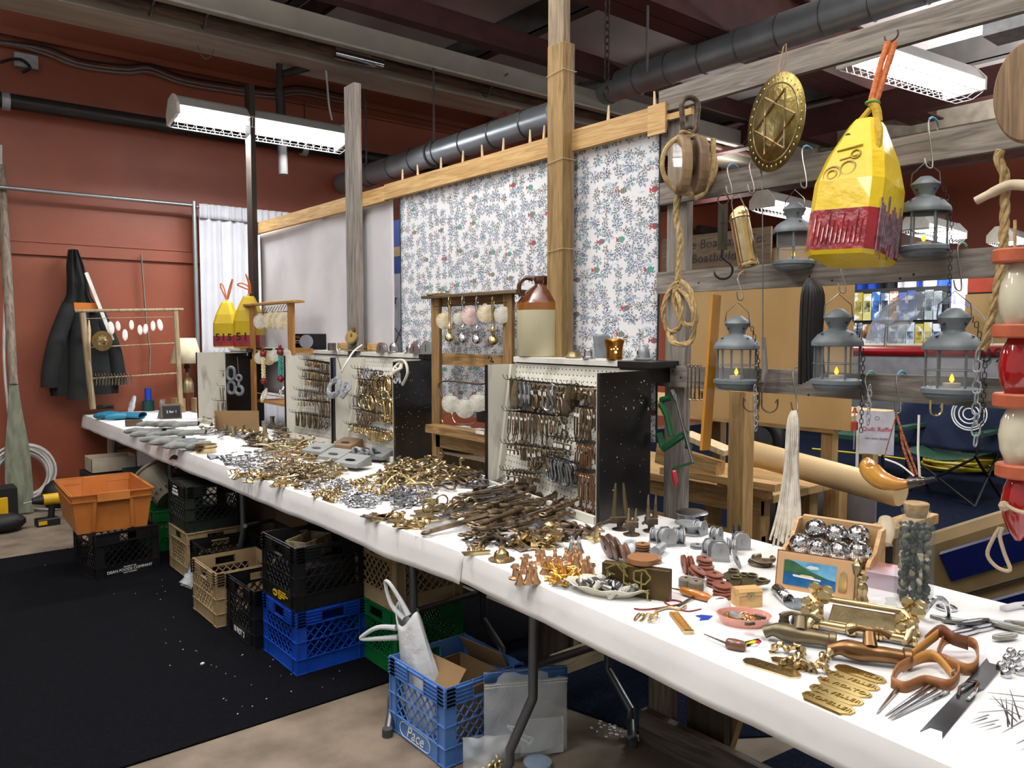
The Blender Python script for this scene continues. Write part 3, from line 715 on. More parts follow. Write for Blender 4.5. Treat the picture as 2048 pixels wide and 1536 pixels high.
def case(key,label,A,B,Bb,C,Cb,D,z1=1.375,zdoor=1.34,ledge=None,split_ledge=True):
 z0 = ZT + .006
 t = thing('pegboard_case',label,'display case',(B[0],B[1],z0)); O = Vector((B[0],B[1]))
 def l(p): return (p[0] - O.x,p[1] - O.y)
 a, b, bb, c, cb, d = map(l,(A,B,Bb,C,Cb,D)); H = z1 - z0; Hd = zdoor - z0
 m = MB(); m.cur = 0
 m.hexa([(bb[0],bb[1],.02),(cb[0],cb[1],.02),(cb[0] + .01,cb[1],.02),(bb[0] + .01,bb[1],.02),(b[0],b[1],H - .04),(c[0],c[1],H - .04),(c[0] + .01,c[1],H - .04),(b[0] + .01,b[1],H - .04)])
 m.build('pegboard',PEG,t)
 # left door: seen from its white inner side, black edge and batten
 m = MB(); m.cur = 0
 m.hexa([(a[0],a[1],0),(bb[0],bb[1],0),(bb[0],bb[1] + .014,0),(a[0],a[1] + .014,0),(a[0],a[1],Hd),(b[0],b[1],Hd),(b[0],b[1] + .014,Hd),(a[0],a[1] + .014,Hd)])
 ld = m.build('left_door',WHITEZ,t)
 m = MB(); m.hexa([(bb[0] - .03,bb[1] - .018,.0),(bb[0],bb[1] - .018,.0),(bb[0],bb[1] - .001,.0),(bb[0] - .03,bb[1] - .001,.0),(b[0] - .03,b[1] - .018,Hd),(b[0],b[1] - .018,Hd),(b[0],b[1] - .001,Hd),(b[0] - .03,b[1] - .001,Hd)]); m.build('door_batten',WHITEZ,ld)
 m = MB(); m.bb((a[0] - .006,a[1] - .002,0),(a[0],a[1] + .016,Hd)); m.build('door_edge',BLACKP,ld)
 # right door: swung forward, black outside
 m = MB(); q = (c[0] + .02,c[1]); quad_slab(m,d,q,0.0,Hd,.016)
 rd = m.build('right_door',BLACKP,t)
 dd = (Vector(q) - Vector(d)).normalized(); nn = Vector((-dd.y,dd.x))
 m = MB(); e = Vector(d) + nn * .0165; f_ = Vector(q) + nn * .0165; quad_slab(m,e,f_,.005,Hd - .005,.003); m.build('door_lining',WHITEZ,rd)
 m = MB(); quad_slab(m,Vector(d) - dd * .006 + nn * .002,Vector(d),.0,Hd,.012); m.build('door_edge',mat('worn_black_edge','#17130f',.6,col2='#6d5f4a',scale=22,stretch=(1,1,.2),fac=(.55,.75)),rd)
 # ledge (two white boards with a dark gap, black right end)
 if ledge:
  (x0,yl,yr,yk,xb) = ledge; x0 -= O.x; xb -= O.x; yl -= O.y; yr -= O.y; yk -= O.y
  m = MB(); m.cbox((x0 - .012,yk,H - .026),(xb,yl,H),.002); lt = m.build('top_ledge',WHITEP,t)
  m = MB(); m.bb((x0,yk,H - .062),(xb - .02,yl,H - .033)); m.build('header_board',WHITEP,t)
  m = MB(); m.bb((x0 + .006,yk,H - .034),(xb - .02,yl,H - .0255)); m.build('dark_gap',BLACK,t)
  if yr < yk:
   m = MB(); m.cbox((x0 - .014,yr,H - .028),(xb,yk - .001,H - .001),.002); m.bb((x0 + .0,yr + .03,H - .09),(xb - .02,yk - .001,H - .028)); m.build('black_ledge_end',BLACKP,t)
 m = MB(); quad_slab(m,(d[0] + .012,d[1] + .02),(a[0] + .0,a[1] - .02),.0,.032,.02) ; m.v = m.v; m.build('bottom_rail',WHITEZ,t)
 CASES[key] = (t,Vector((B[0],B[1],z0)),A,B,Bb,C,Cb,D,z1)
 return t
case('big','largest open pegboard case, crowded with tagged bronze hardware, black right door',(2.31,3.02),(2.46,3.0),(2.37,3.0),(2.46,2.13),(2.21,2.13),(2.16,2.11),1.383,1.345,(2.46,2.99,2.1,2.29,2.62))
case('ring','middle pegboard case with brass rings and a white-speckled black door',(2.36,4.76),(2.56,4.72),(2.44,4.73),(2.6,3.99),(2.36,3.93),(2.30,3.88),1.372,1.335,(2.575,4.95,3.98,4.04,2.66))
case('shackle','narrow pegboard case left of the brass ring case, hung with small shackles',(2.3,5.42),(2.5,5.38),(2.36,5.4),(2.585,4.86),(2.42,4.84),(2.36,4.8),1.372,1.335,(2.575,5.55,4.96,4.96,2.66))
case('far','farthest pegboard case under the two small yellow buoys',(2.1,6.78),(2.45,6.85),(2.3,6.8),(2.55,6.52),(2.3,6.42),(2.2,6.35),1.372,1.335,(2.4,6.85,6.3,6.42,2.66))
# specks of white paint on black doors
for key, n, lbl in (('big',46,''),('ring',60,'')):
 t, O, A, B, Bb, C, Cb, D, z1 = CASES[key]; m = MB()
 d = Vector(D); q = Vector((C[0] + .02,C[1])); dr = (q - d).normalized(); nn = Vector((dr.y,-dr.x))
 for i in range(n):
  u = rnd.random() * (q - d).length; z = rnd.uniform(.1,.57) if key == 'ring' or i % 2 else rnd.uniform(.44,.57)
  p = d + dr * u + nn * .0006; s = abs(rnd.gauss(0,.0018)) + .0012
  m.box((p.x - O.x,p.y - O.y,z),(.0012,s,s * rnd.choice((1,1,2.2))),Rz(math.atan2(dr.y,dr.x) + pi / 2))
 o = m.build('paint_specks',WHITEP,t); o['kind'] = 'stuff'
# tall black upright box end of the far case with big shackles handled below
# ---- hanging hardware prototypes (origin = hanging point, item in the YZ plane)
def proto(fn,m,name):
 mb = MB(); fn(mb); return mb.mesh(name,m)
def p_ring(R,r): return lambda mb: mb.torus((0,0,-R + r),R,r,18,6,Rm=Ry(pi / 2))
def p_shackle(mb):
 mb.tube([(0,-.011,-.052)] + arc((0,0,-.014),.011,pi,0,8,'yz') + [(0,.011,-.052)],.0034,6); mb.cyl((0,-.017,-.048),(0,.017,-.048),.0036,8)
def p_snap(mb):
 mb.tube(arc((0,0,-.012),.010,-.6,pi + .6,8,'yz'),.0032,6); mb.tube([(0,0,-.022),(0,.002,-.034)],.005,8)
 mb.tube([(0,0,-.034),(0,-.011,-.044),(0,-.012,-.068),(0,0,-.08),(0,.011,-.072),(0,.010,-.05),(0,.003,-.036)],[.004,.004,.005,.005,.005,.003,.003],6)
def p_long(mb):
 mb.tube([(0,0,-.0),(0,-.007,-.01),(0,-.007,-.1),(0,0,-.115),(0,.007,-.1),(0,.007,-.01)],.0033,6,closed=True)
 mb.tube([(0,0,-.112),(0,.004,-.135),(0,-.008,-.15),(0,-.014,-.14)],.0035,6)
def p_turn(mb):
 mb.torus((0,0,-.008),.007,.0026,10,5,Rm=Ry(pi / 2)); mb.cyl((0,0,-.015),(0,0,-.04),.0028,6)
 mb.tube([(0,-.006,-.04),(0,-.006,-.085),(0,.006,-.085),(0,.006,-.04)],.0032,6,closed=True); mb.cyl((0,0,-.085),(0,0,-.11),.0028,6); mb.torus((0,0,-.117),.007,.0026,10,5,Rm=Ry(pi / 2))
def p_cleat(mb):
 mb.prism([(-.006,0),(.006,0),(.013,-.05),(.010,-.085),(-.010,-.085),(-.013,-.05)],.006,-.003); mb.v = [(v[2],v[0],v[1]) for v in mb.v]
 mb.torus((0,0,.0),.008,.002,10,5,Rm=Ry(pi / 2))
def p_hookS(mb):
 mb.tube(arc((0,-.006,-.016),.016,0,pi * 1.1,8,'yz')[::-1] + arc((0,.012,-.055),.018,pi,2.1 * pi,8,'yz'),.0045,6)
def p_pulley(mb):
 mb.cyl((-.006,0,-.055),(.006,0,-.055),.02,16); mb.tube([(0,0,0),(0,-.012,-.03),(0,-.02,-.06)],.003,5); mb.tube([(0,0,0),(0,.012,-.03),(0,.02,-.06)],.003,5); mb.torus((0,0,-.004),.006,.002,10,5,Rm=Ry(pi / 2))
def p_small(mb):
 mb.tube(arc((0,0,-.01),.009,-.5,pi + .5,7,'yz'),.003,5); mb.bb((-.003,-.009,-.034),(.003,.009,-.018))
def p_tagd(fn):
 def g(mb):
  mb.cur = 0; fn(mb); mb.cur = 1; mb.bb((-.0045,-.006,-.034),(-.0035,.006,-.022)); mb.cur = 0
 return g
TAGW = mat('price_tag','#e8e6e0',.7)
IRONB = mat('iron_bronze','#4f4538',.42,.8,col2='#7c6c54',scale=30,rvar=.3)
def mk(fn,ms,nm):
 mb = MB(); fn(mb); return mb.mesh(nm,ms)
PT = {
 'ring': mk(p_ring(.018,.003),BRASS,'metal_ring'),'ringL': mk(p_ring(.036,.0036),BRASS,'metal_ring'),'ringXL': mk(p_ring(.052,.0042),BRASS,'metal_ring'),
 'ringG': mk(p_ring(.024,.004),GALV,'metal_ring'),
 'shackle': mk(p_shackle,BRONZE,'shackle'),'shackleG': mk(p_shackle,STEEL,'shackle'),'shackleI': mk(p_shackle,IRONB,'shackle'),
 'snap': mk(p_snap,BRONZE,'snap_hook'),'snapI': mk(p_snap,IRONB,'snap_hook'),'long': mk(p_long,COPPER if 0 else BRONZE,'long_hook'),'snapT': mk(p_tagd(p_snap),[IRONB,TAGW],'snap_hook'),'longT': mk(p_tagd(p_long),[BRONZE,TAGW],'long_hook'),
 'turn': mk(p_turn,mat('copper_bronze','#8a6c55',.34,1.0,var=.15,scale=20,rvar=.2),'turnbuckle'),'cleat': mk(p_cleat,IRONB,'hinge_plate'),'hookS': mk(p_hookS,STEEL,'s_hook'),'pulley': mk(p_pulley,STEEL,'small_pulley'),'smallT': mk(p_tagd(p_small),[IRONB,TAGW],'door_catch'),'small': mk(p_small,BRONZE,'door_catch'),'smallB': mk(p_small,BRASS,'door_catch'),'shackleB': mk(p_shackle,BRASS,'shackle')}
def boardx(key,y,z):  # x of the pegboard face at (y, z)
 t, O, A, B, Bb, C, Cb, D, z1 = CASES[key]
 v = (z - O.z - .02) / (z1 - .04 - O.z - .02); u = (y - B[1]) / (C[1] - B[1])
 xb = Bb[0] + (Cb[0] - Bb[0]) * u; xt = B[0] + (C[0] - B[0]) * u
 return xb + (xt - xb) * v
def hang_row(key,pl,pr,items,n,group,label,cat,per=2,zoff=0.0,sc=1.0):
 t, O, *_ = CASES[key]
 a, b = None, None
 for _k in range(3):
  X = 2.4 if a is None else boardx(key,a.y,a.z); a = onx(*pl,X - .06)
  X = 2.4 if b is None else boardx(key,b.y,b.z); b = onx(*pr,X - .06)
 for i in range(n):
  f = i / max(1,n - 1); y = a.y + (b.y - a.y) * f; z = a.z + (b.z - a.z) * f
  x = boardx(key,y,z)
  link('peg_hook',HOOK,t,Vector((x,y,z)) - O)
  for k in range(per):
   it = items[(i * len(items)) // n] if isinstance(items,list) else items
   o = link(PT[it].name,PT[it],None,(x - .02 - .085 * (k + .5) / per,y,z - .002),(rnd.uniform(-.16,.16),rnd.uniform(-.1,.1),rnd.uniform(-.45,.45)))
   o.scale = (sc * (1.6 if key == 'big' else 1.42),) * 3
   tag(o,label,cat,group)
HR = hang_row
HR('big',(1030,760),(1188,776),['cleat','pulley','pulley','snapT','snapI','snapT','hookS','snapI','snapT','cleat','small','snapI','shackleI'],18,'tarnished hardware on the top row of the largest case','tarnished hardware piece on the top row of the largest pegboard case','hardware',2,sc=1.0)
HR('big',(1028,822),(1120,832),['longT','longT','long','longT','snapI'],12,'bronze hooks on the second row of the largest case','bronze hook on the second row of the largest pegboard case','hook',2,sc=.62)
HR('big',(1112,826),(1130,832),['smallT','snapT'],2,'pair of latches mid board of the largest case','dark tagged latch alone near the middle of the largest pegboard case','latch',1)
HR('big',(1160,812),(1190,818),['longT','long','longT'],6,'long hooks right in the largest case','long bronze hook at the right of the largest case, level with the second row','hook',2,sc=.75)
HR('big',(1112,872),(1140,878),['smallT','smallT'],5,'tagged catches in the largest case','small white-tagged catch in the middle of the largest pegboard case','latch',1,sc=.8)
HR('big',(1026,887),(1130,900),['smallT','shackleI','snapT','shackleI','snapI','snapI'],13,'dark shackles on the third row of the largest case','dark iron shackle on the third row of the largest pegboard case','shackle',2,sc=.8)
HR('big',(1108,912),(1152,926),['hookS','hookS'],8,'silver hooks in the largest case','shiny curved silver hook low in the largest pegboard case','hook',2,sc=.85)
HR('big',(1024,940),(1072,948),['smallT','small'],8,'tagged catches on the lowest row of the largest case','white-tagged black catch on the lowest row of the largest case','latch',2,sc=.75)
HR('big',(1164,882),(1190,888),['turn','turn'],6,'upper copper turnbuckles of the largest case','copper turnbuckle in the upper cluster beside the black door of the largest case','turnbuckle',2,sc=.7)
HR('big',(1166,940),(1192,946),['turn','turn'],6,'lower copper turnbuckles of the largest case','copper turnbuckle in the lowest cluster beside the black door of the largest case','turnbuckle',2,sc=.8)
HR('ring',(722,738),(762,744),['snap','ringG','snap','ringG'],7,'hardware on the top row of the ring case','bronze or grey piece on the top row of the brass ring case','hardware',2,sc=.9)
HR('ring',(726,758),(762,762),['snap','shackle'],6,'bronze hooks under the top row of the ring case','bronze hook under the top row of the brass ring case','hook',2)
HR('ring',(764,752),(784,756),['ringL'],5,'upper brass rings of the ring case','brass ring in the uppermost ring cluster of the middle case','ring',3)
HR('ring',(716,792),(734,796),['shackleG'],4,'silver shackles in the ring case','silver shackle left of the brass rings in the middle case','shackle',2,sc=.9)
HR('ring',(734,790),(750,794),['ringL'],3,'left brass rings of the ring case','brass ring in the left ring cluster of the middle case','ring',3,sc=.85)
HR('ring',(758,778),(776,782),['ringL'],3,'middle brass rings of the ring case','brass ring in the middle ring cluster above the biggest rings','ring',3,sc=.95)
HR('ring',(774,797),(790,800),['ringXL'],3,'biggest brass rings','one of the biggest brass rings, hanging beside the speckled black door','ring',3)
HR('ring',(720,818),(770,828),['snap','shackle','small'],10,'bronze pieces on the fourth row of the ring case','small bronze piece on the fourth row of the brass ring case','hardware',2,sc=.75)
HR('ring',(708,848),(786,866),['ring','ring','shackleB','ring'],16,'small rings on the lowest row of the ring case','small brass ring on the lowest row of the middle case','ring',2,sc=.95)
HR('shackle',(612,720),(660,728),['small','smallB','shackle','shackleG'],11,'catches on the top row of the narrow case','small catch on the top row of the narrow pegboard case','latch',2,sc=.85)
HR('shackle',(610,740),(658,750),['shackle','shackleB','shackle','shackleI'],11,'shackles on the second row of the narrow case','small brass shackle on the second row of the narrow pegboard case','shackle',2,sc=.7)
HR('shackle',(614,758),(648,764),['shackleB','shackleI','cleat'],8,'pieces on the third row of the narrow case','small dark piece on the third row of the narrow pegboard case','hardware',2,sc=.6)
HR('shackle',(604,780),(650,790),['shackleG','snap','snap'],9,'snap hooks on the fourth row of the narrow case','small snap hook on the fourth row of the narrow pegboard case','hook',2,sc=.6)
HR('shackle',(602,800),(664,806),['shackleB','small','long','long'],12,'pieces on the fifth row of the narrow case','brass or copper piece on the fifth row of the narrow pegboard case','hardware',2,sc=.55)
HR('shackle',(598,825),(664,836),['cleat','cleat','snapI','shackleG'],12,'pieces on the lowest row of the narrow case','dark or silver piece on the lowest row of the narrow pegboard case','hardware',2,sc=.75)
for pl, pr, it, g in (((430,708),(452,708),'snapI','top'),((428,740),(450,742),'smallT','second'),((426,772),(452,772),'long','third'),((424,800),(450,802),'long','lowest')):
 HR('far',pl,pr,[it],5,f'pieces on the {g} row of the farthest case',f'dark hanging piece on the {g} row of the farthest case','hardware',2,sc=.9)
# big galvanized links and hook on the far case door
def on_case(px,py,X): return onx(px,py,X)
def bigring(px,py,X,a,b,r,name,label,cat,m=GALVM):
 q = onx(px,py,X); mb = MB(); pts = arc((0,0,b - a),a,0,pi,8,'yz') + arc((0,0,-(b - a)),a,pi,2 * pi,8,'yz'); mb.tube(pts,r,10,closed=True)
 o = mb.build(name,m,None,q,(0,0,rad(38))); return tag(o,label,cat)
bigring(462,747,2.18,.032,.05,.012,'chain_link','big galvanized chain link hanging in front of the farthest black door','chain link')
bigring(463,775,2.18,.030,.046,.012,'chain_link','second big galvanized link just below the first one','chain link')
q = onx(478,765,2.18); mb = MB(); mb.torus((0,0,.035),.022,.01,14,8,Rm=Ry(pi / 2)); mb.tube([(0,0,.012),(0,.004,-.02)] + arc((0,0,-.06),.032,pi * .55,2.35 * pi,14,'yz'),[.011] * 2 + [.013] * 13 + [.008,.005],10)
tag(mb.build('cargo_hook',GALVM,None,q,(0,0,rad(38))),'big galvanized cargo hook beside the two big links','hook')
MB().tube([(0,0,.062),(0,.01,.2)],.003,5).build('wire',STEEL,bpy.data.objects['cargo_hook'])
# cord hanks and grey line on the cases
def hank(loc,w,h,m,label,n=9,r=.006,cat='cord',name='cord_hank',rz=0):
 mb = MB()
 for i in range(n):
  ph = rnd.uniform(0,6); a = w * (.4 + .6 * rnd.random()); b = h * (.55 + .45 * rnd.random()); ty = rnd.uniform(-.4,.4)
  pts = [(rnd.uniform(-.3,.3) * r * 2 + .02 * sin(k),a * cos(k) + ty * w * .4 * sin(2 * k + ph),b * sin(k) + .1 * h * sin(3 * k + ph)) for k in [2 * pi * j / 18 for j in range(18)]]
  mb.tube(pts,r,6,closed=True)
 o = mb.build(name,m,None,loc,(0,0,rz)); return tag(o,label,cat)
GRL = mat('grey_line','#6f7377',.85,col2='#999da0',scale=60,bump=.3)
hank(onx(668,776,2.3),.085,.07,GRL,'grey bundled line hanging over the edge between two pegboard cases',11,.008)
hank(onx(690,780,2.3),.05,.05,GRL,'smaller grey bundle of line right of the larger grey one',7,.008)
cable(spl([onx(724,690,2.5),onx(708,702,2.42),onx(695,722,2.33),onx(683,742,2.3)]),.006,WHITE,'white cord looping off the ledge between two pegboard cases','cord')
cable([onx(672,700,2.36),onx(674,712,2.34),onx(684,745,2.3)],.0025,BC,'thin dark string down to the grey bundles of line','cord')
mb = MB(); mb.bb((-.006,-.012,-.14),(.006,.012,0)); tag(mb.build('blue_strap',mat('blue_strap','#22284a',.6),None,onx(669,715,2.33),(0,0,rad(-40))),'short dark blue strap hanging between two pegboard cases','strap')
hank(onx(795,735,2.27),.035,.03,WHITE if 0 else mat('offwhite_cord','#c9c5b8',.85),'off-white cord loops over the corner of the brass ring case',6,.007)
cable(spl([onx(788,722,2.3),onx(808,722,2.27),onx(815,745,2.25),onx(805,770,2.25)]),.008,mat('pale_hose','#b9b6aa',.6),'pale curved handle hanging on the corner of the brass ring case','handle')
q = onx(797,752,2.27); mb = MB()
for k in range(5): mb.torus((rnd.uniform(-.01,.01),rnd.uniform(-.03,.03),rnd.uniform(-.03,.03)),.016,.006,12,6,Rm=Ry(pi / 2 + rnd.uniform(-.5,.5)))
mb.tube([(0,-.01,.05),(0,.0,.01),(0,-.02,-.04)],.008,7); tag(mb.build('galvanized_fittings',GALV,None,q),'cluster of galvanized block fittings at the corner of the brass ring case','fitting')
# ================================================================ SHELL FRAMES
FW = wood('frame_wood','#6b5130','#98784b','z'); FWY = wood('frame_wood_y','#6b5130','#98784b','y'); FWO = wood('frame_wood_orange','#8a5f2c','#b18248','z'); FWOY = wood('frame_wood_orange_y','#8f6632','#b9894c','y')
def p_shell(R):
 mb = MB(); n = 22; pts = []
 for k in range(n):
  a = -pi / 2 + 2 * pi * k / n; r = R * (1 - .18 * max(0,sin(a)) ** 6); pts.append((r * cos(a) * 1.02,r * sin(a)))
 vs = [(-.16 * R,0,0)] + [(-.12 * R + (.02 * R if k % 2 else 0) - .0,y * .55,z * .55) for k,(y,z) in enumerate(pts)] + [((.012 * R if k % 2 else -.012 * R),y,z) for k,(y,z) in enumerate(pts)]
 vs = [(x * .6,y,z - R * 1.0) for x,y,z in vs]
 fs = [(0,1 + k,1 + (k + 1) % n) for k in range(n)] + [(1 + k,1 + n + k,1 + n + (k + 1) % n,1 + (k + 1) % n) for k in range(n)]
 mb.add(vs,fs,False)
 mb.prism([(-.28 * R,-.12 * R),(.28 * R,-.12 * R),(.18 * R,.06 * R),(-.18 * R,.06 * R)],.01 * R,-.02 * R); v = mb.v[-8:]; mb.v[-8:] = [(a[2],a[0],a[1]) for a in v]
 return mb
SHB = mat('shell_cream','#b3a37f',.5,col2='#d3c7ab',scale=26,rvar=.08); SHP = mat('shell_pink','#b08a88',.4,col2='#dcc6bd',scale=22); SHW = mat('shell_white','#b5b1a3',.5,col2='#cfccc0',scale=26,rvar=.05)
SH = {k: p_shell(.05).mesh('scallop_shell',m) for k,m in (('c',SHB),('p',SHP),('w',SHW))}
def shell(px,py,X,R,k,label,rz=0.0,grp=None):
 q = onx(px,py,X); o = link('scallop_shell',SH[k],None,(q.x,q.y,q.z + R * .95),(rnd.uniform(-.1,.1),0,rz),solid=.002)
 o.scale = (R / .05,) * 3; return tag(o,label,'shell',grp)
# frame 2 (in front of the printed sheet)
X2 = 2.5
yl = onx(877,800,X2).y; yr = onx(1022,700,X2).y; zt = onx(950,588,X2).z
f2 = thing('shell_display','brown wooden frame with shells and candlesticks, left of the stoneware jug','display frame',(X2,yl,ZT + .006))
z0 = ZT + .006; DY = yr - yl; HT = zt - z0
mb = MB(); mb.cbox((-.02,-.04,0),(.0,.04,HT - .01)); mb.build('frame_post',FW,f2)
mb = MB(); mb.cbox((-.02,DY - .03,.0),(.0,DY + .04,HT - .01)); mb.build('frame_post',FW,f2)
mb = MB(); mb.cbox((-.05,DY - .1,HT - .012),(.05,.1,HT + .006)); mb.build('top_board',wood('frame_top_dark','#4a3c28','#6e5c42','y'),f2)
mb = MB(); mb.bb((.002,DY,HT - .06),(.018,0,HT - .012)); mb.build('upper_rail',FWY,f2)
zz = onx(950,720,X2).z - z0; mb = MB(); mb.bb((.002,DY,zz - .035),(.02,0,zz + .03)); mb.build('middle_rail',FWY,f2)
zz = onx(930,860,X2).z - z0; mb = MB(); mb.bb((-.09,DY + .05,zz),(.0,0,zz + .014)); mb.bb((-.092,DY + .05,zz - .03),(-.08,0,zz)); mb.build('small_shelf',FWY,f2)
zz = onx(930,885,X2).z - z0; mb = MB(); mb.bb((-.02,DY,zz - .05),(.0,0,zz + .02)); mb.build('lower_rail',FWY,f2)
mb = MB(); mb.tube([(-.03,DY,HT - .055),(-.03,.0,HT - .06)],.002,5); mb.build('hanging_wire',BLACKM,f2)
for px, py, R, k, lb in ((888,640,.05,'c','cream scallop shell hanging at the left end of the jug-side frame'),(918,636,.036,'w','edge-on white shell between the first two candlesticks'),(941,630,.05,'p','pink scallop shell hanging between silver candlesticks'),(970,626,.048,'c','orange-cream scallop shell left of the right brass candlestick'),(1003,628,.046,'w','pale grey scallop shell at the right post of the frame'),
       (901,806,.052,'w','lower left white scallop shell on the curved wire'),(930,815,.056,'w','lower middle white scallop shell on the curved wire'),(957,804,.05,'w','lower right cream-white scallop shell on the curved wire')):
 shell(px,py,X2 - .035 if py < 700 else X2 - .06,R,k,lb,rad(32))
def candlestick(px,py,m,label):
 q = onx(px,py,X2 - .05); t = thing('candlestick',label,'candlestick',(q.x,q.y,q.z)); t.scale = (1.3,) * 3
 MB().torus((0,0,-.02),.02,.0018,14,5,Rm=Rz(.7) @ Rx(pi / 2)).build('hanging_ring',m,t)
 mb = MB(); mb.lathe([(.007,-.04),(.009,-.05),(.006,-.06),(.005,-.12),(.008,-.125),(.012,-.13),(.024,-.133),(.024,-.137),(.008,-.14),(.006,-.15),(.012,-.158),(.021,-.17),(.022,-.18),(.012,-.19),(.003,-.193)][::-1],14)
 mb.build('stick',m,t); MB().tube([(0,0,-.038)] + arc((0,0,-.03),.012,-pi / 2,pi * .9,6,'yz'),.0018,5).build('wire',m,t)
for px, m, lb in ((899,BRASS,'left brass hanging candlestick in the shell frame'),(926,CHROME,'left silver hanging candlestick in the shell frame'),(954,CHROME,'right silver hanging candlestick in the shell frame'),(986,BRASS,'right brass hanging candlestick in the shell frame')):
 candlestick(px,592,m,lb)
# curved driftwood-like wire rack with chain plate
cable(spl([onx(x,y,X2 - .05) for x,y in ((884,795),(877,770),(892,762),(930,765),(965,768),(985,760))]),.005,mat('brown_wire','#4a3a28',.5),'curved brown wire the lower shells hang from','hanger','wire_hanger')
cable(spl([onx(x,y,X2 - .11) for x,y in ((886,845),(884,838),(892,832),(903,826),(906,838),(915,848),(940,848),(950,842))]),.003,BRASS,'thin brass wire stand curling under the lower shells','wire','brass_wire')
mb = MB()
for k in range(9):
 q = onx(977 + 10 * sin(k / 8 * pi * .9),768 - k * 6.5,X2 - .1); mb.torus(q,.010,.004,10,5,Rm=Ry(pi / 2 + .3 * k))
tag(mb.build('chain_plate',IRONB),'curved dark metal link strip hanging at the left door of the largest case','fitting')
mb = MB(); q = onx(962,840,X2 - .03); mb.bb((q.x,q.y - .05,q.z - .012),(q.x + .01,q.y + .04,q.z + .05)); tag(mb.build('small_box',BLACK),'small black box on the little shelf behind the white shells','box')
q = onx(960,865,X2 - .093); mb = MB(); mb.bb((-.002,-.035,-.009),(.0,.035,.009)); o = mb.build('price_label',TAGW,f2,q - f2.location)
# brass tray on top of frame 2
q = onx(880,580,X2 + .02); mb = MB(); mb.lathe([(.001,0),(.075,.0),(.08,.008)],20); o = mb.build('brass_dish',BRASS,None,(q.x,q.y - .0,zt + .007)); tag(o,'flat brass dish with upright stem lying on top of the shell frame','dish')
mb = MB(); mb.lathe([(.015,0),(.006,.02),(.006,.03)],10); mb.cyl((0,-.075,.008),(0,-.075,.02),.012,10); mb.build('stem',BRASS,o,(0,0,.002))
# frame 1
X1 = 2.42
yl = onx(508,700,X1).y; yr = onx(585,650,X1).y; zt = onx(540,606,X1).z
f1 = thing('shell_display','orange-toned wooden frame with shells and beads, right of the small yellow buoys','display frame',(X1,yl,z0))
DY = yr - yl; HT = zt - z0
mb = MB(); mb.cbox((-.02,-.045,0),(.0,.035,HT - .01)); mb.build('frame_post',FWO,f1)
mb = MB(); mb.cbox((-.02,DY - .045,0),(.0,DY + .045,HT - .01)); mb.build('frame_post',FWO,f1)
mb = MB(); mb.cbox((-.045,DY - .12,HT - .012),(.045,.12,HT + .006)); mb.build('top_board',FWOY,f1)
for py in (655,702,790):
 zz = onx(540,py,X1).z - z0 + (.12 if py == 655 else 0); mb = MB(); mb.tube([(.0,DY,zz),(.0,0,zz)],.004,6); mb.build('dowel',FWOY,f1)
zz = onx(600,700,X1).z - z0; mb = MB(); mb.bb((-.005,DY - .3,zz - .025),(.02,DY + .0,zz + .015)); mb.build('side_arm',FWOY,f1)
zz = onx(560,808,X1).z - z0; mb = MB(); mb.bb((.02,DY - .1,zz - .02),(.3,0,zz)); mb.build('shelf_board',FWOY,f1)
for px, py, R, k, lb in ((519,642,.06,'w','white scallop shell at the left of the orange-toned frame'),(540,640,.066,'c','cream shell overlapping the next ones in the orange-toned frame'),(551,640,.064,'c','middle cream shell in the orange-toned frame'),(563,641,.066,'c','orange-centred shell at the right of the orange-toned frame'),(518,715,.05,'w','white shell left of the cream beads'),(537,716,.054,'c','tan shell between the bead strings'),(548,710,.05,'w','white shell behind the teal bead string'),(572,708,.042,'w','small cream shell right of the teal bead string')):
 shell(px,py,X1 - .045,R,k,lb,rad(32))
def beads(px,py0,py1,m,label):
 a = onx(px,py0,X1 - .09); b = onx(px + 1,py1,X1 - .09); t = thing('bead_string',label,'ornament',a)
 RB = mat('red_bead','#6a141a',.4); L_ = (b - a).length; me = MB().ball((0,0,0),.026,12).mesh('red_bead',RB)
 link('red_bead',me,t,(0,0,-.04)); link('red_bead',me,t,(0,0,-L_ + .03)); o = link('red_bead',me,t,(0,0,.0)); o.scale = (.5,.5,.7)
 mb = MB()
 for k in range(14):
  z = -.07 - (L_ - .13) * k / 13
  for j in range(3): a_ = k * .9 + j * 2.1; mb.ball((.009 * cos(a_),.009 * sin(a_),z),.0095,6)
 mb.build('knotted_cord',m,t)
beads(526,698,770,mat('cream_yarn','#d9cf9c',.8),'ornament of red beads and cream knotted cord')
beads(560,694,766,mat('teal_yarn','#2f8f83',.8),'ornament of red beads and teal knotted cord')
hank(onx(528,790,X1 - .1),.035,.05,mat('offwhite_cord','#c9c5b8',.85),'hank of off-white cord below the cream bead ornament',7,.005)
hank(onx(565,778,X1 - .12),.02,.04,CHROME,'silver chain bundle below the teal bead ornament',6,.005,'chain','chain_bundle')
mb = MB()
for k in range(8): q = onx(532 + k * 6,616 + .0 - k * 1.2,X1 - .01); mb.tube([q,q + Vector((-.02,0,-.03)),q + Vector((-.026,0,-.045))],.0022,5)
o = mb.build('hook_wires',BLACKM,f1); o.matrix_parent_inverse = Matrix.Translation(-Vector(f1.location))
o['kind'] = 'stuff'
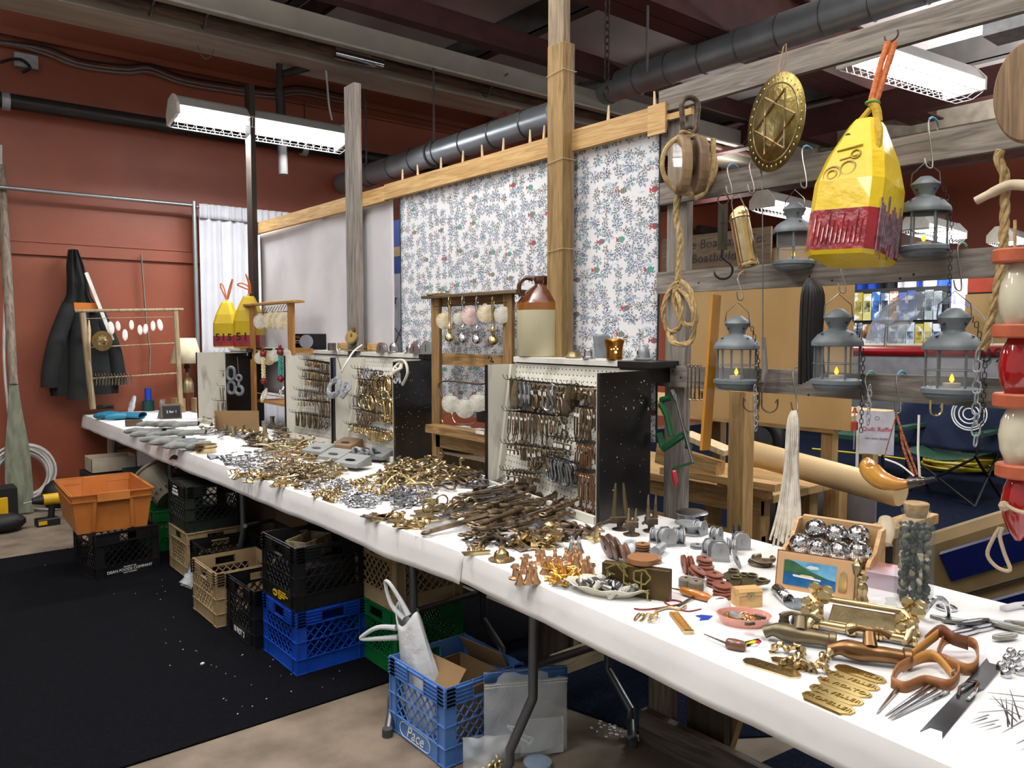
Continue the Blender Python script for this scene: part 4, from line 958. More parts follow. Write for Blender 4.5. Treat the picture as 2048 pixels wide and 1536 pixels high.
# ================================================================ CRATES, TUB AND BAGS UNDER THE TABLES
def plastic(name,c,c2=None,rough=.42): return mat(name,c,rough,col2=c2,var=.1,scale=7,rvar=0,bump=.03)
def seg_clip(x0,z0,dx,dz,r):
 lo, hi = 0.0, 1.0
 for p, d, a, b in ((x0,dx,r[0],r[2]),(z0,dz,r[1],r[3])):
  if abs(d) < 1e-9:
   if p < a or p > b: return None
   continue
  t0, t1 = (a - p) / d, (b - p) / d
  if t0 > t1: t0, t1 = t1, t0
  lo, hi = max(lo,t0), min(hi,t1)
 if hi - lo < 1e-3: return None
 return (x0 + dx * lo,z0 + dz * lo,x0 + dx * hi,z0 + dz * hi)
CH = .283
def wall_mesh(W,style):
 mb = MB(); c = .04; t = .004; z0, z1 = .07, .212
 def b(u0,u1,a,d,y0=-t / 2,y1=t / 2): mb.bb((u0,y0,a),(u1,y1,d))
 b(c,W - c,.0,z0); b(c,W - c,z1,.222); b(c,W - c,.262,CH)
 hh = .055 if style != 'solid' else 0.05
 b(c,W / 2 - hh,.222,.262); b(W / 2 + hh,W - c,.222,.262)
 for z in ((.218,.232,.246,.26,.274) if style == 'rib' else (.212,.278)):
  for (u0,u1) in (((0,W),) if not (.224 < z < .262) else ((0,W / 2 - hh),(W / 2 + hh,W))): b(u0,u1,z - .0015,z + .0015,-.009,-t / 2)
 b(0,W,z0 - .002,z0 + .002,-.008,-t / 2); b(0,W,.002,.006,-.006,-t / 2); b(0,W,.145,.149,-.006,-t / 2) if style == 'rib' else None
 for u in (c,W - c,W / 2 - hh,W / 2 + hh) if style == 'rib' else (c,W - c): b(u - .0015,u + .0015,.0 if u in (c,W - c) else .212,CH,-.008,-t / 2)
 r = (c,z0,W - c,z1); sp = .042 if style != 'fine' else .032; H = z1 - z0
 k = -8
 while c + k * sp < W + H:
  x = c + k * sp
  for s in (1,-1):
   q = seg_clip(x if s > 0 else x,z0,H * s * .95,H,r)
   if q and Vector((q[2] - q[0],q[3] - q[1])).length > .01: mb.bar((q[0],0,q[1]),(q[2],0,q[3]),.0042 if s < 0 else .0062,.0034,(0,1,0))
  k += 1
 return mb.mesh('side_wall',WHITE)
def corner_mesh(style):
 mb = MB(); c = .04; t = .004
 mb.bb((0,-t / 2,0),(c,t / 2,CH)); mb.bb((-t / 2,0,0),(t / 2,c,CH)); mb.bb((-.006,-.006,.0),(.004,.004,CH))
 if style == 'rib':
  for z in (.218,.232,.246,.26,.274,.147,.07,.005):
   mb.bb((-.009,-.009,z - .0015),(c,0,z + .0015)); mb.bb((-.009,0,z - .0015),(0,c,z + .0015))
 return mb.mesh('corner_post',WHITE)
def floor_mesh(W,D):
 mb = MB(); t = .004
 k = -10; sp = .04
 for s in (1,-1):
  for k in range(-12,22):
   q = seg_clip(k * sp,0,D * s,D,(0,0,W,D))
   if q: mb.bar((q[0],q[1],.012),(q[2],q[3],.012),.012,t)
 mb.bb((0,0,0),(W,.03,.015)); mb.bb((0,D - .03,0),(W,D,.015)); mb.bb((0,0,0),(.03,D,.015)); mb.bb((W - .03,0,0),(W,D,.015))
 return mb.mesh('bottom_grille',WHITE)
_cm = {}
def crate(x,y,z,m,label,W=.34,D=.36,style='rib',rz=0.0,grp=None,sc=1.0):
 t = thing('milk_crate',label,'crate',(x,y,z + .002),rz,grp)
 t.scale = (sc,) * 3
 def g(k,f):
  if k not in _cm: _cm[k] = f()
  return _cm[k]
 def put(nm,me,loc,r):
  o = link(nm,me,t,loc,(0,0,r)); o.material_slots[0].link = 'OBJECT'; o.material_slots[0].material = m; return o
 wx = g(('w',W,style),lambda: wall_mesh(W,style)); wy = g(('w',D,style),lambda: wall_mesh(D,style))
 put('side_wall',wx,(0,0,0),0); put('side_wall',wy,(W,0,0),pi / 2); put('side_wall',wx,(W,D,0),pi); put('side_wall',wy,(0,D,0),-pi / 2)
 cm = g(('c',style),lambda: corner_mesh(style))
 for (cx,cy,r) in ((0,0,0),(W,0,pi / 2),(W,D,pi),(0,D,-pi / 2)): put('corner_post',cm,(cx,cy,0),r)
 put('bottom_grille',g(('f',W,D),lambda: floor_mesh(W,D)),(0,0,0),0)
 return t
KB = plastic('black_plastic','#0d0d0f','#1a1a1d',.38); KG = plastic('dark_green_plastic','#151b18','#222a25',.45); KTAN = plastic('tan_plastic','#8a7656','#9f8a67',.5)
KBL = plastic('blue_plastic','#123a96','#1b4cb4',.35); KGR = plastic('green_plastic','#0c5226','#12692f',.4); KLB = plastic('light_blue_plastic','#4872b2','#5a84c2',.4)
crate(1.372,3.165,0,KBL,'deep blue milk crate at the bottom of its stack')
k1 = crate(1.372,3.165,.285,KB,'black milk crate with a yellow oval mark, stacked on the deep blue crate')
mb = MB(); mb.lathe([(.0,0),(.026,0),(.026,.001)],20); o = mb.build('oval_mark',mat('mark_yellow','#d8b820',.5),k1,(-.0095,.21,.037),(0,-pi / 2,0)); o.scale = (.62,1,1)
text('lettering','NDX',.016,BLACK,k1,(-.0112,.21,.037),(pi / 2,0,-pi / 2))
for i, s in enumerate(('PROPERTY OF THIS','DAIRY. UNAUTHORIZED','USE PUNISHABLE','BY LAW')): text('lettering',s,.0095,mat('mark_yellow',''),k1,(-.0095,.176,.054 - i * .0105),(pi / 2,0,-pi / 2),align='LEFT')
crate(1.70,2.872,0,KGR,'bright green milk crate under the tan crate',style='fine')
crate(1.702,2.875,.285,KTAN,'tan milk crate stacked on the bright green crate',style='solid')
k4 = crate(1.335,3.555,0,KB,'black crate with white numbers, between the tan crate and the blue crate')
text('lettering','10 NOT 3',.042,WHITE,k4,(-.0095,.19,.036),(pi / 2,0,-pi / 2),sx=.8)
crate(1.29,3.95,0,KTAN,'tan open crate just left of the black numbered crate',style='rib')
crate(1.395,4.34,0,KB,'black crate behind the open tan crate')
crate(1.42,4.86,0,KTAN,'tan crate under the green-black crate at the far stack',style='solid')
k7 = crate(1.425,4.865,.285,KG,'green-black crate with white lettering on top of the far tan crate',style='rib')
for i, s in enumerate(('PROPERTY OF','AGROMARK','HOOD DAIRY')): text('lettering',s,(.012,.022,.022)[i],WHITE,k7,(-.0105,.2,.255 - i * .022),(pi / 2,0,-pi / 2),sx=.9)
mb = MB()
for i in range(9): mb.cbox((.03,.02 + i * .036,.262),(.32,.046 + i * .036,.27),.001)
mb.build('packed_slats',KG,k7)['kind'] = 'stuff'
k8 = crate(.985,5.17,0,KB,'black crate lettered in white under the orange tub',W=.37,D=.34,style='solid',rz=rad(10))
for i, (s,z) in enumerate((('PROPERTY OF',.012),('DEAN FOODS COMPANY',.024),('DAIRY DIVISION',.011))): text('lettering',s,z,WHITE,k8,(.19,-.0045,.052 - i * .018),(pi / 2,0,0))
crate(1.42,5.6,0,KGR,'dark green crate behind the orange tub',style='fine')
k2 = crate(1.462,2.155,0,KLB,'light blue crate holding a white shopping bag, lettered in white')
text('lettering','Pace',.062,WHITE,k2,(-.0045,.19,.035),(pi / 2,0,-pi / 2),shear=.3)
mb = MB(); pts = arc((0,.11,.035),.028,pi / 2,1.5 * pi,10,'yz')
pts = [(-.0052,.19 + .075,.063),(-.0052,.19 - .075,.063)] + [(-.0052,.19 - .075 - .026 * sin(a),.036 + .027 * cos(a)) for a in [pi * i / 8 for i in range(9)]] + [(-.0052,.19 + .075,.009)] + [(-.0052,.19 + .075 + .026 * sin(a),.036 - .027 * cos(a)) for a in [pi * i / 8 for i in range(9)]]
mb.tube(pts,.0015,5,closed=True); mb.build('oval_outline',WHITE,k2)
# things visible inside the crates
def carton(c,d,rz,label,m=CARD,name='cardboard_box',cat='box',flap=False,tilt=(0,0)):
 x, y, z = d; mb = MB(); tk = .004
 for lo, hi in (((-x / 2,-y / 2,0),(x / 2,y / 2,tk)),((-x / 2,-y / 2,0),(-x / 2 + tk,y / 2,z)),((x / 2 - tk,-y / 2,0),(x / 2,y / 2,z)),((-x / 2,-y / 2,0),(x / 2,-y / 2 + tk,z)),((-x / 2,y / 2 - tk,0),(x / 2,y / 2,z))): mb.bb(lo,hi)
 o = mb.build(name,m,None,c,(tilt[0],tilt[1],rz)); return tag(o,label,cat)
o = carton((1.64,2.33,.02),(.25,.27,.215),rad(5),'open cardboard box standing in the light blue crate')
for s in (0,1):
 mb = MB(); mb.box((0,0,0),(.12,.24,.003)); mb.build('flap',CARD,o,(-.1 + .2 * s + .04 * s,0,.235),(0,rad(-50 if s == 0 else 60),0))
# white shopping bag
BAGM = mat('bag_white','#d9dcdf',.35,alpha=.88,var=.04,scale=9,bump=.5,bscale=24)
bag = thing('shopping_bag','white plastic shopping bag with loop handles stuffed in the light blue crate','bag',(1.545,2.40,.03))
mb = MB()
def bagf(u,v):
 a = 2 * pi * u; h = .40 * v; w = .105 * (1 - .45 * v ** 2) * (1 + .16 * noise((3 * cos(a),3 * sin(a),v * 3)))
 return (w * cos(a) * .55 - .02 * v,w * sin(a) * 1.15 + .10 * v * v,h * (1 - .08 * cos(a * 2)) + .012 * noise((a,v * 6,1)))
mb.grid(bagf,40,22); mb.build('bag_body',BAGM,bag,solid=.001)
def ribbon(mb,pts,w,t,up):
 for a, b in zip(pts,pts[1:]): mb.bar(a,b,w,t,up)
for k, pts in enumerate((((-.02,.12,.38),(-.04,.18,.42),(-.05,.21,.50),(-.05,.18,.51),(-.03,.13,.45),(-.02,.09,.40)),((-.04,.15,.34),(-.08,.22,.33),(-.11,.285,.285),(-.11,.29,.27),(-.07,.23,.28),(-.03,.15,.30)))):
 mb = MB(); P = spl(pts,5); mb.tube(P,[.012 - .005 * sin(pi * i / (len(P) - 1)) for i in range(len(P))],8); mb.build('handle',BAGM,bag)
# zip bags
def zipbag(name,loc,W,H,rz,label,blue=True,lean=0,tuck=None):
 t = thing(name,label,'bag',loc,rot=(lean,0,rz)); mb = MB()
 for s in (-1,1):
  mb.grid(lambda u,v: ((u - .5) * W * (1 - .06 * v * 0),s * (.05 * sin(pi * u) * (1 - v) ** .5 * (.4 + .6 * v if v < .1 else 1) + .004) + .012 * noise((u * 5,v * 4,s)),H * v),18,18)
 mb.build('bag_film',PLAST,t,solid=.0006)
 if blue:
  mb = MB(); mb.grid(lambda u,v: ((u - .5) * W,-.008 + .018 * noise((u * 3,2,s)),H - .035 + .035 * v),18,2); mb.grid(lambda u,v: ((u - .5) * W,.008 + .012 * sin(pi * u),H - .035 + .035 * v),18,2)
  mb.build('zip_strip',mat('zip_blue','#28558f',.4,alpha=.85),t,solid=.0012)
  mb = MB()
  for z in (H - .04,H - .05): mb.tube([((u / 16 - .5) * W,-.014 + .018 * noise((u / 16 * 3,2,s)),z) for u in range(17)],.0014,5)
  mb.build('zip_ridge',WHITE,t)['kind'] = 'stuff'
 return t
zb = zipbag('zip_bag',(1.735,2.05,.003),.30,.31,rad(-28),'large clear zip bag with a blue top edge on the floor behind the bent leg')
mb = MB(); mb.bb((-.02,-.012,.0),(.135,-.006,.13)); mb.build('paper_sheet',mat('paper','#d0d1d2',.7),zb)
mb = MB(); mb.tube(spl([(-.07,-.02,.12),(-.01,-.025,.11),(0,-.03,.13),(-.01,-.03,.14),(-.015,-.03,.09),(.02,-.03,.07),(.0,-.03,.05)],5),.005,7); mb.tube(spl([(-.07,-.02,.12),(-.03,-.025,.08),(.0,-.03,.06)],5),.0045,7); mb.build('white_clip',WHITE,zb)
bb_ = onz(945,1540,0.0); t = zipbag('parts_bag',(1.545,2.03,.003),.16,.14,rad(-30),'small clear bag of pale brass rings at the foot of the light blue crate',False)
PB = mat('pale_brass','#c9b27a',.3,.9,var=.1); me = MB().torus((0,0,0),.014,.005,14,7).mesh('brass_ring',PB)
for i in range(16):
 o = link('brass_ring',me,None,(1.545 + rnd.uniform(-.04,.04),2.0 + rnd.uniform(-.03,.03),.015 + .045 * rnd.random()),(rnd.random() * 3,rnd.random() * 3,0)); tag(o,'pale brass ring inside the small clear bag by the light blue crate','ring','pale brass rings in the clear bag')
t = zipbag('zip_bag',(1.36,4.70,.004),.12,.11,rad(-75),'small crumpled clear zip bag on the carpet beside the tan crates',True,lean=rad(-35))
p = onz(1075,1534,.0); mb = MB(); mb.lathe([(.0,.002),(.045,.002),(.05,.02),(.03,.03),(.0,.033)],20,c=(p.x,p.y,0)); tag(mb.build('plastic_disc',mat('clear_lid','#a9c0d8',.2,alpha=.6)),'clear bluish plastic lid on the concrete at the bottom edge','lid')
# orange tub
OR = plastic('orange_plastic','#a8642c','#b87236',.42)
tub = thing('orange_tub','orange plastic tub standing on the black lettered crate','tub',(1.10,5.52,.286),rad(-2))
def tubm(w0,l0,w1,l1,h,t):
 mb = MB()
 def rr(w,l,z,ins=0): return [(-w / 2 + ins,-l / 2 + ins,z),(w / 2 - ins,-l / 2 + ins,z),(w / 2 - ins,l / 2 - ins,z),(-w / 2 + ins,l / 2 - ins,z)]
 lv = [rr(w0,l0,0),rr(w1,l1,h),rr(w1,l1,h,t),rr(w0,l0,.006,t)]
 vs = sum(lv,[]); fs = [(3,2,1,0)]
 for k in range(3):
  for i in range(4): j = (i + 1) % 4; fs.append((k * 4 + i,k * 4 + j,k * 4 + 4 + j,k * 4 + 4 + i))
 fs.append((12,13,14,15)); mb.add(vs,fs)
 for z, o_ in ((h - .004,.012),(h - .045,.012)):
  f = z / h; w = w0 + (w1 - w0) * f; l = l0 + (l1 - l0) * f
  for s in (-1,1): mb.bb((-w / 2 - o_,s * l / 2 - .006,z),(w / 2 + o_,s * l / 2 + s * o_,z + .006)); mb.bb((s * w / 2 - .006,-l / 2 - o_,z),(s * w / 2 + s * o_,l / 2 + o_,z + .006))
 return mb
HT = .245
tubm(.39,.58,.45,.66,HT,.005).build('tub_body',OR,tub)
for s in (-1,1):
 m = MB()
 m.hexa([(-.12,s * .302,.01),(-.10,s * .302,.01),(-.10,s * .29,.01),(-.12,s * .29,.01),(-.11,s * .34,HT - .05),(-.09,s * .34,HT - .05),(-.09,s * .32,HT - .05),(-.11,s * .32,HT - .05)])
 m.build('side_rib',OR,tub); m = MB()
 m.hexa([(.10,s * .302,.01),(.12,s * .302,.01),(.12,s * .29,.01),(.10,s * .29,.01),(.09,s * .34,HT - .05),(.11,s * .34,HT - .05),(.11,s * .32,HT - .05),(.09,s * .32,HT - .05)])
 m.build('side_rib',OR,tub)
m = MB(); m.bb((-.09,-.352,HT - .048),(.09,-.335,HT + .004)); m.build('grip',OR,tub)
mb = MB(); mb.hexa([(-.09,.30,.02),(.09,.30,.02),(.09,.295,.02),(-.09,.295,.02),(-.07,.322,HT),(.07,.322,HT),(.07,.312,HT),(-.07,.312,HT)]); mb.build('inner_panel',OR,tub)
# far under-table objects
p = onz(183,995,0); carton((1.50,7.2,.35),(.34,.26,.12),rad(0),'pale grey open box behind the orange tub',mat('pale_box','#a69b8b',.7))
mb = MB(); mb.bb((-.08,-.06,.05),(.08,.06,.115)); tag(mb.build('white_box',WHITE,None,(1.5,7.2,.31)),'white carton inside the pale grey open box','box')
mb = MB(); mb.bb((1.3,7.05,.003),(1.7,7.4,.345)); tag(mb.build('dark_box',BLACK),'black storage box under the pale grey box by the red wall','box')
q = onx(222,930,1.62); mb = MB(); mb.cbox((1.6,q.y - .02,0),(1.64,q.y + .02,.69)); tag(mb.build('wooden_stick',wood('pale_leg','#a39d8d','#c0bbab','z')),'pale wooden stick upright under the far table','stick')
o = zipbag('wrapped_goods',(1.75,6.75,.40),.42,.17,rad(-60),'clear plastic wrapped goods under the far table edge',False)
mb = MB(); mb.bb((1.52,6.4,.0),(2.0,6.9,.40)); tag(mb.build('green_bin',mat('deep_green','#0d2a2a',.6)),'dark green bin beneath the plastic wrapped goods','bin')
# leaning grey ribbed basket
gb = thing('ribbed_basket','grey-beige ribbed plastic basket tipped on its side behind the orange tub','basket',(1.62,5.95,.30),rot=(rad(-50),rad(20),rad(35)))
GBM = plastic('basket_beige','#6f6858','#857d6b',.5); mb = MB(); mb.lathe([(.10,-.02),(.15,.22),(.165,.225),(.165,.24),(.145,.24),(.095,-.012)],28); mb.build('basket_wall',GBM,gb)
me = MB().bb((.118,-.004,.02),(.135,.004,.19)).mesh('basket_rib',GBM)
for i in range(20): link('basket_rib',me,gb,None,(0,rad(10) * 0,2 * pi * i / 20))
# shelving / boxes behind the leg
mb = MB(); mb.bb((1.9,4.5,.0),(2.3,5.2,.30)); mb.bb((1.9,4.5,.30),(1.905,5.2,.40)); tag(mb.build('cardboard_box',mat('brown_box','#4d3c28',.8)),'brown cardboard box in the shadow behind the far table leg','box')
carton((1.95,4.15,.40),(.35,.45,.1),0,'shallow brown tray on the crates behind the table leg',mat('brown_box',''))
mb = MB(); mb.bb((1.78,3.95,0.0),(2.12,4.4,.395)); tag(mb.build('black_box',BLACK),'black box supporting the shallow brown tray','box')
me = MB().cbox((-.035,-.05,0),(.035,.05,.02),.002).mesh('paper_packet',mat('packet','#6b6250',.6,rvar=.3))
for i, (x,y,z) in enumerate(((1.47,3.3,.306),(1.56,3.27,.306),(1.48,3.42,.306),(1.6,3.38,.306),(1.53,3.35,.33),(1.62,3.28,.326))):
 o = link('paper_packet',me,None,(x,y,z),(0,0,rnd.uniform(-.6,.6))); tag(o,'brown paper packet lying inside the black crate with the yellow mark','packet','packets in the black crate')
o = carton((1.55,3.42,.45),(.2,.12,.09),rad(30),'small printed carton sticking out of the black crate with the yellow mark',mat('printed','#5b5142',.6,col2='#94876b',scale=30))
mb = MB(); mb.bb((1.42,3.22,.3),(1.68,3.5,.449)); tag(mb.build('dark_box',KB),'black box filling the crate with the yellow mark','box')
# timber feet under the fence and the near trestle
def timber(a,b,w,h,m,parent=None,up=(0,0,1)):
 mb = MB(); mb.bar(a,b,w,h,up); return mb.build('timber',m,parent)
FW3 = wood('foot_wood','#4f453a','#74685a','z'); FWL = wood('foot_wood_pale','#8a7a5c','#ab9a78','z')
ft = thing('trestle','dark timber trestle standing under the near end of the table','trestle',(2.18,1.8,0)); O = ft.location
mb = MB(); mb.cbox((2.16,1.75,.0),(2.20,1.85,.69)); o = mb.build('upright_board',FW3,ft); o.location = -O
mb = MB(); mb.cbox((2.12,1.0,.003),(2.16,1.86,.12)); o = mb.build('foot_board',wood('foot_wood_y','#463d33','#6b5f52','y'),ft); o.location = -O
mb = MB(); mb.cbox((2.22,1.56,.003),(2.25,1.72,.69)); o = mb.build('wide_board',wood('dark_board','#2a221b','#43372b','z'),ft); o.location = -O
mb = MB(); mb.hexa([(2.26,1.58,.0),(2.3,1.58,.0),(2.3,1.68,0),(2.26,1.68,0),(2.34,1.42,.69),(2.38,1.42,.69),(2.38,1.6,.69),(2.34,1.6,.69)]); o = mb.build('slanted_board',WT,ft); o.location = -O
ft = thing('fence_foot','timber foot and brace holding up the fence, behind the bent table leg','support',(2.45,2.45,0)); O = ft.location
for nm, lo, hi, m in (('foot_board',(2.22,2.43,.003),(2.80,2.47,.1),wood('foot_wood_x','#7d7058','#a39677','x')),('dark_board',(2.2,2.48,.003),(2.34,2.51,.68),wood('dark_board','','')),('upright_board',(2.37,2.47,.003),(2.41,2.51,.68),FW3),('pale_board',(2.43,2.475,.1),(2.6,2.51,.66),WT)):
 mb = MB(); mb.cbox(lo,hi); o = mb.build(nm,m,ft); o.location = -O
o = timber((2.2,2.42,.45),(2.42,2.42,.66),.03,.06,WOODG,ft); o.location = -O
# ================================================================ SMALL HARDWARE ON THE TABLECLOTHS
TB = .0475  # unused height guard
def flat(fn,m,nm): mb = MB(); fn(mb); return mb.mesh(nm,m)
def f_jhook(mb):
 mb.tube(spl([(-.05,0,.006),(-.01,.004,.014),(.03,0,.01),(.045,.014,.012),(.036,.028,.02),(.022,.024,.026)],3),[.0045] * 13 + [.0035] * 3,6); mb.lathe([(.012,0),(.012,.003),(.006,.006)],10,c=(-.05,0,.001))
def f_cleat(mb):
 mb.tube([(-.045,0,.02),(-.02,0,.016),(.02,0,.016),(.045,0,.02)],[.003,.006,.006,.003],7); mb.bb((-.02,-.008,0),(-.01,.008,.014)); mb.bb((.01,-.008,0),(.02,.008,.014)); mb.bb((-.026,-.01,0),(.026,.01,.003))
def f_hinge(mb):
 mb.bb((-.028,-.016,0),(.028,-.001,.003)); mb.bb((-.028,.001,0),(.028,.016,.003)); mb.cyl((-.028,0,.003),(.028,0,.003),.0035,7)
 for x in (-.018,.018):
  for y in (-.009,.009): mb.cyl((x,y,.003),(x,y,.0045),.0024,6)
def f_ringplate(mb):
 mb.bb((-.04,-.022,0),(.04,.022,.006)); mb.torus((0,0,.02),.017,.0025,14,5,Rm=Rx(pi / 2)); mb.bb((-.006,-.004,.005),(.006,.004,.012))
def f_knob(mb): mb.lathe([(.012,0),(.012,.003),(.005,.006),(.005,.012),(.011,.018),(.012,.023),(.006,.028),(0,.029)],12)
def f_swirl(mb): mb.tube(spl([(-.02,0,.004),(-.01,.012,.006),(.004,.008,.012),(.002,-.008,.01),(.018,-.012,.006),(.026,.002,.004),(.018,.012,.008)],3),.0035,6)
def f_ring(mb): mb.torus((0,0,.004),.014,.0032,14,6)
def f_oval(mb): mb.torus((0,0,.004),.026,.003,18,6)
def f_bracket(mb):
 mb.bb((-.03,-.012,0),(.03,.012,.003)); mb.tube(arc((0,0,.004),.018,0,pi,8),.0035,6); mb.ball((0,0,.023),.006,8)
def f_leaf(mb):
 mb.prism([(-.045,0),(-.02,.013),(.02,.013),(.045,0),(.02,-.013),(-.02,-.013)],.0025); mb.cyl((-.03,0,.0025),(-.03,0,.005),.004,8); mb.cyl((.03,0,.0025),(.03,0,.005),.004,8); mb.torus((0,0,.007),.009,.002,10,5,Rm=Rx(pi / 2))
def f_shook(mb): mb.tube(arc((-.009,.0,.003),.009,0,pi * 1.1,6,'xy') + arc((.009,0,.003),.009,pi * 2,pi,6,'xy')[::-1][0:0] + arc((.009,0,.003),.009,pi,2.1 * pi,6,'xy'),.0028,6)
def f_screweye(mb): mb.torus((0,0,.005),.008,.0025,10,5); mb.cyl((.008,0,.005),(.032,0,.003),.0026,6,.001)
def f_turn(mb):
 mb.tube([(-.05,-.012,.014),(-.05,.012,.014),(.05,.012,.014),(.05,-.012,.014)],.0065,7,closed=True); mb.cyl((-.05,0,.014),(-.10,0,.014),.006,8); mb.cyl((.05,0,.014),(.10,0,.014),.006,8)
 mb.torus((-.112,0,.014),.013,.005,12,6); mb.tube(arc((.115,0,.014),.013,pi / 2,2 * pi,8,'xy'),.005,6); mb.lathe([(.014,-.01),(.016,0),(.014,.01)],10,c=(-.05,0,.014),R=Ry(pi / 2)); mb.lathe([(.014,-.01),(.016,0),(.014,.01)],10,c=(.05,0,.014),R=Ry(pi / 2))
def f_rod(mb): mb.tube([(-.13,0,.01),(.12,0,.01)],[.007,.009],8); mb.torus((-.142,0,.01),.013,.005,12,6); mb.lathe([(.013,-.02),(.015,-.012),(.013,.012),(.01,.02)],10,c=(.09,0,.012),R=Ry(pi / 2))
def f_nut(mb): mb.lathe([(.007,0),(.014,0),(.014,.012),(.007,.012),(.007,0)],6,caps=False)
def f_bell(mb): mb.lathe([(.0155,0),(.015,.003),(.0098,.009),(.0062,.022),(.0052,.029),(.0068,.032),(.004,.038),(0,.040)],14)
def f_bollard(mb): mb.lathe([(.018,0),(.018,.003),(.009,.006),(.007,.022),(.011,.027),(.009,.033),(0,.035)],12); mb.cyl((-.018,0,.024),(.018,0,.024),.004,8)
def f_anchor(mb):
 mb.cyl((-.016,0,.004),(.014,0,.004),.0026,6); mb.tube(arc((.0,0,.004),.016,-1.2,1.2,8,'xy'),[.002] + [.0032] * 7 + [.002],6); mb.torus((-.019,0,.004),.004,.0016,8,5); mb.cyl((-.011,-.008,.004),(-.011,.008,.004),.0022,6)
def f_wedge(mb):  # cast floor cleat with an oval hole
 mb.hexa([(-.06,-.045,0),(.06,-.045,0),(.06,.045,0),(-.06,.045,0),(-.056,-.042,.012),(.056,-.042,.012),(.056,.042,.034),(-.056,.042,.034)])
def f_bucklestrap(mb): mb.bb((-.06,-.01,0),(.06,.01,.003)); mb.tube([(.04,-.014,.005),(.04,.014,.005),(.065,.014,.005),(.065,-.014,.005)],.002,5,closed=True)
CPL = mat('copper_plate','#97785a',.32,1.0,col2='#b89b70',scale=20,rvar=.2)
P5 = {k: flat(f,m,n) for k,(f,m,n) in {
 'jB': (f_jhook,BRASSD,'coat_hook'),'jZ': (f_jhook,BRONZE,'coat_hook'),'jG': (f_jhook,BRASS,'coat_hook'),'cB': (f_cleat,BRASS,'boat_cleat'),'cC': (f_cleat,CHROME,'boat_cleat'),'cI': (f_cleat,IRON,'boat_cleat'),
 'hB': (f_hinge,BRASS,'hinge_fitting'),'hZ': (f_hinge,BRONZE,'hinge_fitting'),'rp': (f_ringplate,BRONZE,'ring_plate'),'rpB': (f_ringplate,BRASSD,'ring_plate'),'kB': (f_knob,BRASS,'knob_fitting'),'kC': (f_knob,CHROME,'knob_fitting'),
 'sB': (f_swirl,BRASS,'swivel_hook'),'sC': (f_swirl,CHROME,'swivel_hook'),'sS': (f_swirl,STEEL,'swivel_hook'),'rB': (f_ring,BRASS,'small_ring'),'rC': (f_ring,CHROME,'small_ring'),'rS': (f_ring,STEEL,'small_ring'),'oB': (f_oval,BRASSD,'large_ring'),
 'bB': (f_bracket,BRASS,'drawer_pull'),'bZ': (f_bracket,BRONZE,'drawer_pull'),'bC': (f_bracket,CHROME,'drawer_pull'),'lC': (f_leaf,CPL,'hasp_plate'),'lB': (f_leaf,BRASSD,'hasp_plate'),'lI': (f_leaf,IRON,'hasp_plate'),
 'shC': (f_shook,CHROME,'s_hook'),'eC': (f_screweye,CHROME,'screw_eye'),'eB': (f_screweye,BRASS,'screw_eye'),'tu': (f_turn,IRONB,'turnbuckle'),'tuS': (f_turn,STEEL,'turnbuckle'),'rod': (f_rod,IRONB,'rigging_rod'),'rodB': (f_rod,BRONZE,'rigging_rod'),
 'nut': (f_nut,mat('rusty_nut','#4a3022',.7,.3,col2='#7a5236',scale=40),'hex_nut'),'bell': (f_bell,COPPER,'copper_bell'),'boll': (f_bollard,COPPER,'copper_bollard'),'an': (f_anchor,mat('gold','#d8a84e',.2,1.0,var=.05),'gold_anchor'),'bellC': (f_bell,CHROME,'silver_bell'),'st': (f_bucklestrap,STEEL,'steel_strap')}.items()}
def inpoly(x,y,P):
 r = False; j = len(P) - 1
 for i in range(len(P)):
  if (P[i][1] > y) != (P[j][1] > y) and x < (P[j][0] - P[i][0]) * (y - P[i][1]) / (P[j][1] - P[i][1]) + P[i][0]: r = not r
  j = i
 return r
def heap(keys,poly,n,label,cat,group,h=.012,sc=(.9,1.2),tilt=.35,ang=None,aw=.5,prand=rnd):
 W = [tuple(T(*p)[:2]) for p in poly]; xs = [p[0] for p in W]; ys = [p[1] for p in W]; k = 0; g = 0
 while k < n and g < n * 60:
  g += 1; x = rnd.uniform(min(xs),max(xs)); y = rnd.uniform(min(ys),max(ys))
  if not inpoly(x,y,W): continue
  me = P5[keys[k % len(keys)]]; a = rnd.uniform(-pi,pi) if ang is None else ang + rnd.gauss(0,aw)
  q = k / n; z = ZT + .004 + h * q * rnd.uniform(.2,1)
  o = link(me.name.split('.')[0],me,None,(x,y,z),(rnd.uniform(-tilt,tilt) * q,rnd.uniform(-tilt,tilt) * q,a)); s = rnd.uniform(*sc); o.scale = (s,s,s)
  tag(o,label,cat,group); k += 1
H_ = heap
H_(['sS','sC','st','sB','jG'],[(415,838),(500,845),(505,872),(440,885),(400,862)],46,'curled silver or brass strap piece in the heap behind the grey gloves','hardware','strap pieces behind the grey gloves',.05,(1.3,1.9))
H_(['lI','cI','rpB','hZ','kB'],[(500,868),(585,862),(600,885),(520,900),(480,890)],34,'mixed fitting near the foot of the orange-toned shell frame','fitting','fittings by the orange-toned frame',.03,(1.1,1.6))
H_(['rS','shC','sS','eC','rC'],[(430,918),(480,905),(555,905),(545,945),(470,945)],90,'little silver fitting in the left silver heap by the front edge','fitting','left heap of little silver fittings',.012,(.9,1.4))
H_(['hB','cB','kB','bB'],[(455,945),(520,950),(600,968),(598,985),(520,972),(450,955)],34,'small brass fitting in the row along the left front edge of the cloth','fitting','brass fittings along the left front edge',.006,(.8,1.2))
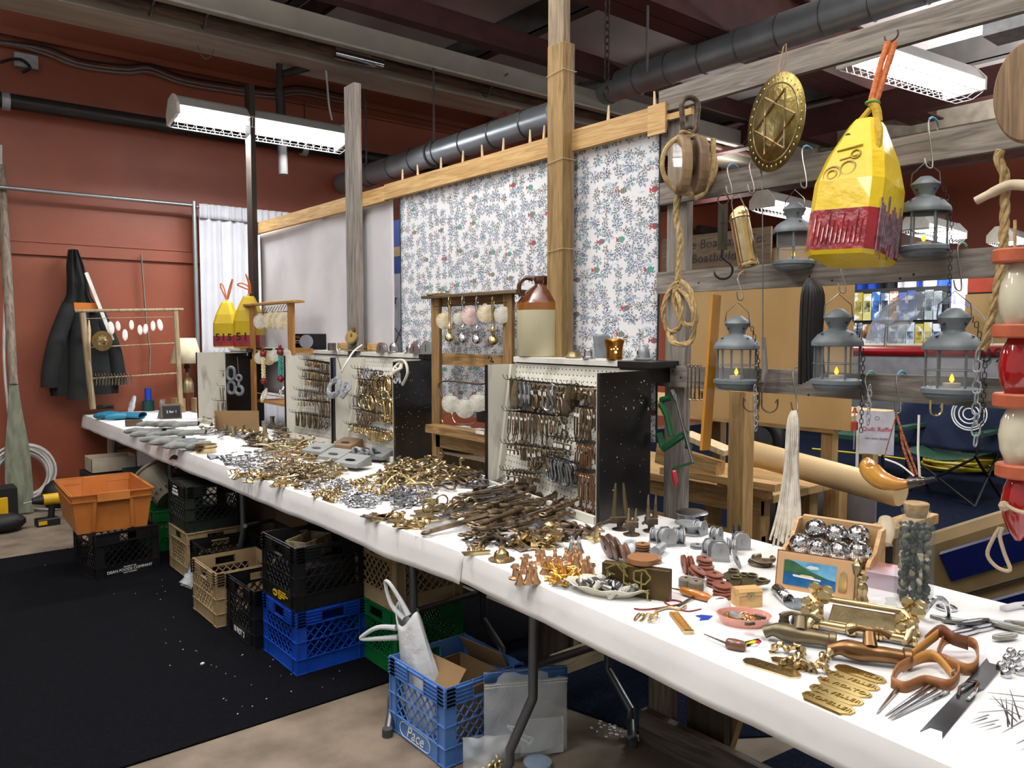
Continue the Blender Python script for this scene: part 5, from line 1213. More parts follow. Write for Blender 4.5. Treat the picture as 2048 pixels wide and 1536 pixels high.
H_(['lC','lC','lB','jB'],[(545,890),(600,880),(640,895),(632,925),(560,925),(525,905)],64,'flat coppery hasp in the heap left of the grey wedge cleats','hasp','coppery hasps left of the grey wedges',.03,(1.1,1.5),ang=-.4)
H_(['bZ','jZ','rB','hZ','bB'],[(530,928),(600,928),(650,945),(640,975),(560,968),(515,945)],84,'bronze or brass pull in the heap below the coppery hasps','fitting','bronze and brass pulls below the coppery hasps',.03,(.9,1.3))
H_(['jB','oB','lB','hB'],[(600,925),(660,935),(690,955),(650,970),(610,950)],34,'brass hook or ring just in front of the grey wedge cleats','fitting','brass pieces in front of the grey wedges',.03,(1.1,1.4))
H_(['rC','shC','eC','sC'],[(590,975),(660,960),(735,968),(720,985),(640,990)],100,'small chrome ring or eye in the long silver strip mid table','fitting','chrome rings in the long mid-table strip',.012,(.8,1.1))
H_(['bB','cB','eB','sB'],[(612,990),(680,985),(690,1002),(660,1008)],30,'little brass piece in the patch between two silver strips','fitting','brass patch between the silver strips',.012,(.7,1.0))
H_(['sB','bB','kB','eB'],[(700,970),(780,960),(800,985),(770,1000),(710,990)],64,'orange-gold hook in the patch behind the chrome hooks','hook','orange-gold hooks behind the chrome hooks',.02,(.8,1.2))
H_(['shC','sC','shC'],[(680,1000),(720,988),(760,1000),(750,1020),(700,1018)],80,'chrome hook in the brightest silver pile near the front edge','hook','brightest pile of chrome hooks',.016,(.9,1.2))
H_(['cC','bC','sC','shC'],[(762,1000),(800,985),(868,985),(850,1010),(790,1022)],72,'chrome cleat or pull right of the brightest silver pile','fitting','chrome cleats right of the brightest pile',.018,(.9,1.2))
H_(['jB','jG','jB','jZ'],[(745,962),(800,942),(870,935),(935,955),(920,985),(840,985),(780,975)],130,'brass coat hook in the big tangled heap between two pegboard cases','hook','tangled heap of brass coat hooks',.06,(1.1,1.5),.8)
H_(['cI','lI','sS','st'],[(910,955),(960,950),(985,975),(960,995),(920,985)],30,'dark steel fitting beside the left door of the largest case','fitting','dark fittings by the door of the largest case',.03,(1.2,1.6))
H_(['rp','rpB'],[(800,1020),(870,1000),(930,1010),(960,1035),(880,1040)],12,'bronze plate with an upright ring near the clear plastic strips','plate','ring plates near the clear strips',.004,(1.2,1.6),ang=-.6,aw=.2)
H_(['hZ','bZ','hB'],[(730,1030),(800,1036),(795,1050),(740,1042)],10,'bronze hinge or pull lying by the front edge left of the brass latches','fitting','bronze pieces at the front edge',.006,(1.,1.4))
H_(['hB','cB','kB','bB'],[(785,1040),(860,1045),(862,1058),(800,1065)],12,'brass latch lying by the front edge next to the clear plastic strips','latch','brass latches at the front edge',.01,(1.1,1.4))
H_(['tu','rod','tuS','rod','tu','rodB'],[(905,1035),(1000,985),(1110,985),(1180,1040),(1100,1075),(960,1075)],60,'long tarnished turnbuckle or rod in the dark bundle before the largest case','turnbuckle','dark bundle of turnbuckles and rods',.045,(.9,1.35),.2,ang=rad(10),aw=.22)
H_(['nut','nut','cI'],[(1080,985),(1180,1005),(1192,1045),(1120,1010)],60,'rusty nut lying inside the bottom of the largest case','nut','rusty nuts in the largest case',.02,(1.,1.3))
H_(['cI','lI','rodB'],[(1120,1050),(1190,1060),(1180,1082),(1110,1085)],22,'dark bronze bit beside the big turnbuckle bundle, behind the bells','fitting','dark bronze bits behind the bells',.015,(.8,1.1))
H_(['cB','hB','bZ','kB','cB'],[(1015,1085),(1100,1070),(1120,1095),(1030,1110)],16,'polished brass gadget between the dark bundle and the copper bells','fitting','brass gadgets behind the copper bells',.02,(1.2,1.7))
H_(['cI','jB','sS','lI'],[(930,1080),(1010,1075),(1020,1095),(960,1100)],12,'old brass bit in the row before the clear plastic strips','fitting','old brass bits before the clear strips',.012,(1.,1.4))
for i, (px,py) in enumerate(((1031,1150),(1040,1162),(1047,1138),(1052,1126),(1057,1160),(1062,1142),(1078,1120),(1086,1112),(1090,1140),(1098,1128),(1070,1158),(1110,1118),(1118,1128),(1122,1140),(1132,1112),(1140,1120),(1128,1150),(1152,1124),(1160,1116),(1168,1142),(1176,1136),(1184,1146),(1150,1106))):
 p = T(px,py + 10); o = link('copper_bell' if i % 3 else 'copper_bollard',P5['bell'] if i % 3 else P5['boll'],None,(p.x,p.y,ZT + .004),(0,0,rnd.random() * 3)); s = rnd.uniform(.95,1.25); o.scale = (s,s,s * 1.12)
 tag(o,'polished copper bell standing on the near table cloth' if i % 3 else 'polished copper bollard with crossbar standing among the bells','ornament','copper bells' if i % 3 else 'copper bollards among the bells')
H_(['an'],[(1085,1150),(1120,1138),(1165,1150),(1150,1180),(1095,1182)],34,'tiny gold anchor in the heap left of the thimble dish','anchor','heap of tiny gold anchors',.03,(1.,1.3),.9)
for px in (1144,1158):
 p = T(px,1108); o = link('silver_bell',P5['bellC'],None,(p.x,p.y,ZT + .004)); o.scale = (1.3,1.3,1.5); tag(o,f"{'left' if px < 1150 else 'right'} one of the two silver bells behind the copper ones",'ornament')
# brass figure pieces on the front edge
p = T(952,1112); t = thing('brass_figure','small brass rowing-boat figure near the front edge left of the helmet','figure',p + Vector((0,0,.004)),rad(-25))
mb = MB(); mb.hexa([(-.04,-.006,0),(.04,-.006,0),(.04,.006,0),(-.04,.006,0),(-.05,-.010,.012),(.05,-.010,.012),(.05,.010,.012),(-.05,.010,.012)]); mb.build('hull',BRASS,t)
for x in (-.025,-.008,.01,.026):
 mb = MB(); mb.ball((x,0,.02),.007,8); mb.ball((x,0,.03),.004,8); mb.build('rower',BRASS,t)
p = T(1003,1122); t = thing('brass_helmet','small brass fireman helmet shape with visor near the front edge','ornament',p + Vector((0,0,.004)),rad(30))
mb = MB(); mb.lathe([(.04,0),(.045,.003),(.028,.008),(.024,.024),(.012,.036),(0,.04)],20); mb.build('dome',BRASS,t); mb = MB(); mb.prism([(-.002,-.004),(.0,.0),(.03,.0),(.03,.045),(0,.05)],.004,-.002); mb.v = [(v[0] * 1.4 - .02,v[2],v[1]) for v in mb.v]; mb.build('crest',BRASS,t)
# white wood / shell chips
for px, py, L, a, lb in ((922,1040,.045,.3,'broad cream shell piece lying on the dark rods'),(1018,1068,.06,-.6,'slim cream sliver lying at the end of the turnbuckles')):
 p = T(px,py,ZT + .045); mb = MB(); mb.prism([(-L / 2,0),(-L * .2,L * .18),(L * .3,L * .2),(L / 2,.0),(L * .1,-L * .12)],.004); o = mb.build('shell_chip',CREAM,None,p,(.2,0,a)); tag(o,lb,'shell'); o.scale = (1,1 if L < .05 else .4,1)
# clear curled plastic strips
for k, (a,b,c,lb) in enumerate((((830,1082),(880,1058),(945,1050),'clear plastic blister strip at the left'),((875,1090),(915,1075),(980,1068),'clear curled plastic strip in front'),((850,1065),(900,1050),(960,1040),'clear plastic strip at the back'))):
 P = spl([T(*a),T(*b) + Vector((0,0,.006)),T(*c),T(c[0] - 8,c[1] - 12)],6); mb = MB(); vs = []; fs = []
 for q in P: vs += [(q.x,q.y,ZT + .004),(q.x + .004,q.y,ZT + .03)]
 for i in range(len(P) - 1): fs.append((2 * i,2 * i + 2,2 * i + 3,2 * i + 1))
 mb.add(vs,fs,True); tag(mb.build('plastic_strip',PLAST,solid=.001),lb + ' of the dark turnbuckle bundle','plastic strip')
# grey wedge cleats
me = flat(f_wedge,mat('cast_grey','#7d807c',.65,var=.08,scale=20),'wedge_block'); hole = MB().lathe([(.0,0),(.02,0)],18).mesh('oval_hole',BLACK)
for i, (px,py,lb,mm) in enumerate(((632,915,'leftmost light grey wedge-shaped cast cleat',0),(666,928,'middle light grey wedge-shaped cast cleat',0),(700,941,'right light grey wedge-shaped cast cleat',0),(690,903,'brown wedge-shaped cast cleat behind the grey ones',1),(752,925,'dark grey wedge-shaped cast cleat under the big eye rods',2))):
 p = T(px,py); t = thing('wedge_cleat',lb,'cleat',(p.x + .02,p.y + .01,ZT + .025),rad(-72)); o = link('wedge_block',me,t)
 if mm: o.material_slots[0].link = 'OBJECT'; o.material_slots[0].material = mat('cast_brown','#6b5236',.6,var=.1) if mm == 1 else mat('cast_dark','#5c5f5d',.6,var=.1)
 h = link('oval_hole',hole,t,(0,-.012,.0212),(rad(14.5),0,0)); h.scale = (1.3,.5,1)
 t.scale = (1.5,1.35,1.6)
# big eye rods
for a, b, lb in (((728,906),(690,918),'large galvanized eye rod pointing to the front edge'),((712,905),(698,893),'galvanized eye rod crossing behind the first'),((748,905),(700,910),'galvanized rod lying across the wedge cleats')):
 A = T(*a,ZT + .06); B = T(*b,ZT + .045); B = A + (B - A).normalized() * .2; mb = MB(); mb.torus(A,.026,.009,18,8,Rm=Rz(.6) @ Rx(1.0)); mb.tube([A + (B - A).normalized() * .028,B],[.009,.007],10)
 tag(mb.build('eye_rod',GALVM),lb,'rod')
# grey gloves and the blue glove
def glove(px,py,rz,m,s,label,grp=None,z=.0,cat='glove'):
 p = T(px,py); t = thing('glove',label,cat,(p.x,p.y,ZT + .006 + z),rz,grp); t.scale = (s,s,s)
 mb = MB()
 mb.grid(lambda u,v: ((-.06 + .15 * u),.045 * cos(2 * pi * v) * (1 - .25 * u * u + .08 * sin(5 * u)),.014 + .013 * sin(2 * pi * v)),10,14); mb.build('palm',m,t)
 for k, (y,L,a) in enumerate(((-.032,.062,-.12),(-.011,.075,-.02),(.011,.07,.06),(.031,.055,.16))):
  x0 = .075; mb = MB(); mb.tube([(x0 - .02,y,.014),(x0 + L * .4 * cos(a),y + L * .4 * sin(a),.018),(x0 + L * .8 * cos(a),y + L * .8 * sin(a),.014),(x0 + L * cos(a),y + L * sin(a),.011)],[.012,.0125,.011,.006],9); mb.build('finger',m,t)
 mb = MB(); mb.tube([(-.0,.035,.014),(.03,.06,.018),(.055,.078,.014),(.065,.084,.011)],[.014,.014,.012,.006],9); mb.build('thumb',m,t)
 return t
GG = mat('grey_glove','#5f625f',.8,col2='#7c7f7b',scale=14,rvar=.12,bump=.3)
for i, (px,py,a,z) in enumerate(((305,868,3.3,0),(322,878,3.5,.015),(342,888,3.3,.01),(365,895,3.6,.018),(388,880,3.4,.03),(352,862,3.2,.03),(330,858,3.6,.02),(395,900,3.7,.012),(375,866,3.4,.045))):
 glove(px,py,a - .7,GG,1.35,'grey rubberized work glove in the pile on the far table','pile of grey work gloves',z)
BG = mat('blue_glove','#1f6c88',.4,var=.12,scale=10,bump=.3)
glove(258,838,2.5,BG,2.0,'bright teal-blue rubber glove lying at the far table end')
glove(215,824,2.6,mat('green_glove','#173f3a',.5),1.1,'small dark green glove behind the teal-blue one',z=.03)
# ================================================================ THINGS ON TOP OF THE CASES
def L(px,X=2.52,z=1.385):
 q = onx(px,712,X); return Vector((q.x,q.y,z))
p = L(1083,2.56); jug = thing('stoneware_jug','large brown and cream stoneware jug on the largest pegboard case','jug',p)
mb = MB(); mb.lathe([(.0,0),(.118,0),(.123,.008),(.123,.226)],36,caps=False); mb.build('cream_body',mat('cream_glaze','#b9b394',.3,var=.05,scale=5,coat=.4),jug)
BG1 = mat('brown_glaze','#3c1c0c',.14,col2='#5a2d12',scale=8,coat=.8)
mb = MB(); mb.lathe([(.123,.226),(.124,.258),(.123,.262)],36,caps=False); mb.build('amber_band',mat('amber_glaze','#74430f',.16,col2='#8a5518',coat=.8),jug)
mb = MB(); mb.lathe([(.123,.262),(.118,.27),(.085,.315),(.04,.348),(.036,.352),(.037,.362),(.04,.37),(.04,.392),(.036,.394),(.028,.392),(.026,.36)],36,caps=False); mb.build('brown_shoulder',BG1,jug)
mb = MB(); mb.tube(spl([(-.035,.025,.378),(-.065,.045,.385),(-.09,.06,.36),(-.093,.062,.32),(-.085,.055,.295)],5),.0115,10); mb.build('handle',BG1,jug)
p = L(1146,2.5); mb = MB(); mb.lathe([(.0,0),(.038,0),(.04,.006),(.034,.02),(.032,.03),(.0,.03)],20); o = mb.build('bronze_fitting',BRASSD,None,p); tag(o,'low bronze fitting beside the stoneware jug','fitting')
p = L(1178,2.47); mb = MB(); mb.lathe([(.03,0),(.03,.008),(.024,.012),(.024,.026),(.018,.042),(.0,.05)],24); tag(mb.build('chrome_dome',CHROME,None,p),'small chrome dome right of the stoneware jug','cap')
p = L(1202,2.62); mb = MB(); mb.lathe([(.028,0),(.03,.02),(.034,.06),(.038,.085),(.038,.1),(.03,.108)],24); tag(mb.build('ribbed_glass_lens',mat('grey_glass','#7d858a',.2,alpha=.75),None,p),'grey glass lantern lens behind the copper cup','lens')
p = L(1229,2.47); cup = thing('copper_cup','hammered copper cup with a crown rim and a candle shining through star holes','cup',p)
mb = MB(); mb.grid(lambda u,v: ((.034 + .01 * v ** 3) * cos(2 * pi * u),(.034 + .01 * v ** 3) * sin(2 * pi * u),v * (.078 + .014 * abs(sin(2.5 * 2 * pi * u)))),40,8); mb.lathe([(0,.001),(.034,.001)],30); mb.build('cup_wall',mat('copper_dark','#a8702c',.3,1.0,var=.2,scale=30,bump=.3),cup,solid=.0015)
GLOW = mat('candle_glow','#ffd27a',.5,emit=9.0)
me = MB().lathe([(.0,0),(.003,0),(.003,.001),(0,.001)],5).mesh('star_hole',GLOW)
for a, z, s in ((-2.25,.033,2.0),(-2.45,.047,1.0),(-2.05,.047,1.0),(-2.25,.056,.9),(-2.75,.045,.9)):
 o = link('star_hole',me,cup,(.0372 * cos(a),.0372 * sin(a),z),(0,pi / 2,a)); o.scale = (s,s,1)
def capvent(px,X,z,m,label,s=1.0,slit=None):
 p = L(px,X,z); t = thing('light_cover',label,'lamp cover',p,rad(-40)); t.scale = (s,s,s)
 mb = MB(); mb.lathe([(.0,0),(.045,0),(.045,.004),(.03,.008),(.028,.03),(.026,.045),(.016,.058),(0,.062)],24); mb.build('cover_shell',m,t)
 mb = MB(); mb.ball((-.027,0,.03),.009,10,(.5,1,1.3)); mb.build('opening',BLACK,t); return t
capvent(1287,2.58,1.385,GALV,'grey cap vent at the black right end of the largest case',.95)
LZ = 1.374; SC_ = mat('satin_chrome','#a9a7a6',.22,1.0,var=.08)
for px, s, lb in ((767,1.0,'leftmost silver light cover on the middle case ledge'),(789,1.05,'round-windowed silver light cover, second on the middle case ledge'),(821,.9,'silver light cover on the middle case ledge with a pinkish face'),(838,.9,'silver light cover leaning beside the pinkish one')):
 capvent(px,2.6,LZ,SC_,lb,s)
for px, s, lb in ((762,.05,'pinkish steel half-dome with a slit, left of the silver covers'),(829,.05,'second pinkish steel half-dome with a slit'),(853,.062,'big silver quarter-dome at the right end of the middle ledge')):
 p = L(px,2.55,LZ); mb = MB(); mb.prism([(s * .55 * cos(pi * k / 12),s * 1.3 * sin(pi * k / 12)) for k in range(13)],.03,-.015); mb.v = [(v[2],v[0],v[1]) for v in mb.v]
 o = tag(mb.build('steel_shell',mat('pink_steel','#8f7f7c',.3,.9) if s < .06 else SC_,None,p,(0,0,rad(35))),lb,'lamp cover'); mb = MB(); mb.bb((-.0165,-.002,s * .25),(-.015,.002,s * .9)); mb.build('slit',BLACK,o)
# brass cowl vent
p = L(715,2.58,LZ); cv = thing('cowl_vent','tarnished brass cowl vent with a slotted face on the middle case ledge','vent',p,rad(10)); OB = mat('dull_brass','#7d6842',.42,.85,col2='#97804f',scale=8)
mb = MB(); mb.lathe([(.0,0),(.085,0),(.088,.004),(.085,.008),(.04,.012),(.0,.012)],28); mb.build('flange',OB,cv)
P = spl([(.03,.0,.02),(.02,0,.05),(-.015,.0,.08),(-.058,-.012,.10)],5); n_ = len(P); mb = MB(); mb.tube(P,[.05 - .012 * (i / (n_ - 1)) + .014 * (i / (n_ - 1)) ** 3 for i in range(n_)],22); mb.build('cowl',OB,cv)
d = (P[-1] - P[-2]).normalized(); mb = MB(); mb.cyl(P[-1],P[-1] + d * .004,.046,22); f_ = mb.build('face_plate',OB,cv); mb = MB(); mb.bar(P[-1] + d * .006 + Vector((0,0,-.02)),P[-1] + d * .006 + Vector((0,0,.02)),.006,.001,d); mb.build('slot',BLACK,f_)
mb = MB(); mb.cyl(P[-1] + Vector((.01,-.01,.04)),P[-1] + Vector((.01,-.01,.062)),.013,10); mb.build('top_knob',OB,cv)
for px, lb in ((686,'square tan block left of the cowl vent'),(747,'square tan block right of the cowl vent')):
 p = L(px,2.62,LZ); mb = MB(); mb.cbox((-.03,-.03,.012),(.03,.03,.055),.003); o = mb.build('wood_block',WOODN,None,p); tag(o,lb,'block'); mb = MB(); mb.lathe([(.033,0),(.035,.004),(.035,.008),(.03,.012)],20); mb.build('brass_foot',BRASS,o)
# CD radio
p = L(628,2.60,LZ); rd_ = thing('portable_radio','silver and black portable radio with a round speaker on the narrow case','radio',(p.x,p.y,LZ),rad(-42)); K = mat('radio_black','#0c0d10',.25); S_ = mat('radio_silver','#a8abb2',.3,.5)
mb = MB(); out = [(-.20,.0),(.20,.0),(.215,.03),(.21,.09),(.19,.115),(-.19,.115),(-.215,.09),(-.215,.03)]; mb.prism(out,.16,-.08); mb.v = [(v[0] * .62,v[2],v[1] + .004) for v in mb.v]; mb.build('casing',K,rd_)
mb = MB(); mb.cyl((-.03,-.081,.06),(-.03,-.09,.06),.052,28); mb.build('speaker',mat('speaker_grey','#7f828c',.45,var=.08),rd_)
mb = MB(); mb.bb((-.128,-.086,.048),(-.075,-.08,.072)); mb.build('silver_front',S_,rd_); mb = MB(); mb.bb((-.12,-.085,.084),(-.08,-.08,.105)); mb.build('display',CHROME,rd_); mb = MB(); mb.bb((-.108,-.088,.054),(-.085,-.0865,.063)); mb.build('button',K,rd_)
mb = MB(); mb.lathe([(.03,0),(.03,.05),(.026,.055)],20); p2 = L(664,2.54,LZ); tag(mb.build('metal_tin',mat('tin','#6d6461',.3,.7),None,p2),'small striped metal tin right of the radio','tin')
# buoys
YEL = mat('buoy_yellow','#b3980f',.38,var=.06,scale=5,bump=.25,bscale=9); YELL = mat('buoy_yellow_bright','#cfb00a',.32,col2='#dcbf1c',scale=5,bump=.4,bscale=22,coat=.3); BRED = mat('buoy_red','#6e1018',.32,col2='#8c1822',scale=18,bump=.6,bscale=34,coat=.4)
ORC = mat('orange_cord','#b3592e',.8,col2='#c97a4a',scale=90,bump=.3)
def buoy(loc,rz,w,h,bandz,label,ym,tilt=(0,0),digits=None):
 t = thing('lobster_buoy',label,'buoy',loc,rot=(tilt[0],tilt[1],rz))
 c = w * .12
 def ring(s,z,cc):
  a = s / 2; return [(-a + cc,-a,z),(a - cc,-a,z),(a,-a + cc,z),(a,a - cc,z),(a - cc,a,z),(-a + cc,a,z),(-a,a - cc,z),(-a,-a + cc,z)]
 def body(levels,nm,m,cap0,cap1):
  mb = MB(); vs = sum([ring(*l) for l in levels],[]); fs = []
  for k in range(len(levels) - 1):
   for i in range(8): j = (i + 1) % 8; fs.append((k * 8 + i,k * 8 + j,k * 8 + 8 + j,k * 8 + 8 + i))
  if cap0: fs.append(tuple(reversed(range(8))))
  if cap1: fs.append(tuple((len(levels) - 1) * 8 + i for i in range(8)))
  mb.add(vs,fs); return mb.build(nm,m,t)
 body([(w * .93,0,c),(w,.012,c)],'yellow_base',ym,True,False)
 body([(w,.012,c),(w * 1.005,bandz,c)],'red_band',BRED,False,False)
 body([(w * 1.0,bandz,c),(w * .985,h * .52,c),(w * .80,h * .72,c),(w * .42,h * .97,c * .8),(w * .34,h,c * .6)],'yellow_top',ym,False,True)
 return t
def ledge_buoy(px,X,s,lb,lps):
 p = L(px,X,LZ); b = buoy((p.x,p.y,LZ),rad(-38),.20 * s,.40 * s,.10 * s,lb,YEL)
 for i, (ch,x) in enumerate((('5',-.035),('1',.0),('5',.035))): text('numeral',ch,.085 * s,mat('buoy_ink','#1a0d0e',.6),b,(x * 1.5 * s,-.102 * s,.085 * s),(pi / 2,0,0),off=.002)
 mb = MB(); mb.tube([(0,-.02,.37 * s),(.0,0,.42 * s)],.009,7); mb.build('yellow_whipping',YEL,b)
 for k, pts in enumerate(lps): MB().tube(spl([(x * s,0,z * s) for x,z in pts],5),.006,7).build('cord_loop',ORC,b)
 mb = MB(); mb.cyl((0,-.05 * s,.345 * s),(0,-.045 * s,.345 * s),.008,10); mb.build('eye_hole',mat('buoy_hole','#7a3d10',.6),b)
ledge_buoy(456,2.42,1.0,'left small yellow and red numbered buoy on the farthest case',[[(0,.4),(-.02,.46),(-.05,.53),(-.045,.56),(-.02,.52),(0,.42)],[(0,.41),(.02,.5),(.055,.6),(.04,.52),(.01,.42)]])
ledge_buoy(500,2.44,1.08,'right small yellow and red numbered buoy half behind the wooden frame',[[(0,.4),(-.0,.47),(-.05,.5),(-.085,.49),(-.06,.475),(0,.45)],[(0,.4),(.0,.5),(-.02,.57),(.01,.5),(.015,.42)]])
# ================================================================ NEAR TABLE: DETAILED THINGS
def obj1(name,label,cat,px,py,fn,m,rz=0.0,s=1.0,z=ZT + .004,grp=None,**k):
 p = T(px,py,z); mb = MB(); fn(mb); o = mb.build(name,m,None,p,(0,0,rz),**k); o.scale = (s,s,s); return tag(o,label,cat,grp)
TAU = 2 * pi
VA = rad(-4)      # local direction: +x away from the viewer side, table long axis is y
# thimble dish
p = T(1215,1188); dish = thing('thimble_dish','oval cream china dish full of thimbles','dish',(p.x,p.y,ZT + .004),rad(-62))
dish.scale = (1.12,.9,1)
mb = MB(); prof = [(.0,.004),(.05,.004),(.06,.0),(.075,.012),(.096,.027),(.098,.028),(.096,.029),(.072,.016),(.055,.008),(.0,.008)]
mb.lathe(prof,40,caps=False); mb.v = [(x * 1.15,y * .78,z + (.003 * sin(9 * math.atan2(y,x)) if x * x + y * y > .0075 else 0)) for x,y,z in mb.v]
mb.build('dish_body',mat('cream_china','#c8c4ae',.25,col2='#dcd9c8',scale=18,coat=.5),dish)
def f_th(mb): mb.lathe([(.0095,0),(.0098,.002),(.009,.003),(.0072,.017),(.0055,.0215),(0,.0225)],12,caps=False)
TH = [flat(f_th,m,'thimble') for m in (STEEL,mat('pewter','#8a837c',.35,.9,rvar=.25),mat('white_thimble','#cdccc4',.3,rvar=.1))]
for i in range(64):
 a, r = rnd.random() * TAU, rnd.random() ** .6; q = Vector((p.x,p.y,0)) + Rz(rad(-62)) @ Vector((.092 * r * cos(a),.05 * r * sin(a),0))
 o = link('thimble',TH[i % 3],None,(q.x,q.y,ZT + .018 + .026 * (1 - r) * rnd.random() + .006),(rnd.uniform(.4,2.6),rnd.uniform(-1,1),rnd.random() * 6)); s = rnd.uniform(.95,1.2); o.scale = (s,s,s)
 tag(o,'metal or china thimble in the oval cream dish','thimble','thimbles in the oval dish')
# bronze plate on edge with brass house and tree cut-out
a = T(1243,1192); b = T(1338,1207); d = (b - a).normalized(); an = math.atan2(d.y,d.x)
blk = thing('bronze_block','dark bronze block standing on edge behind the brass house and tree','block',a + Vector((0,0,.004)),an)
BD = mat('patina_block','#3a2c17',.5,.35,col2='#55431f',scale=10,bump=.2)
Wd = (b - a).length
mb = MB(); mb.cbox((-.06,.0,0),(Wd * 1.0,.028,.088),.002); mb.build('block_body',BD,blk)
mb = MB(); mb.lathe([(.0,0),(.045,0),(.045,.015),(.0,.015)],24,c=(.05,.04,.092)); mb.build('round_disc',mat('brown_disc','#8a5f3c',.5,var=.1),blk)
for s, x in ((1,-.06),):
 mb = MB(); mb.prism([(-.03,0),(.0,-.03),(.03,-.03),(.04,0),(.02,.02)],.01); mb.build('scalloped_foot',mat('olive_brass','#8c8450',.35,.9),blk,(-.055,.005,.0))
OB2 = mat('olive_brass_bright','#9c9355',.35,.75)
fig = thing('brass_house_cutout','olive brass cut-out of a house, fence and tree, in front of the bronze block','ornament',a + Vector((0,0,.004)) - Vector((cos(an + pi / 2),sin(an + pi / 2),0)) * .012,an)
def strokes(mb,S,w=.0045):
 for pts in S:
  for u, v in zip(pts,pts[1:]): mb.bar((u[0],0,u[1]),(v[0],0,v[1]),.004,w,(0,1,0))
def bx(x,y): return ((x - 330) / (1000 - 330) * (Wd + .05) - .05,(1240 - y) / (1240 - 730) * .105)
mb = MB(); strokes(mb,[[bx(350,880),bx(465,790),bx(585,950)],[bx(370,890),bx(370,1000)],[bx(545,860),bx(545,1060)],[bx(515,820),bx(540,765),bx(575,820),bx(515,820)],[bx(540,830),bx(560,900)],[bx(370,930),bx(450,945)]]); mb.build('house',OB2,fig)
mb = MB(); tr = [bx(730 + 85 * cos(t_) * (1 + .1 * cos(5 * t_)),925 - 95 * sin(t_) * (1 + .1 * cos(5 * t_))) for t_ in [TAU * i / 24 for i in range(25)]]; strokes(mb,[tr,[bx(735,860),bx(725,960)],[bx(728,920),bx(728,1100)]],.0055); mb.build('tree',OB2,fig)
mb = MB(); strokes(mb,[[bx(545,1040),bx(640,1080),bx(810,1140)],[bx(605,1030),bx(605,1060)],[bx(665,1050),bx(665,1085)],[bx(795,1090),bx(795,1230)],[bx(795,1230),bx(830,1245)]],.007); mb.build('picket_fence',OB2,fig)
# brown sheaves and wooden discs
RW = mat('red_brown_wood','#6b3a2a',.5,col2='#8a5240',scale=12,rvar=.12,bump=.15); RW2 = mat('dark_brown_wood','#3f2c20',.35,col2='#5e4433',scale=9,coat=.2)
def disc(px,py,z,R,t,m,label,tilt=(0,0),rz=0.0,name='wooden_sheave',cat='sheave',groove=True,hole=True):
 p = T(px,py,ZT + .004); q = [(.0,0),(R * .8,0),(R,t * .15),(R,t * .3),(R * (.82 if groove else 1),t * .5),(R,t * .7),(R,t * .85),(R * .8,t),(0,t)]
 mb = MB(); mb.lathe(q,24); o = mb.build(name,m,None,(p.x,p.y,ZT + .004 + z),(tilt[0],tilt[1],rz)); tag(o,label,cat)
 if hole: mb = MB(); mb.lathe([(0,0),(R * .22,0)],10,c=(0,0,t + .0006)); mb.lathe([(0,0),(R * .22,0)],10,c=(0,0,-.0006)); mb.build('axle_hole',BLACK,o)
 return o
h90 = pi / 2
disc(1210,1118,.038,.04,.034,RW2,'leftmost big dark brown grooved sheave standing on edge',(h90 - .3,0),rad(70)); disc(1222,1122,.036,.038,.032,RW2,'second big dark brown sheave leaning on the leftmost one',(h90 - .3,0),rad(62)); disc(1243,1128,.030,.034,.03,mat('brown_disc2','#6a4c3c',.5),'paler brown sheave right of the two big dark ones',(h90 - .35,0),rad(50))
disc(1285,1105,.0,.028,.02,RW2,'dark brown disc at the bottom of the small stack behind the bronze block'); disc(1285,1105,.021,.026,.012,mat('brown_disc',''),'orange-brown disc on top of the small stack behind the bronze block')
disc(1303,1125,.0,.034,.022,mat('pale_brown','#8b6850',.55,var=.1),'pale brown disc lying between the small stack and the bronze block')
disc(1365,1148,.03,.030,.013,RW,'left red-brown disc of the upright pair',(0,h90 - .12),rad(-35)); disc(1378,1150,.03,.030,.013,RW,'right red-brown disc of the upright pair',(0,h90 - .1),rad(-35))
disc(1412,1142,0,.026,.02,RW,'red-brown disc at the bottom right of the upright pair'); disc(1408,1140,.021,.026,.02,RW,'red-brown disc on top, right of the upright pair',(.12,0))
disc(1388,1172,0,.028,.018,mat('grey_brown','#5d5046',.6),'grey-brown disc under the tilted red-brown one'); disc(1392,1162,.022,.028,.018,RW,'tilted red-brown disc just before the upright pair',(.5,0),.6)
disc(1430,1172,0,.026,.018,RW,'lower red-brown disc of the left middle stack'); disc(1428,1170,.019,.026,.018,RW,'upper red-brown disc of the left middle stack',(.08,0))
disc(1445,1195,0,.028,.02,RW,'bottom red-brown disc of the stack beside the pine box'); disc(1443,1194,.021,.028,.02,RW,'top red-brown disc of the stack beside the pine box',(.1,0))
disc(1395,1095,.0,.026,.012,GALV,'flat galvanized disc lying between the blocks'); disc(1470,1135,.028,.032,.006,GALV,'tilted galvanized disc standing right of the blocks',(h90 - .5,0),rad(30),groove=False)
disc(1464,1078,.028,.026,.008,mat('dark_sheave','#2c2d2b',.5,.5),'left dark sheave of the pair at the cloth back edge',(0,h90),rad(-50),hole=True); disc(1476,1078,.028,.026,.008,mat('dark_sheave',''),'right dark sheave of the pair at the cloth back edge',(0,h90),rad(-50))
disc(1372,1175,.0,.022,.03,mat('grey_wood_plug','#6e685b',.8),'grey weathered wooden plug left of the orange awl handle',groove=False); disc(1392,1182,.0,.022,.03,mat('grey_wood_plug',''),'grey weathered wooden plug right beside its twin',groove=False)
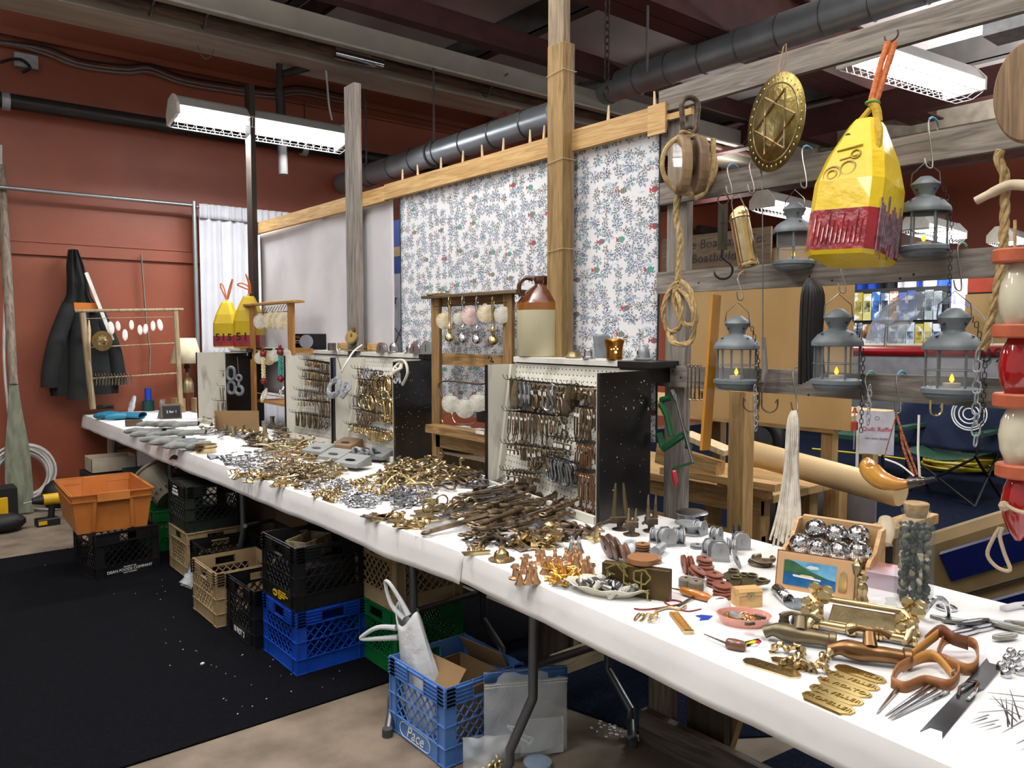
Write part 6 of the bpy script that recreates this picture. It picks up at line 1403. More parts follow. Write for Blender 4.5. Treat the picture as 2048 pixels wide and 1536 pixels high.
def block(px,py,label,rz=.0,s=1.0,m=GALV):
 p = T(px,py); t = thing('pulley_block',label,'pulley',(p.x,p.y,ZT + .004),rz); t.scale = (s,) * 3
 for y in (-.014,.014):
  mb = MB(); mb.prism([(-.024,0),(.024,0),(.024,.034),(.012,.05),(-.012,.05),(-.024,.034)],.004,y - .002); mb.v = [(v[0],v[2],v[1]) for v in mb.v]; mb.build('side_plate',m,t)
 mb = MB(); mb.lathe([(.022,-.010),(.022,-.006),(.016,0),(.022,.006),(.022,.010)],20,c=(0,0,.026),R=Rx(h90)); mb.build('wheel',m,t)
 mb = MB(); mb.bb((-.026,-.018,0),(.026,.018,.004)); mb.cyl((0,-.02,.026),(0,.02,.026),.005,8); mb.build('base_and_pin',m,t)
for px, py, r, s, lb in ((1312,1085,.3,1.0,'galvanized block tilted at the left of the galvanized group'),(1333,1092,-.4,1.25,'tallest galvanized block with upright forks'),(1358,1090,.8,1.15,'rough galvanized block behind the brown discs'),(1432,1085,.2,1.05,'galvanized block nearest the dark sheave pair'),(1422,1112,-.3,1.1,'galvanized fork block left of centre'),(1440,1122,-.9,1.2,'galvanized fork block above the tilted disc'),(1462,1108,.5,1.0,'galvanized block behind the tilted disc'),(1482,1100,-.6,1.15,'galvanized block at the right end of the group'),(1400,1072,.1,1.1,'grey block in front of the spool')):
 block(px,py,lb,r,s)
for i, (px,py,r) in enumerate(((1400,1078,.9),(1385,1072,.5))):
 p = T(px,py); mb = MB(); mb.lathe([(.02,0),(.04,.002),(.04,.008),(.022,.01),(.022,.03),(.04,.032),(.04,.038),(.02,.04)],26); o = mb.build('metal_spool',GALV,None,(p.x + .02,p.y + .05,ZT + .004 + i * .0),(0,0,0)); tag(o,('right' if i == 0 else 'left') + ' grey metal spool at the cloth back edge','spool')
p = T(1392,1050); t = thing('wire_reel','low silver wire reel with a rim at the back of the near table','reel',(p.x,p.y + .02,ZT + .003)); mb = MB(); mb.lathe([(.02,.04),(.062,.04),(.064,.044),(.05,.05),(.02,.05)],30); mb.build('rim',STEEL,t); mb = MB(); mb.lathe([(.03,0),(.03,.04)],24); mb.build('hub',STEEL,t)
# fid holders
def fids(px,py,n,label,m,h=.13,r=.012,dx=.04,base=.05):
 p = T(px,py); t = thing('fid_stand',label,'tool',(p.x,p.y,ZT + .004),rad(-35))
 mb = MB(); mb.lathe([(.03,0),(.032,.004),(.012,.01),(.014,.03)],16); mb.cbox((-dx,-.018,.03),(dx,.018,.055),.003); mb.tube([(-dx * 1.5,0,.03),(-dx * .6,-.012,.05),(dx * 1.2,.012,.055)],.006,7); mb.build('bracket',IRON,t)
 for i in range(n):
  mb = MB(); mb.lathe([(r,0),(r * .95,.01),(r * .35,h),(0,h + .002)],12); mb.build('pin',m,t,((i - (n - 1) / 2) * dx * 1.15,0,.05),(rnd.uniform(-.08,.08),rnd.uniform(-.08,.08),0))
fids(1240,1062,2,'dark bracket with two tall olive pins before the black door',mat('olive_pin','#5f553b',.45,.6),.13)
fids(1302,1065,2,'shorter pair of bronze pins behind the galvanized blocks',BRONZE,.09,.01,.022)
fids(1263,1072,2,'small brass pins in front of the dark bracket',BRASSD,.05,.008,.022)
obj1('brass_tripod','bright brass cleat with three prongs left of the dark sheaves','cleat',1192,1082,lambda m: (m.tube([(-.05,0,.012),(.05,0,.016)],.006,8),m.tube([(0,-.04,.012),(0,.04,.012)],.005,8),m.tube([(0,0,.01),(.0,.0,.06)],[.009,.005],8),m.tube([(.015,0,.01),(.02,0,.055)],[.007,.004],8),m.bb((-.02,-.02,0),(.02,.02,.012))),BRASS,.5,.95)
hank(T(1258,1092,ZT + .02),.035,.018,PLAST,'crumpled clear plastic beside the brown disc stack',7,.006,'plastic','clear_wrap')
for i, (px,py,a,lb) in enumerate(((1318,1108,.4,'grey cylinder lying behind the bronze block'),)): obj1('grey_cylinder',lb,'cylinder fitting',px,py,lambda m: m.tube([(-.045,0,.018),(.045,0,.018)],[.018,.014],16),GALV,a)
# horseshoes and flat bronze tools
for i, (px,py,r,lb) in enumerate(((1520,1130,.4,'lower bronze horseshoe clamp'),(1527,1122,.2,'upper bronze horseshoe clamp'))): obj1('horseshoe_clamp',lb + ' near the wooden tray','clamp',px,py,lambda m: m.tube(arc((0,0,.009),.03,.7,TAU - .7,14,'xy'),.009,8),BRONZE,r,1.0,ZT + .004 + i * .018)
for i, (px,py,r) in enumerate(((1462,1150,.2),(1480,1158,-.1),(1500,1160,.3),(1512,1168,-.3),(1470,1165,.5))): obj1('rowlock','flat olive-bronze rowlock in the pile behind the pine box','rowlock',px,py,lambda m: (m.prism([(-.05,-.008),(-.02,-.016),(.03,-.014),(.05,0),(.03,.014),(-.02,.016),(-.05,.008)],.006),m.torus((.02,0,.009),.013,.004,12,6)),mat('olive_bronze','#4c4530',.42,.8,col2='#6d6444',scale=14),r,1.05,ZT + .004 + i * .007,'rowlocks behind the pine box')
# pine box
p = T(1493,1213); t = thing('pine_box','little pine box with a brass clasp','box',(p.x,p.y,ZT + .004),rad(-28)); t.scale = (.92,) * 3
PINE = wood('pine','#b98f57','#d9b57c','x',rough=.5); mb = MB(); mb.cbox((-.038,-.026,0),(.038,.026,.034),.001); mb.build('body',PINE,t); mb = MB(); mb.prism([(-.026,.0355),(.026,.0355),(.026,.048),(.018,.055),(-.018,.055),(-.026,.048)],.076,-.038); mb.v = [(v[2],v[0],v[1]) for v in mb.v]; mb.build('lid',PINE,t)
mb = MB(); mb.prism([(-.014,.036),(0,.024),(.014,.036),(.01,.046),(-.01,.046)],.002,.0262); mb.v = [(v[0],-v[2],v[1]) for v in mb.v]; mb.ball((0,-.029,.036),.003,8); mb.build('clasp',BRASSD,t)
# baseball ornament
p = T(1438,1220); t = thing('baseball_ornament','white half baseball with dark red stitches','ornament',(p.x,p.y,ZT + .004),rad(-30)); mb = MB(); mb.lathe([(.033,0),(.033,.006),(.03,.018),(.02,.028),(.0,.033)],26); mb.build('ball_cover',WHITE,t)
me = MB().cyl((-.004,0,0),(.004,0,0),.001,5).mesh('stitch',BRED)
for i in range(9): u = -.7 + 1.4 * i / 8; link('stitch',me,t,(.022 * u,-.008 + .006 * u * u,.0315 - .012 * u * u + .001),(0,.3 * u,.6))
obj1('ruler','folded yellow wooden ruler with a brass tip','ruler',1362,1248,lambda m: (m.cbox((-.072,-.013,0),(.072,-.0006,.009),.001),m.cbox((-.072,.0006,0),(.072,.013,.009),.001)),wood('ruler_wood','#8f6224','#bb8a3e','x',rough=.4),rad(55),.95)
R_ = bpy.data.objects['ruler']; mb = MB(); mb.bb((-.074,-.0135,-.0005),(-.066,.0135,.0098)); mb.build('brass_tip',BRASS,R_); mb = MB()
for i in range(24): mb.bb((-.06 + i * .0055,-.006 if i % 4 else -.002,.009),(-.0596 + i * .0055,-.0126,.0094)); mb.bb((-.06 + i * .0055,.006 if i % 4 else .002,.009),(-.0596 + i * .0055,.0126,.0094))
mb.build('scale_marks',BLACK,R_)['kind'] = 'stuff'
obj1('blue_tag','bright blue plastic tag beside the ruler','tag',1406,1236,lambda m: m.prism([(-.02,-.015),(.005,-.018),(.03,.0),(.005,.016),(-.012,.016),(-.006,0)],.003),mat('tag_blue','#1234a0',.35),rad(-20))
for i in range(3):
 P = [T(1278 + i * 14 + 10 * sin(k * .9 + i),1234 + 8 * cos(k * 1.3 + i),ZT + .005 + .003 * i) for k in range(10)]
 tag(MB().tube(spl(P,3),.0018,5).build('gold_chain',mat('gold','')),('first','second','third')[i] + ' strand of the fine gold chain heap left of the ruler','chain')
cable(spl([T(x,y,ZT + .006) for x,y in ((1268,1217),(1290,1219),(1330,1214),(1365,1206),(1345,1200),(1330,1205),(1370,1222),(1402,1218))]),.0022,mat('red_cord','#7a1f24',.6),'thin red cord curling above the ruler','cord','red_cord')
cable(spl([T(x,y,ZT + .008) for x,y in ((1310,1222),(1335,1215),(1360,1218),(1372,1212))]),.004,BRASS,'brass bead strand between red cord and ruler','bracelet','brass_bracelet')
def awl(a,b,c,hm,sm,label,r=.012):
 A, B, C_ = T(*a,ZT + .015), T(*b,ZT + .016), T(*c,ZT + .016); t = thing('awl',label,'awl',B); d = C_ - B
 MB().tube([A - B,(0,0,0)],[.0012,.003],7).build('spike',sm,t); MB().tube([d * 0,d * .1,d * .45,d * .85,d],[r * .7,r,r * 1.1,r,r * .5],14).build('handle',hm,t)
awl((1340,1176),(1362,1180),(1424,1198),mat('amber_handle','#a8651a',.25,coat=.6),IRON,'awl with a shiny orange handle behind the red cord'); awl((1408,1268),(1452,1286),(1492,1294),mat('brown_handle','#4a2e1e',.3,col2='#6b4630',scale=20,coat=.4),IRON,'awl with a stubby dark brown handle near the front edge',.013)
cable([T(1356,1212,ZT + .006),T(1392,1190,ZT + .012)],.0035,IRON,'dark iron spike lying across the red cord','spike','iron_spike')
p = T(1505,1290); t = thing('fishing_lure','flat striped lure in black, yellow, green and pink','lure',(p.x,p.y,ZT + .004),rad(10)); t.scale = (1.1,) * 3
for i, (c,o_) in enumerate((('#101010',[(-.045,.012),(-.01,.016),(.03,.0),(.02,-.012),(-.01,-.008),(-.035,.002)]),('#c9c21c',[(-.02,.010),(.012,.004),(.016,-.006),(-.004,-.006)]),('#b81f4a',[(-.002,-.006),(.018,-.004),(.014,-.013),(.0,-.013)]),('#e5e5df',[(-.02,-.004),(-.004,-.008),(-.002,-.016),(-.02,-.013)]),('#4f8f3a',[(-.034,.009),(-.02,.011),(-.02,.002),(-.03,.004)]))):
 mb = MB(); mb.prism(o_,.002,.0004 + i * .0004); mb.build('painted_strip',mat('lure_' + c[1:],c,.35),t)
# pink dish with trinkets
p = T(1487,1250); t = thing('pink_dish','oval pink dish holding a compass and trinkets','dish',(p.x,p.y,ZT + .004),rad(-50)); mb = MB(); mb.lathe([(.0,.003),(.045,.003),(.055,.0),(.066,.02),(.07,.026),(.066,.026),(.054,.009),(.0,.007)],40,caps=False); mb.v = [(x * 1.0,y * .72,z) for x,y,z in mb.v]; mb.build('dish_body',mat('pink_china','#d9988a',.28,coat=.5),t); t.scale = (1,1,1)
for i, (px,py,R) in enumerate(((1470,1234,.019),(1520,1236,.015),(1500,1250,.013))):
 q = T(px,py,ZT + .026 + .003 * i); c = thing('pocket_compass',('round brass compass','dark oval compass','small grey compass')[i] + ' lying in the pink dish','compass',q,rot=(.2,.1 * i,i)); MB().lathe([(R,0),(R,.006),(R * .85,.007)],22).build('case',BRASSD if i == 0 else IRON,c); MB().lathe([(0,0),(R * .84,0)],22,c=(0,0,.0072)).build('dial',mat('dial_grey','#8f8f8a',.2,col2='#c4c4be',scale=90),c)
for i in range(26):
 a, r = rnd.random() * TAU, rnd.random() ** .5; q = Vector((p.x,p.y,0)) + Rz(rad(-50)) @ Vector((.045 * r * cos(a),.03 * r * sin(a),0)); me = P5[('an','rB','eB')[i % 3]]; o = link('brass_trinket',me,None,(q.x,q.y,ZT + .014 + .008 * rnd.random()),(rnd.random(),rnd.random(),rnd.random() * 6)); o.scale = (.6,) * 3; tag(o,'tiny brass trinket in the pink dish','trinket','trinkets in the pink dish')
# postcard frame
a = T(1551,1178); b = T(1703,1205); d = (b - a).normalized(); an = math.atan2(d.y,d.x); Wd = (b - a).length * 1.02
fr = thing('picture_plaque','wooden plaque with a colour picture of a white ship and a thermometer','picture',a + Vector((0,0,.004)),rot=(rad(-14),0,an)); Hh = .110
mb = MB(); mb.cbox((0,0,0),(Wd,.009,Hh),.002); mb.build('board',mat('beige_board','#c39a6e',.5,var=.05),fr); mb = MB(); mb.bb((-.003,.001,-.0),(0,.01,Hh)); mb.bb((Wd,.001,0),(Wd + .003,.01,Hh)); mb.bb((-.003,.001,Hh),(Wd + .003,.01,Hh + .003)); mb.build('dark_edge',mat('maroon_edge','#5c4238',.5),fr)
x0, x1, z0_, z1_ = Wd * .09, Wd * .77, .016, .088
def pan(nm,pts,m,y): mb = MB(); mb.prism(pts,.0006,y); mb.v = [(v[0],-v[2],v[1]) for v in mb.v]; return mb.build(nm,m,fr)
pic = pan('sky',[(x0,z0_),(x1,z0_),(x1,z1_),(x0,z1_)],mat('pic_sky','#2b7fb4',.35,col2='#7fb8cf',scale=14),.0006)
hx = lambda u, v: (x0 + (x1 - x0) * u,z0_ + (z1_ - z0_) * v)
pan('sea',[hx(0,0),hx(1,0),hx(1,.40),hx(0,.50)],mat('pic_sea','#0f4d80',.3,col2='#19649a',scale=40),.0014)
pan('hill',[hx(0,.48),hx(.5,.46),hx(1,.40),hx(.85,.44),hx(.5,.66),(hx(.2,.95)),hx(.08,1),hx(0,.97)],mat('pic_hill','#1f4a33',.5,col2='#34603c',scale=40),.002)
pan('ship_hull',[hx(.2,.36),hx(.72,.31),hx(.73,.37),hx(.5,.42),hx(.18,.44)],WHITE,.0026); pan('ship_deck',[hx(.3,.42),hx(.62,.39),hx(.55,.47),hx(.36,.48)],mat('pic_deck','#d8c9a0',.5),.0028); pan('cloud',[hx(.42,.78),hx(.52,.72),hx(.68,.76),hx(.66,.86),hx(.5,.88)],mat('pic_cloud','#cfd6d2',.6),.0013)
mb = MB(); mb.prism([(Wd * .81,.02),(Wd * .9,.02),(Wd * .91,.04),(Wd * .9,.07),(Wd * .86,.078),(Wd * .82,.07),(Wd * .805,.04)],.003,.0006); mb.v = [(v[0],-v[2],v[1]) for v in mb.v]; mb.build('thermometer',BRASS,fr)
# brass lamp post and bust
obj1('brass_street_lamp','little brass street-lamp figure leaning against the plaque','ornament',1712,1205,lambda m: (m.lathe([(.012,0),(.01,.006),(.004,.012),(.004,.07),(.009,.076),(.013,.1),(.009,.104),(.003,.116),(.0,.118)],6),m.bar((0,0,.07),(.02,0,.068),.003,.003)),BRASSD,0,1.08)
obj1('brass_bust','small brass figure behind the lamp post figure','ornament',1724,1208,lambda m: (m.lathe([(.018,0),(.016,.012),(.011,.026),(.014,.04),(.012,.052),(.007,.058)],16),m.ball((0,0,.066),.011,12),m.lathe([(.015,.072),(.012,.078),(.0,.082)],12)),BRASS,0,1.05)
# wooden tray of mirror balls
a = T(1560,1140); b = T(1752,1178)   # front corners on the cloth
d = (b - a).normalized(); an = math.atan2(d.y,d.x); Wd = (b - a).length * .93
ty = thing('wooden_tray','pale wooden desk tray with curved sides full of mirror balls','tray',(a.x,a.y,ZT + .03),an); D_ = .17; O = ty.location
PN = wood('pale_tray','#b58e5e','#cda97a','x',rough=.55)
def side(x): mb = MB(); mb.prism([(0,0),(D_,0),(D_,.115),(D_ * .75,.115),(D_ * .45,.06),(.02,.045),(0,.03)],.012,x); mb.v = [(v[2],v[0],v[1]) for v in mb.v]; return mb.build('side_board',PN,ty)
side(0); side(Wd - .012)
mb = MB(); mb.cbox((.012,D_ - .012,0),(Wd - .012,D_,.125)); mb.build('back_board',PN,ty); mb = MB(); mb.cbox((.012,0,0),(Wd - .012,D_ - .012,.008)); mb.build('bottom_board',PN,ty)
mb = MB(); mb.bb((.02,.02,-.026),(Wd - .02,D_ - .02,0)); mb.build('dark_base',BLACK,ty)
MT = bpy.data.materials.new('mirror_tiles'); MT.use_nodes = True; nt = MT.node_tree; b_ = nt.nodes['Principled BSDF']; b_.inputs['Metallic'].default_value = 1; b_.inputs['Roughness'].default_value = .04; b_.inputs['Base Color'].default_value = (.82,.84,.86,1)
MG = mat('mirror_grout','#9a9ea2',.5)
def mirror_ball():
 mb = MB(); R = .028; mb.ball((0,0,0),R * .97,20); nb = len(mb.f); mb.cur = 1
 rows = 17
 for i in range(1,rows):
  th = pi * i / rows; n = max(3,int(rows * 2 * sin(th)))
  for k in range(n):
   ph = TAU * (k + .5) / n; j = lambda: rnd.uniform(-.05,.05); nrm = Vector((sin(th + j()) * cos(ph + j()),sin(th + j()) * sin(ph),cos(th + j()))).normalized()
   c = Vector((sin(th) * cos(ph),sin(th) * sin(ph),cos(th))) * R; e1 = Vector((-sin(ph),cos(ph),0)); e1 = (e1 - nrm * e1.dot(nrm)).normalized(); e2 = nrm.cross(e1); h = pi * R / rows * .44
   mb.add([c + e1 * h + e2 * h,c - e1 * h + e2 * h,c - e1 * h - e2 * h,c + e1 * h - e2 * h],[(0,1,2,3)])
 return mb.mesh('mirror_ball',[MG,MT])
mbm = mirror_ball(); rowd = ('front row','middle row','back row'); mbs = [(Wd * u,v,w) for u,v,w in ((.18,.045,.045),(.40,.04,.04),(.63,.045,.04),(.84,.05,.05),(.28,.105,.085),(.52,.1,.08),(.76,.11,.085),(.2,.14,.06),(.5,.15,.05))]
for i, (x,y,z) in enumerate(mbs):
 q = O + Rz(an) @ Vector((x,y,z + .008)); o = link('mirror_ball',mbm,None,q,(rnd.random() * 3,rnd.random() * 3,rnd.random() * 3)); o.scale = (1.28,) * 3; tag(o,'small mirror ball piled in the wooden tray','mirror ball','mirror balls in the tray')
a = T(1745,1180); mb = MB(); mb.cbox((-.02,0,0),(.07,.12,.05),.001); m_ = mat('holographic','#a9b4c4',.2,.3,col2='#c98a86',scale=9,fac=(.3,.7)); tag(mb.build('foil_box',m_,None,(a.x,a.y,ZT + .004),(0,0,an)),'silvery rainbow foil box under the right end of the wooden tray','box')
q = ty.location + Rz(an) @ Vector((Wd - .01,D_ + .04,.10)); mb = MB(); mb.lathe([(0,-.06),(.012,-.055),(.024,-.02),(.027,.015),(.02,.045),(0,.055)],20,R=Ry(rad(50))); o = mb.build('wooden_float',mat('pale_float','#cfc0a4',.5,var=.05),None,q,(0,0,.5)); tag(o,'pale egg-shaped wooden float behind the tray beside the jar','float')
mb = MB(); mb.bb((-.02,-.02,-.10),(.02,.02,-.045)); mb.build('prop',BLACK,o)
# jar of pebbles and shells
p = T(1826,1205); jr = thing('glass_jar','tall square glass jar with a cork, filled with pebbles and shells','jar',(p.x,p.y,ZT + .004),rad(-58)); jr.scale = (1.08,1.08,1.12); JH = .215; JW = .086
GL = mat('jar_glass','#7c8a87',.03,alpha=.2,var=0.0,spec=.8)
mb = MB()
def jring(w,z,e,n=28):
 out = []
 for k in range(n):
  a = TAU * k / n; cx, sy = cos(a), sin(a); r = w / 2 / (abs(cx) ** e + abs(sy) ** e) ** (1 / e); out.append((r * cx,r * sy,z))
 return out
lv = [jring(JW * .94,0,6),jring(JW,.006,6),jring(JW,JH - .03,6),jring(JW * .96,JH - .018,5),jring(JW * .74,JH - .008,2.4),jring(JW * .72,JH + .008,2),jring(JW * .82,JH + .012,2),jring(JW * .82,JH + .018,2),jring(JW * .74,JH + .02,2)]
vs = sum(lv,[]); fs = [tuple(reversed(range(28)))] + [(k * 28 + i,k * 28 + (i + 1) % 28,k * 28 + 28 + (i + 1) % 28,k * 28 + 28 + i) for k in range(len(lv) - 1) for i in range(28)]
mb.add(vs,fs,True); mb.build('jar_wall',GL,jr,solid=.0)
MB().lathe([(.024,JH - .0),(.03,JH + .024),(.031,JH + .034),(.029,JH + .036)],24).build('cork',mat('cork','#8b7350',.9,col2='#a88e68',scale=70,bump=.3),jr)
pm = [mat('pebble_dark','#191817',.3,col2='#2a2927',scale=20,rvar=.4),mat('pebble_grey','#3d3e38',.45,col2='#56564b',scale=20,rvar=.3),mat('pebble_tan','#716a50',.45,col2='#958c6d',scale=30,rvar=.2),mat('shell_bit','#b9ae94',.5,col2='#d9d0ba',scale=60,rvar=.1)]
pme = []
for m in pm: mb = MB(); mb.ball((0,0,0),1,9,(1,.75,.55)); pme.append(mb.mesh('pebble',m))
cnt = 0; zz = .008
for lay in range(20):
 for ix in range(4):
  for iy in range(4):
   if 0 < ix < 3 and 0 < iy < 3: continue
   if cnt >= 240: continue
   s = rnd.uniform(.0085,.0115); q = Vector((-.026 + ix * .0175 + rnd.uniform(-.003,.003),-.026 + iy * .0175 + rnd.uniform(-.003,.003),.012 + lay * .0094 + rnd.uniform(-.002,.002)))
   f = lay / 20; c = rnd.random(); k = 0 if c < .62 - .35 * f else 1 if c < .82 - .2 * f else 2 if c < .93 - .1 * f else 3
   o = link('pebble',pme[k],jr,q,(rnd.random() * 3,rnd.random() * 3,rnd.random() * 3)); o.scale = (s,s,s); cnt += 1
q = T(1782,1215); mb = MB(); mb.lathe([(.016,0),(.017,.003),(.013,.012),(.016,.02)],20); tag(mb.build('glass_inkwell',mat('jar_glass',''),None,(q.x,q.y,ZT + .004)),'little clear glass stub at the foot of the pebble jar','glass')
# ================================================================ NEAR TABLE, RIGHT HALF
NZ = ZT + .004
def basef(px,py,name,label,cat,rz=0.0,z=NZ): p = T(px,py,z); return thing(name,label,cat,p,rz)
a, b = T(1630,1262), T(1835,1300); d = (b - a).normalized(); an = math.atan2(d.y,d.x); Wd = (b - a).length
bf = thing('ornate_brass_mount','shiny ornate brass wall mount with twin rods and embossed plate lying on the cloth','brass mount',a + Vector((0,0,.004)),an)
mb = MB(); mb.tube([(0,0,.018),(Wd,.0,.018)],.010,14)
for x in (.0,.03,.34,.40,.62,.66,.97): mb.lathe([(.010,-.006),(.016,-.003),(.016,.003),(.010,.006)],14,c=(Wd * x,0,.018),R=Ry(h90))
mb.ball((Wd * .37,0,.018),.018,12); mb.build('front_rod',BRASS,bf)
mb = MB(); mb.tube([(-.01,.10,.052),(Wd * .92,.10,.052)],.008,12); mb.build('back_rod',BRASS,bf)
mb = MB(); mb.grid(lambda u,v: (Wd * (.12 + .7 * u),.02 + .07 * v,.02 + .022 * v + .0022 * noise((u * 40,v * 16,1)) * (1 if .1 < u < .9 and .2 < v < .8 else 0)),60,16); mb.build('embossed_plate',BRASSD,bf,solid=.004)
for x in (-.01,Wd * .9):
 mb = MB(); pts = [(x + .012 * sin(k * 1.7),-.012 + .13 * k / 16,.016 + .045 * (k / 16) + .012 * sin(k * 2.1)) for k in range(17)]; mb.tube(pts,[.010 + .007 * abs(sin(k * 1.3)) for k in range(17)],10)
 for k in range(9): mb.ball((x + .02 * cos(k * 2.4),.0 + .013 * k,.03 + .006 * k + .01 * sin(k * 3)),.012 + .004 * (k % 3),8)
 mb.build('scroll_end',BRASS,bf)
def tap(px,py,rz,m,label,s=1.0):
 t = basef(px,py,'water_tap',label,'tap',rz); t.scale = (s,) * 3
 MB().tube(spl([(-.075,0,.018),(-.05,.0,.026),(-.01,0,.022),(.03,0,.022),(.07,0,.02)],5),[.014,.0135,.013,.0125,.014,.016,.018,.019,.019,.019,.018,.017,.016,.016,.016,.0155,.015,.015,.015,.015,.015],16).build('tap_body',m,t)
 mb = MB(); mb.lathe([(.018,-.008),(.0205,-.006),(.0205,.006),(.018,.008)],16,c=(.066,0,.02),R=Ry(h90)); mb.lathe([(.0,0),(.012,0)],14,c=(.0755,0,.02),R=Ry(h90)); mb.build('threaded_end',m,t)
 mb = MB(); mb.tube([(0,.0,.03),(0,.028,.05)],[.015,.012],12); mb.tube(spl([(-.04,.03,.05),(-.02,.034,.058),(0,.032,.056),(.02,.034,.058),(.04,.03,.05)],3),[.008,.008,.006,.005,.005,.006,.009,.006,.005,.005,.006,.008,.008],8); mb.build('tap_handle',m,t)
TP = mat('old_tap','#5e5a48',.42,.75,col2='#7a6a4e',scale=16); tap(1600,1290,rad(-62),TP,'greenish old brass water tap behind the brass brackets',1.1); tap(1740,1328,rad(-58),mat('brown_tap','#7a5c3c',.32,.9,var=.15),'brownish brass water tap beside the leather straps',1.15)
def bracket(px,py,rz,label,s=1.0): obj1('brass_bracket',label,'bracket',px,py,lambda m: (m.tube(spl([(-.035,0,.005),(-.02,.005,.022),(0,0,.012),(.02,-.006,.024),(.036,0,.005)],4),[.004 + .003 * (k % 3) for k in range(17)],8),m.bb((-.042,-.008,0),(-.03,.008,.004)),m.bb((.03,-.008,0),(.042,.008,.004))),BRASS,rz,s)
for i, (px,py,r) in enumerate(((1575,1308,-.8),(1600,1322,.6),(1622,1345,-.9),(1652,1325,.3),(1595,1340,-1.2))): bracket(px,py,r,('leftmost','second','front','right','lower left')[i] + ' curly brass bracket between the tap and the name plates')
def plate(a,b,w,label,txt,m,octo=False):
 A, B = T(*a), T(*b); d = B - A; l = d.length; t = thing('name_plate',label,'plate',(A + B) / 2 + Vector((0,0,.004)),math.atan2(d.y,d.x))
 mb = MB(); c = w * .32; mb.prism([(-l / 2,-w / 2 + c),(-l / 2 + c,-w / 2),(l / 2 - c,-w / 2),(l / 2,-w / 2 + c),(l / 2,w / 2 - c),(l / 2 - c,w / 2),(-l / 2 + c,w / 2),(-l / 2,w / 2 - c)],.005); mb.build('plate_body',m,t)
 text('lettering',txt,min(w * .62,.02),m,t,(0,0,.0055),(0,0,0),ext=.0012,space=1.05)
NP = mat('brass_plate','#a88f52',.35,1.0,var=.1)
plate((1488,1325),(1600,1360),.042,'left small brass plate lying in front of the brackets','WINCH',BRASS); plate((1545,1322),(1612,1348),.034,'right small brass plate lying behind the first one','ANCHOR',BRASS)
for i, (a,b,w,lb) in enumerate((((1608,1392),(1706,1434),.046,'frontmost'),((1622,1378),(1724,1416),.046,'second'),((1640,1364),(1740,1400),.044,'third'),((1655,1351),(1757,1386),.042,'fourth'),((1672,1338),(1770,1371),.04,'rearmost'))): plate(a,b,w,lb + ' of the five brass name plates with raised letters',('PROPELLER','TRAVELLER','NAVIGATOR','TRAVELLER','PROPELLER')[i],NP)
# leather straps
LE = mat('leather','#7a4a24',.45,col2='#93602f',scale=12,bump=.2); LEY = mat('leather_tan','#a9762f',.45,var=.1)
ls = basef(1865,1345,'leather_harness','tan leather harness with two loops and a small buckle','harness')
O = ls.location
def strap(P,w,m,nm='strap'):
 P = spl(P,6); mb = MB(); vs = []; fs = []
 for q in P: vs += [q + Vector((0,0,0)) - O,q + Vector((.004,.002,w)) - O]
 for i in range(len(P) - 1): fs.append((2 * i,2 * i + 2,2 * i + 3,2 * i + 1))
 mb.add(vs,fs,True); mb.build(nm,m,ls,solid=.0035)
TT = lambda x, y, z=0.0: T(x,y,NZ + .002 + z)
strap([TT(1783,1375),TT(1800,1345,.01),TT(1850,1325,.01),TT(1892,1330,.005),TT(1918,1352),TT(1900,1380),TT(1850,1372),TT(1810,1385),TT(1783,1375)],.022,LE)
strap([TT(1892,1332,.01),TT(1935,1350,.0),TT(1955,1335),TT(1950,1300,.008),TT(1915,1290,.02),TT(1890,1290,.02),TT(1875,1320,.015)],.024,LE)
strap([TT(1850,1298,.015),TT(1880,1275,.035),TT(1905,1290,.035),TT(1935,1300,.02)],.03,mat('leather_dark','#5e3418',.5,var=.12),'cross_strap'); strap([TT(1812,1332,.008),TT(1848,1300,.03),TT(1876,1278,.04)],.022,LEY,'pale_strap'); strap([TT(1805,1345,.004),TT(1862,1318,.02),TT(1905,1360,.004)],.02,LEY,'pale_strap')
mb = MB(); q = TT(1905,1348,.018) - O; mb.tube([q + Vector(v) for v in ((-.008,0,-.007),(.008,0,-.007),(.008,0,.007),(-.008,0,.007))],.0018,6,closed=True); mb.build('buckle',CHROME,ls)
# needles, shuttle, knives
def needle(a,b,r,m,label,grp=None,name='sail_needle',cat='needle',dz=.0):
 A, B = T(*a,NZ + r + dz), T(*b,NZ + r + dz); tag(MB().tube([A,A + (B - A) * .12,A + (B - A) * .55,B - (B - A) * .08,B],[.0006,r * .55,r,r * 1.25,r * .7],8).build(name,m),label,cat,grp)
for i, (a,b,lb) in enumerate((((1753,1428),(1800,1372),'leftmost'),((1770,1432),(1868,1366),'second'),((1776,1437),(1875,1375),'third'),((1782,1440),(1898,1382),'longest, frontmost'))): needle(a,b,.0042,CHROME,lb + ' of the four shiny steel fids before the leather harness')
SN = 'loose steel needle scattered near the right front corner'
for a, b in (((1930,1452),(1975,1436)),((1932,1456),(1998,1440)),((1938,1462),(1990,1448)),((1950,1468),(2002,1452)),((1945,1440),(1978,1430)),((1990,1475),(2050,1440)),((2012,1500),(2060,1475)),((2015,1512),(2070,1490)),((2000,1400),(2050,1420)),((1995,1410),(2045,1435)),((1985,1392),(2035,1445)),((1978,1398),(2060,1405)),((2000,1395),(2020,1450)),((2012,1395),(2016,1455)),((2025,1398),(2024,1458)),((1975,1385),(2060,1395)),((2020,1380),(2040,1440)),((1955,1425),(2020,1420))): needle(a,b,.0016,STEEL,SN,'loose steel needles')
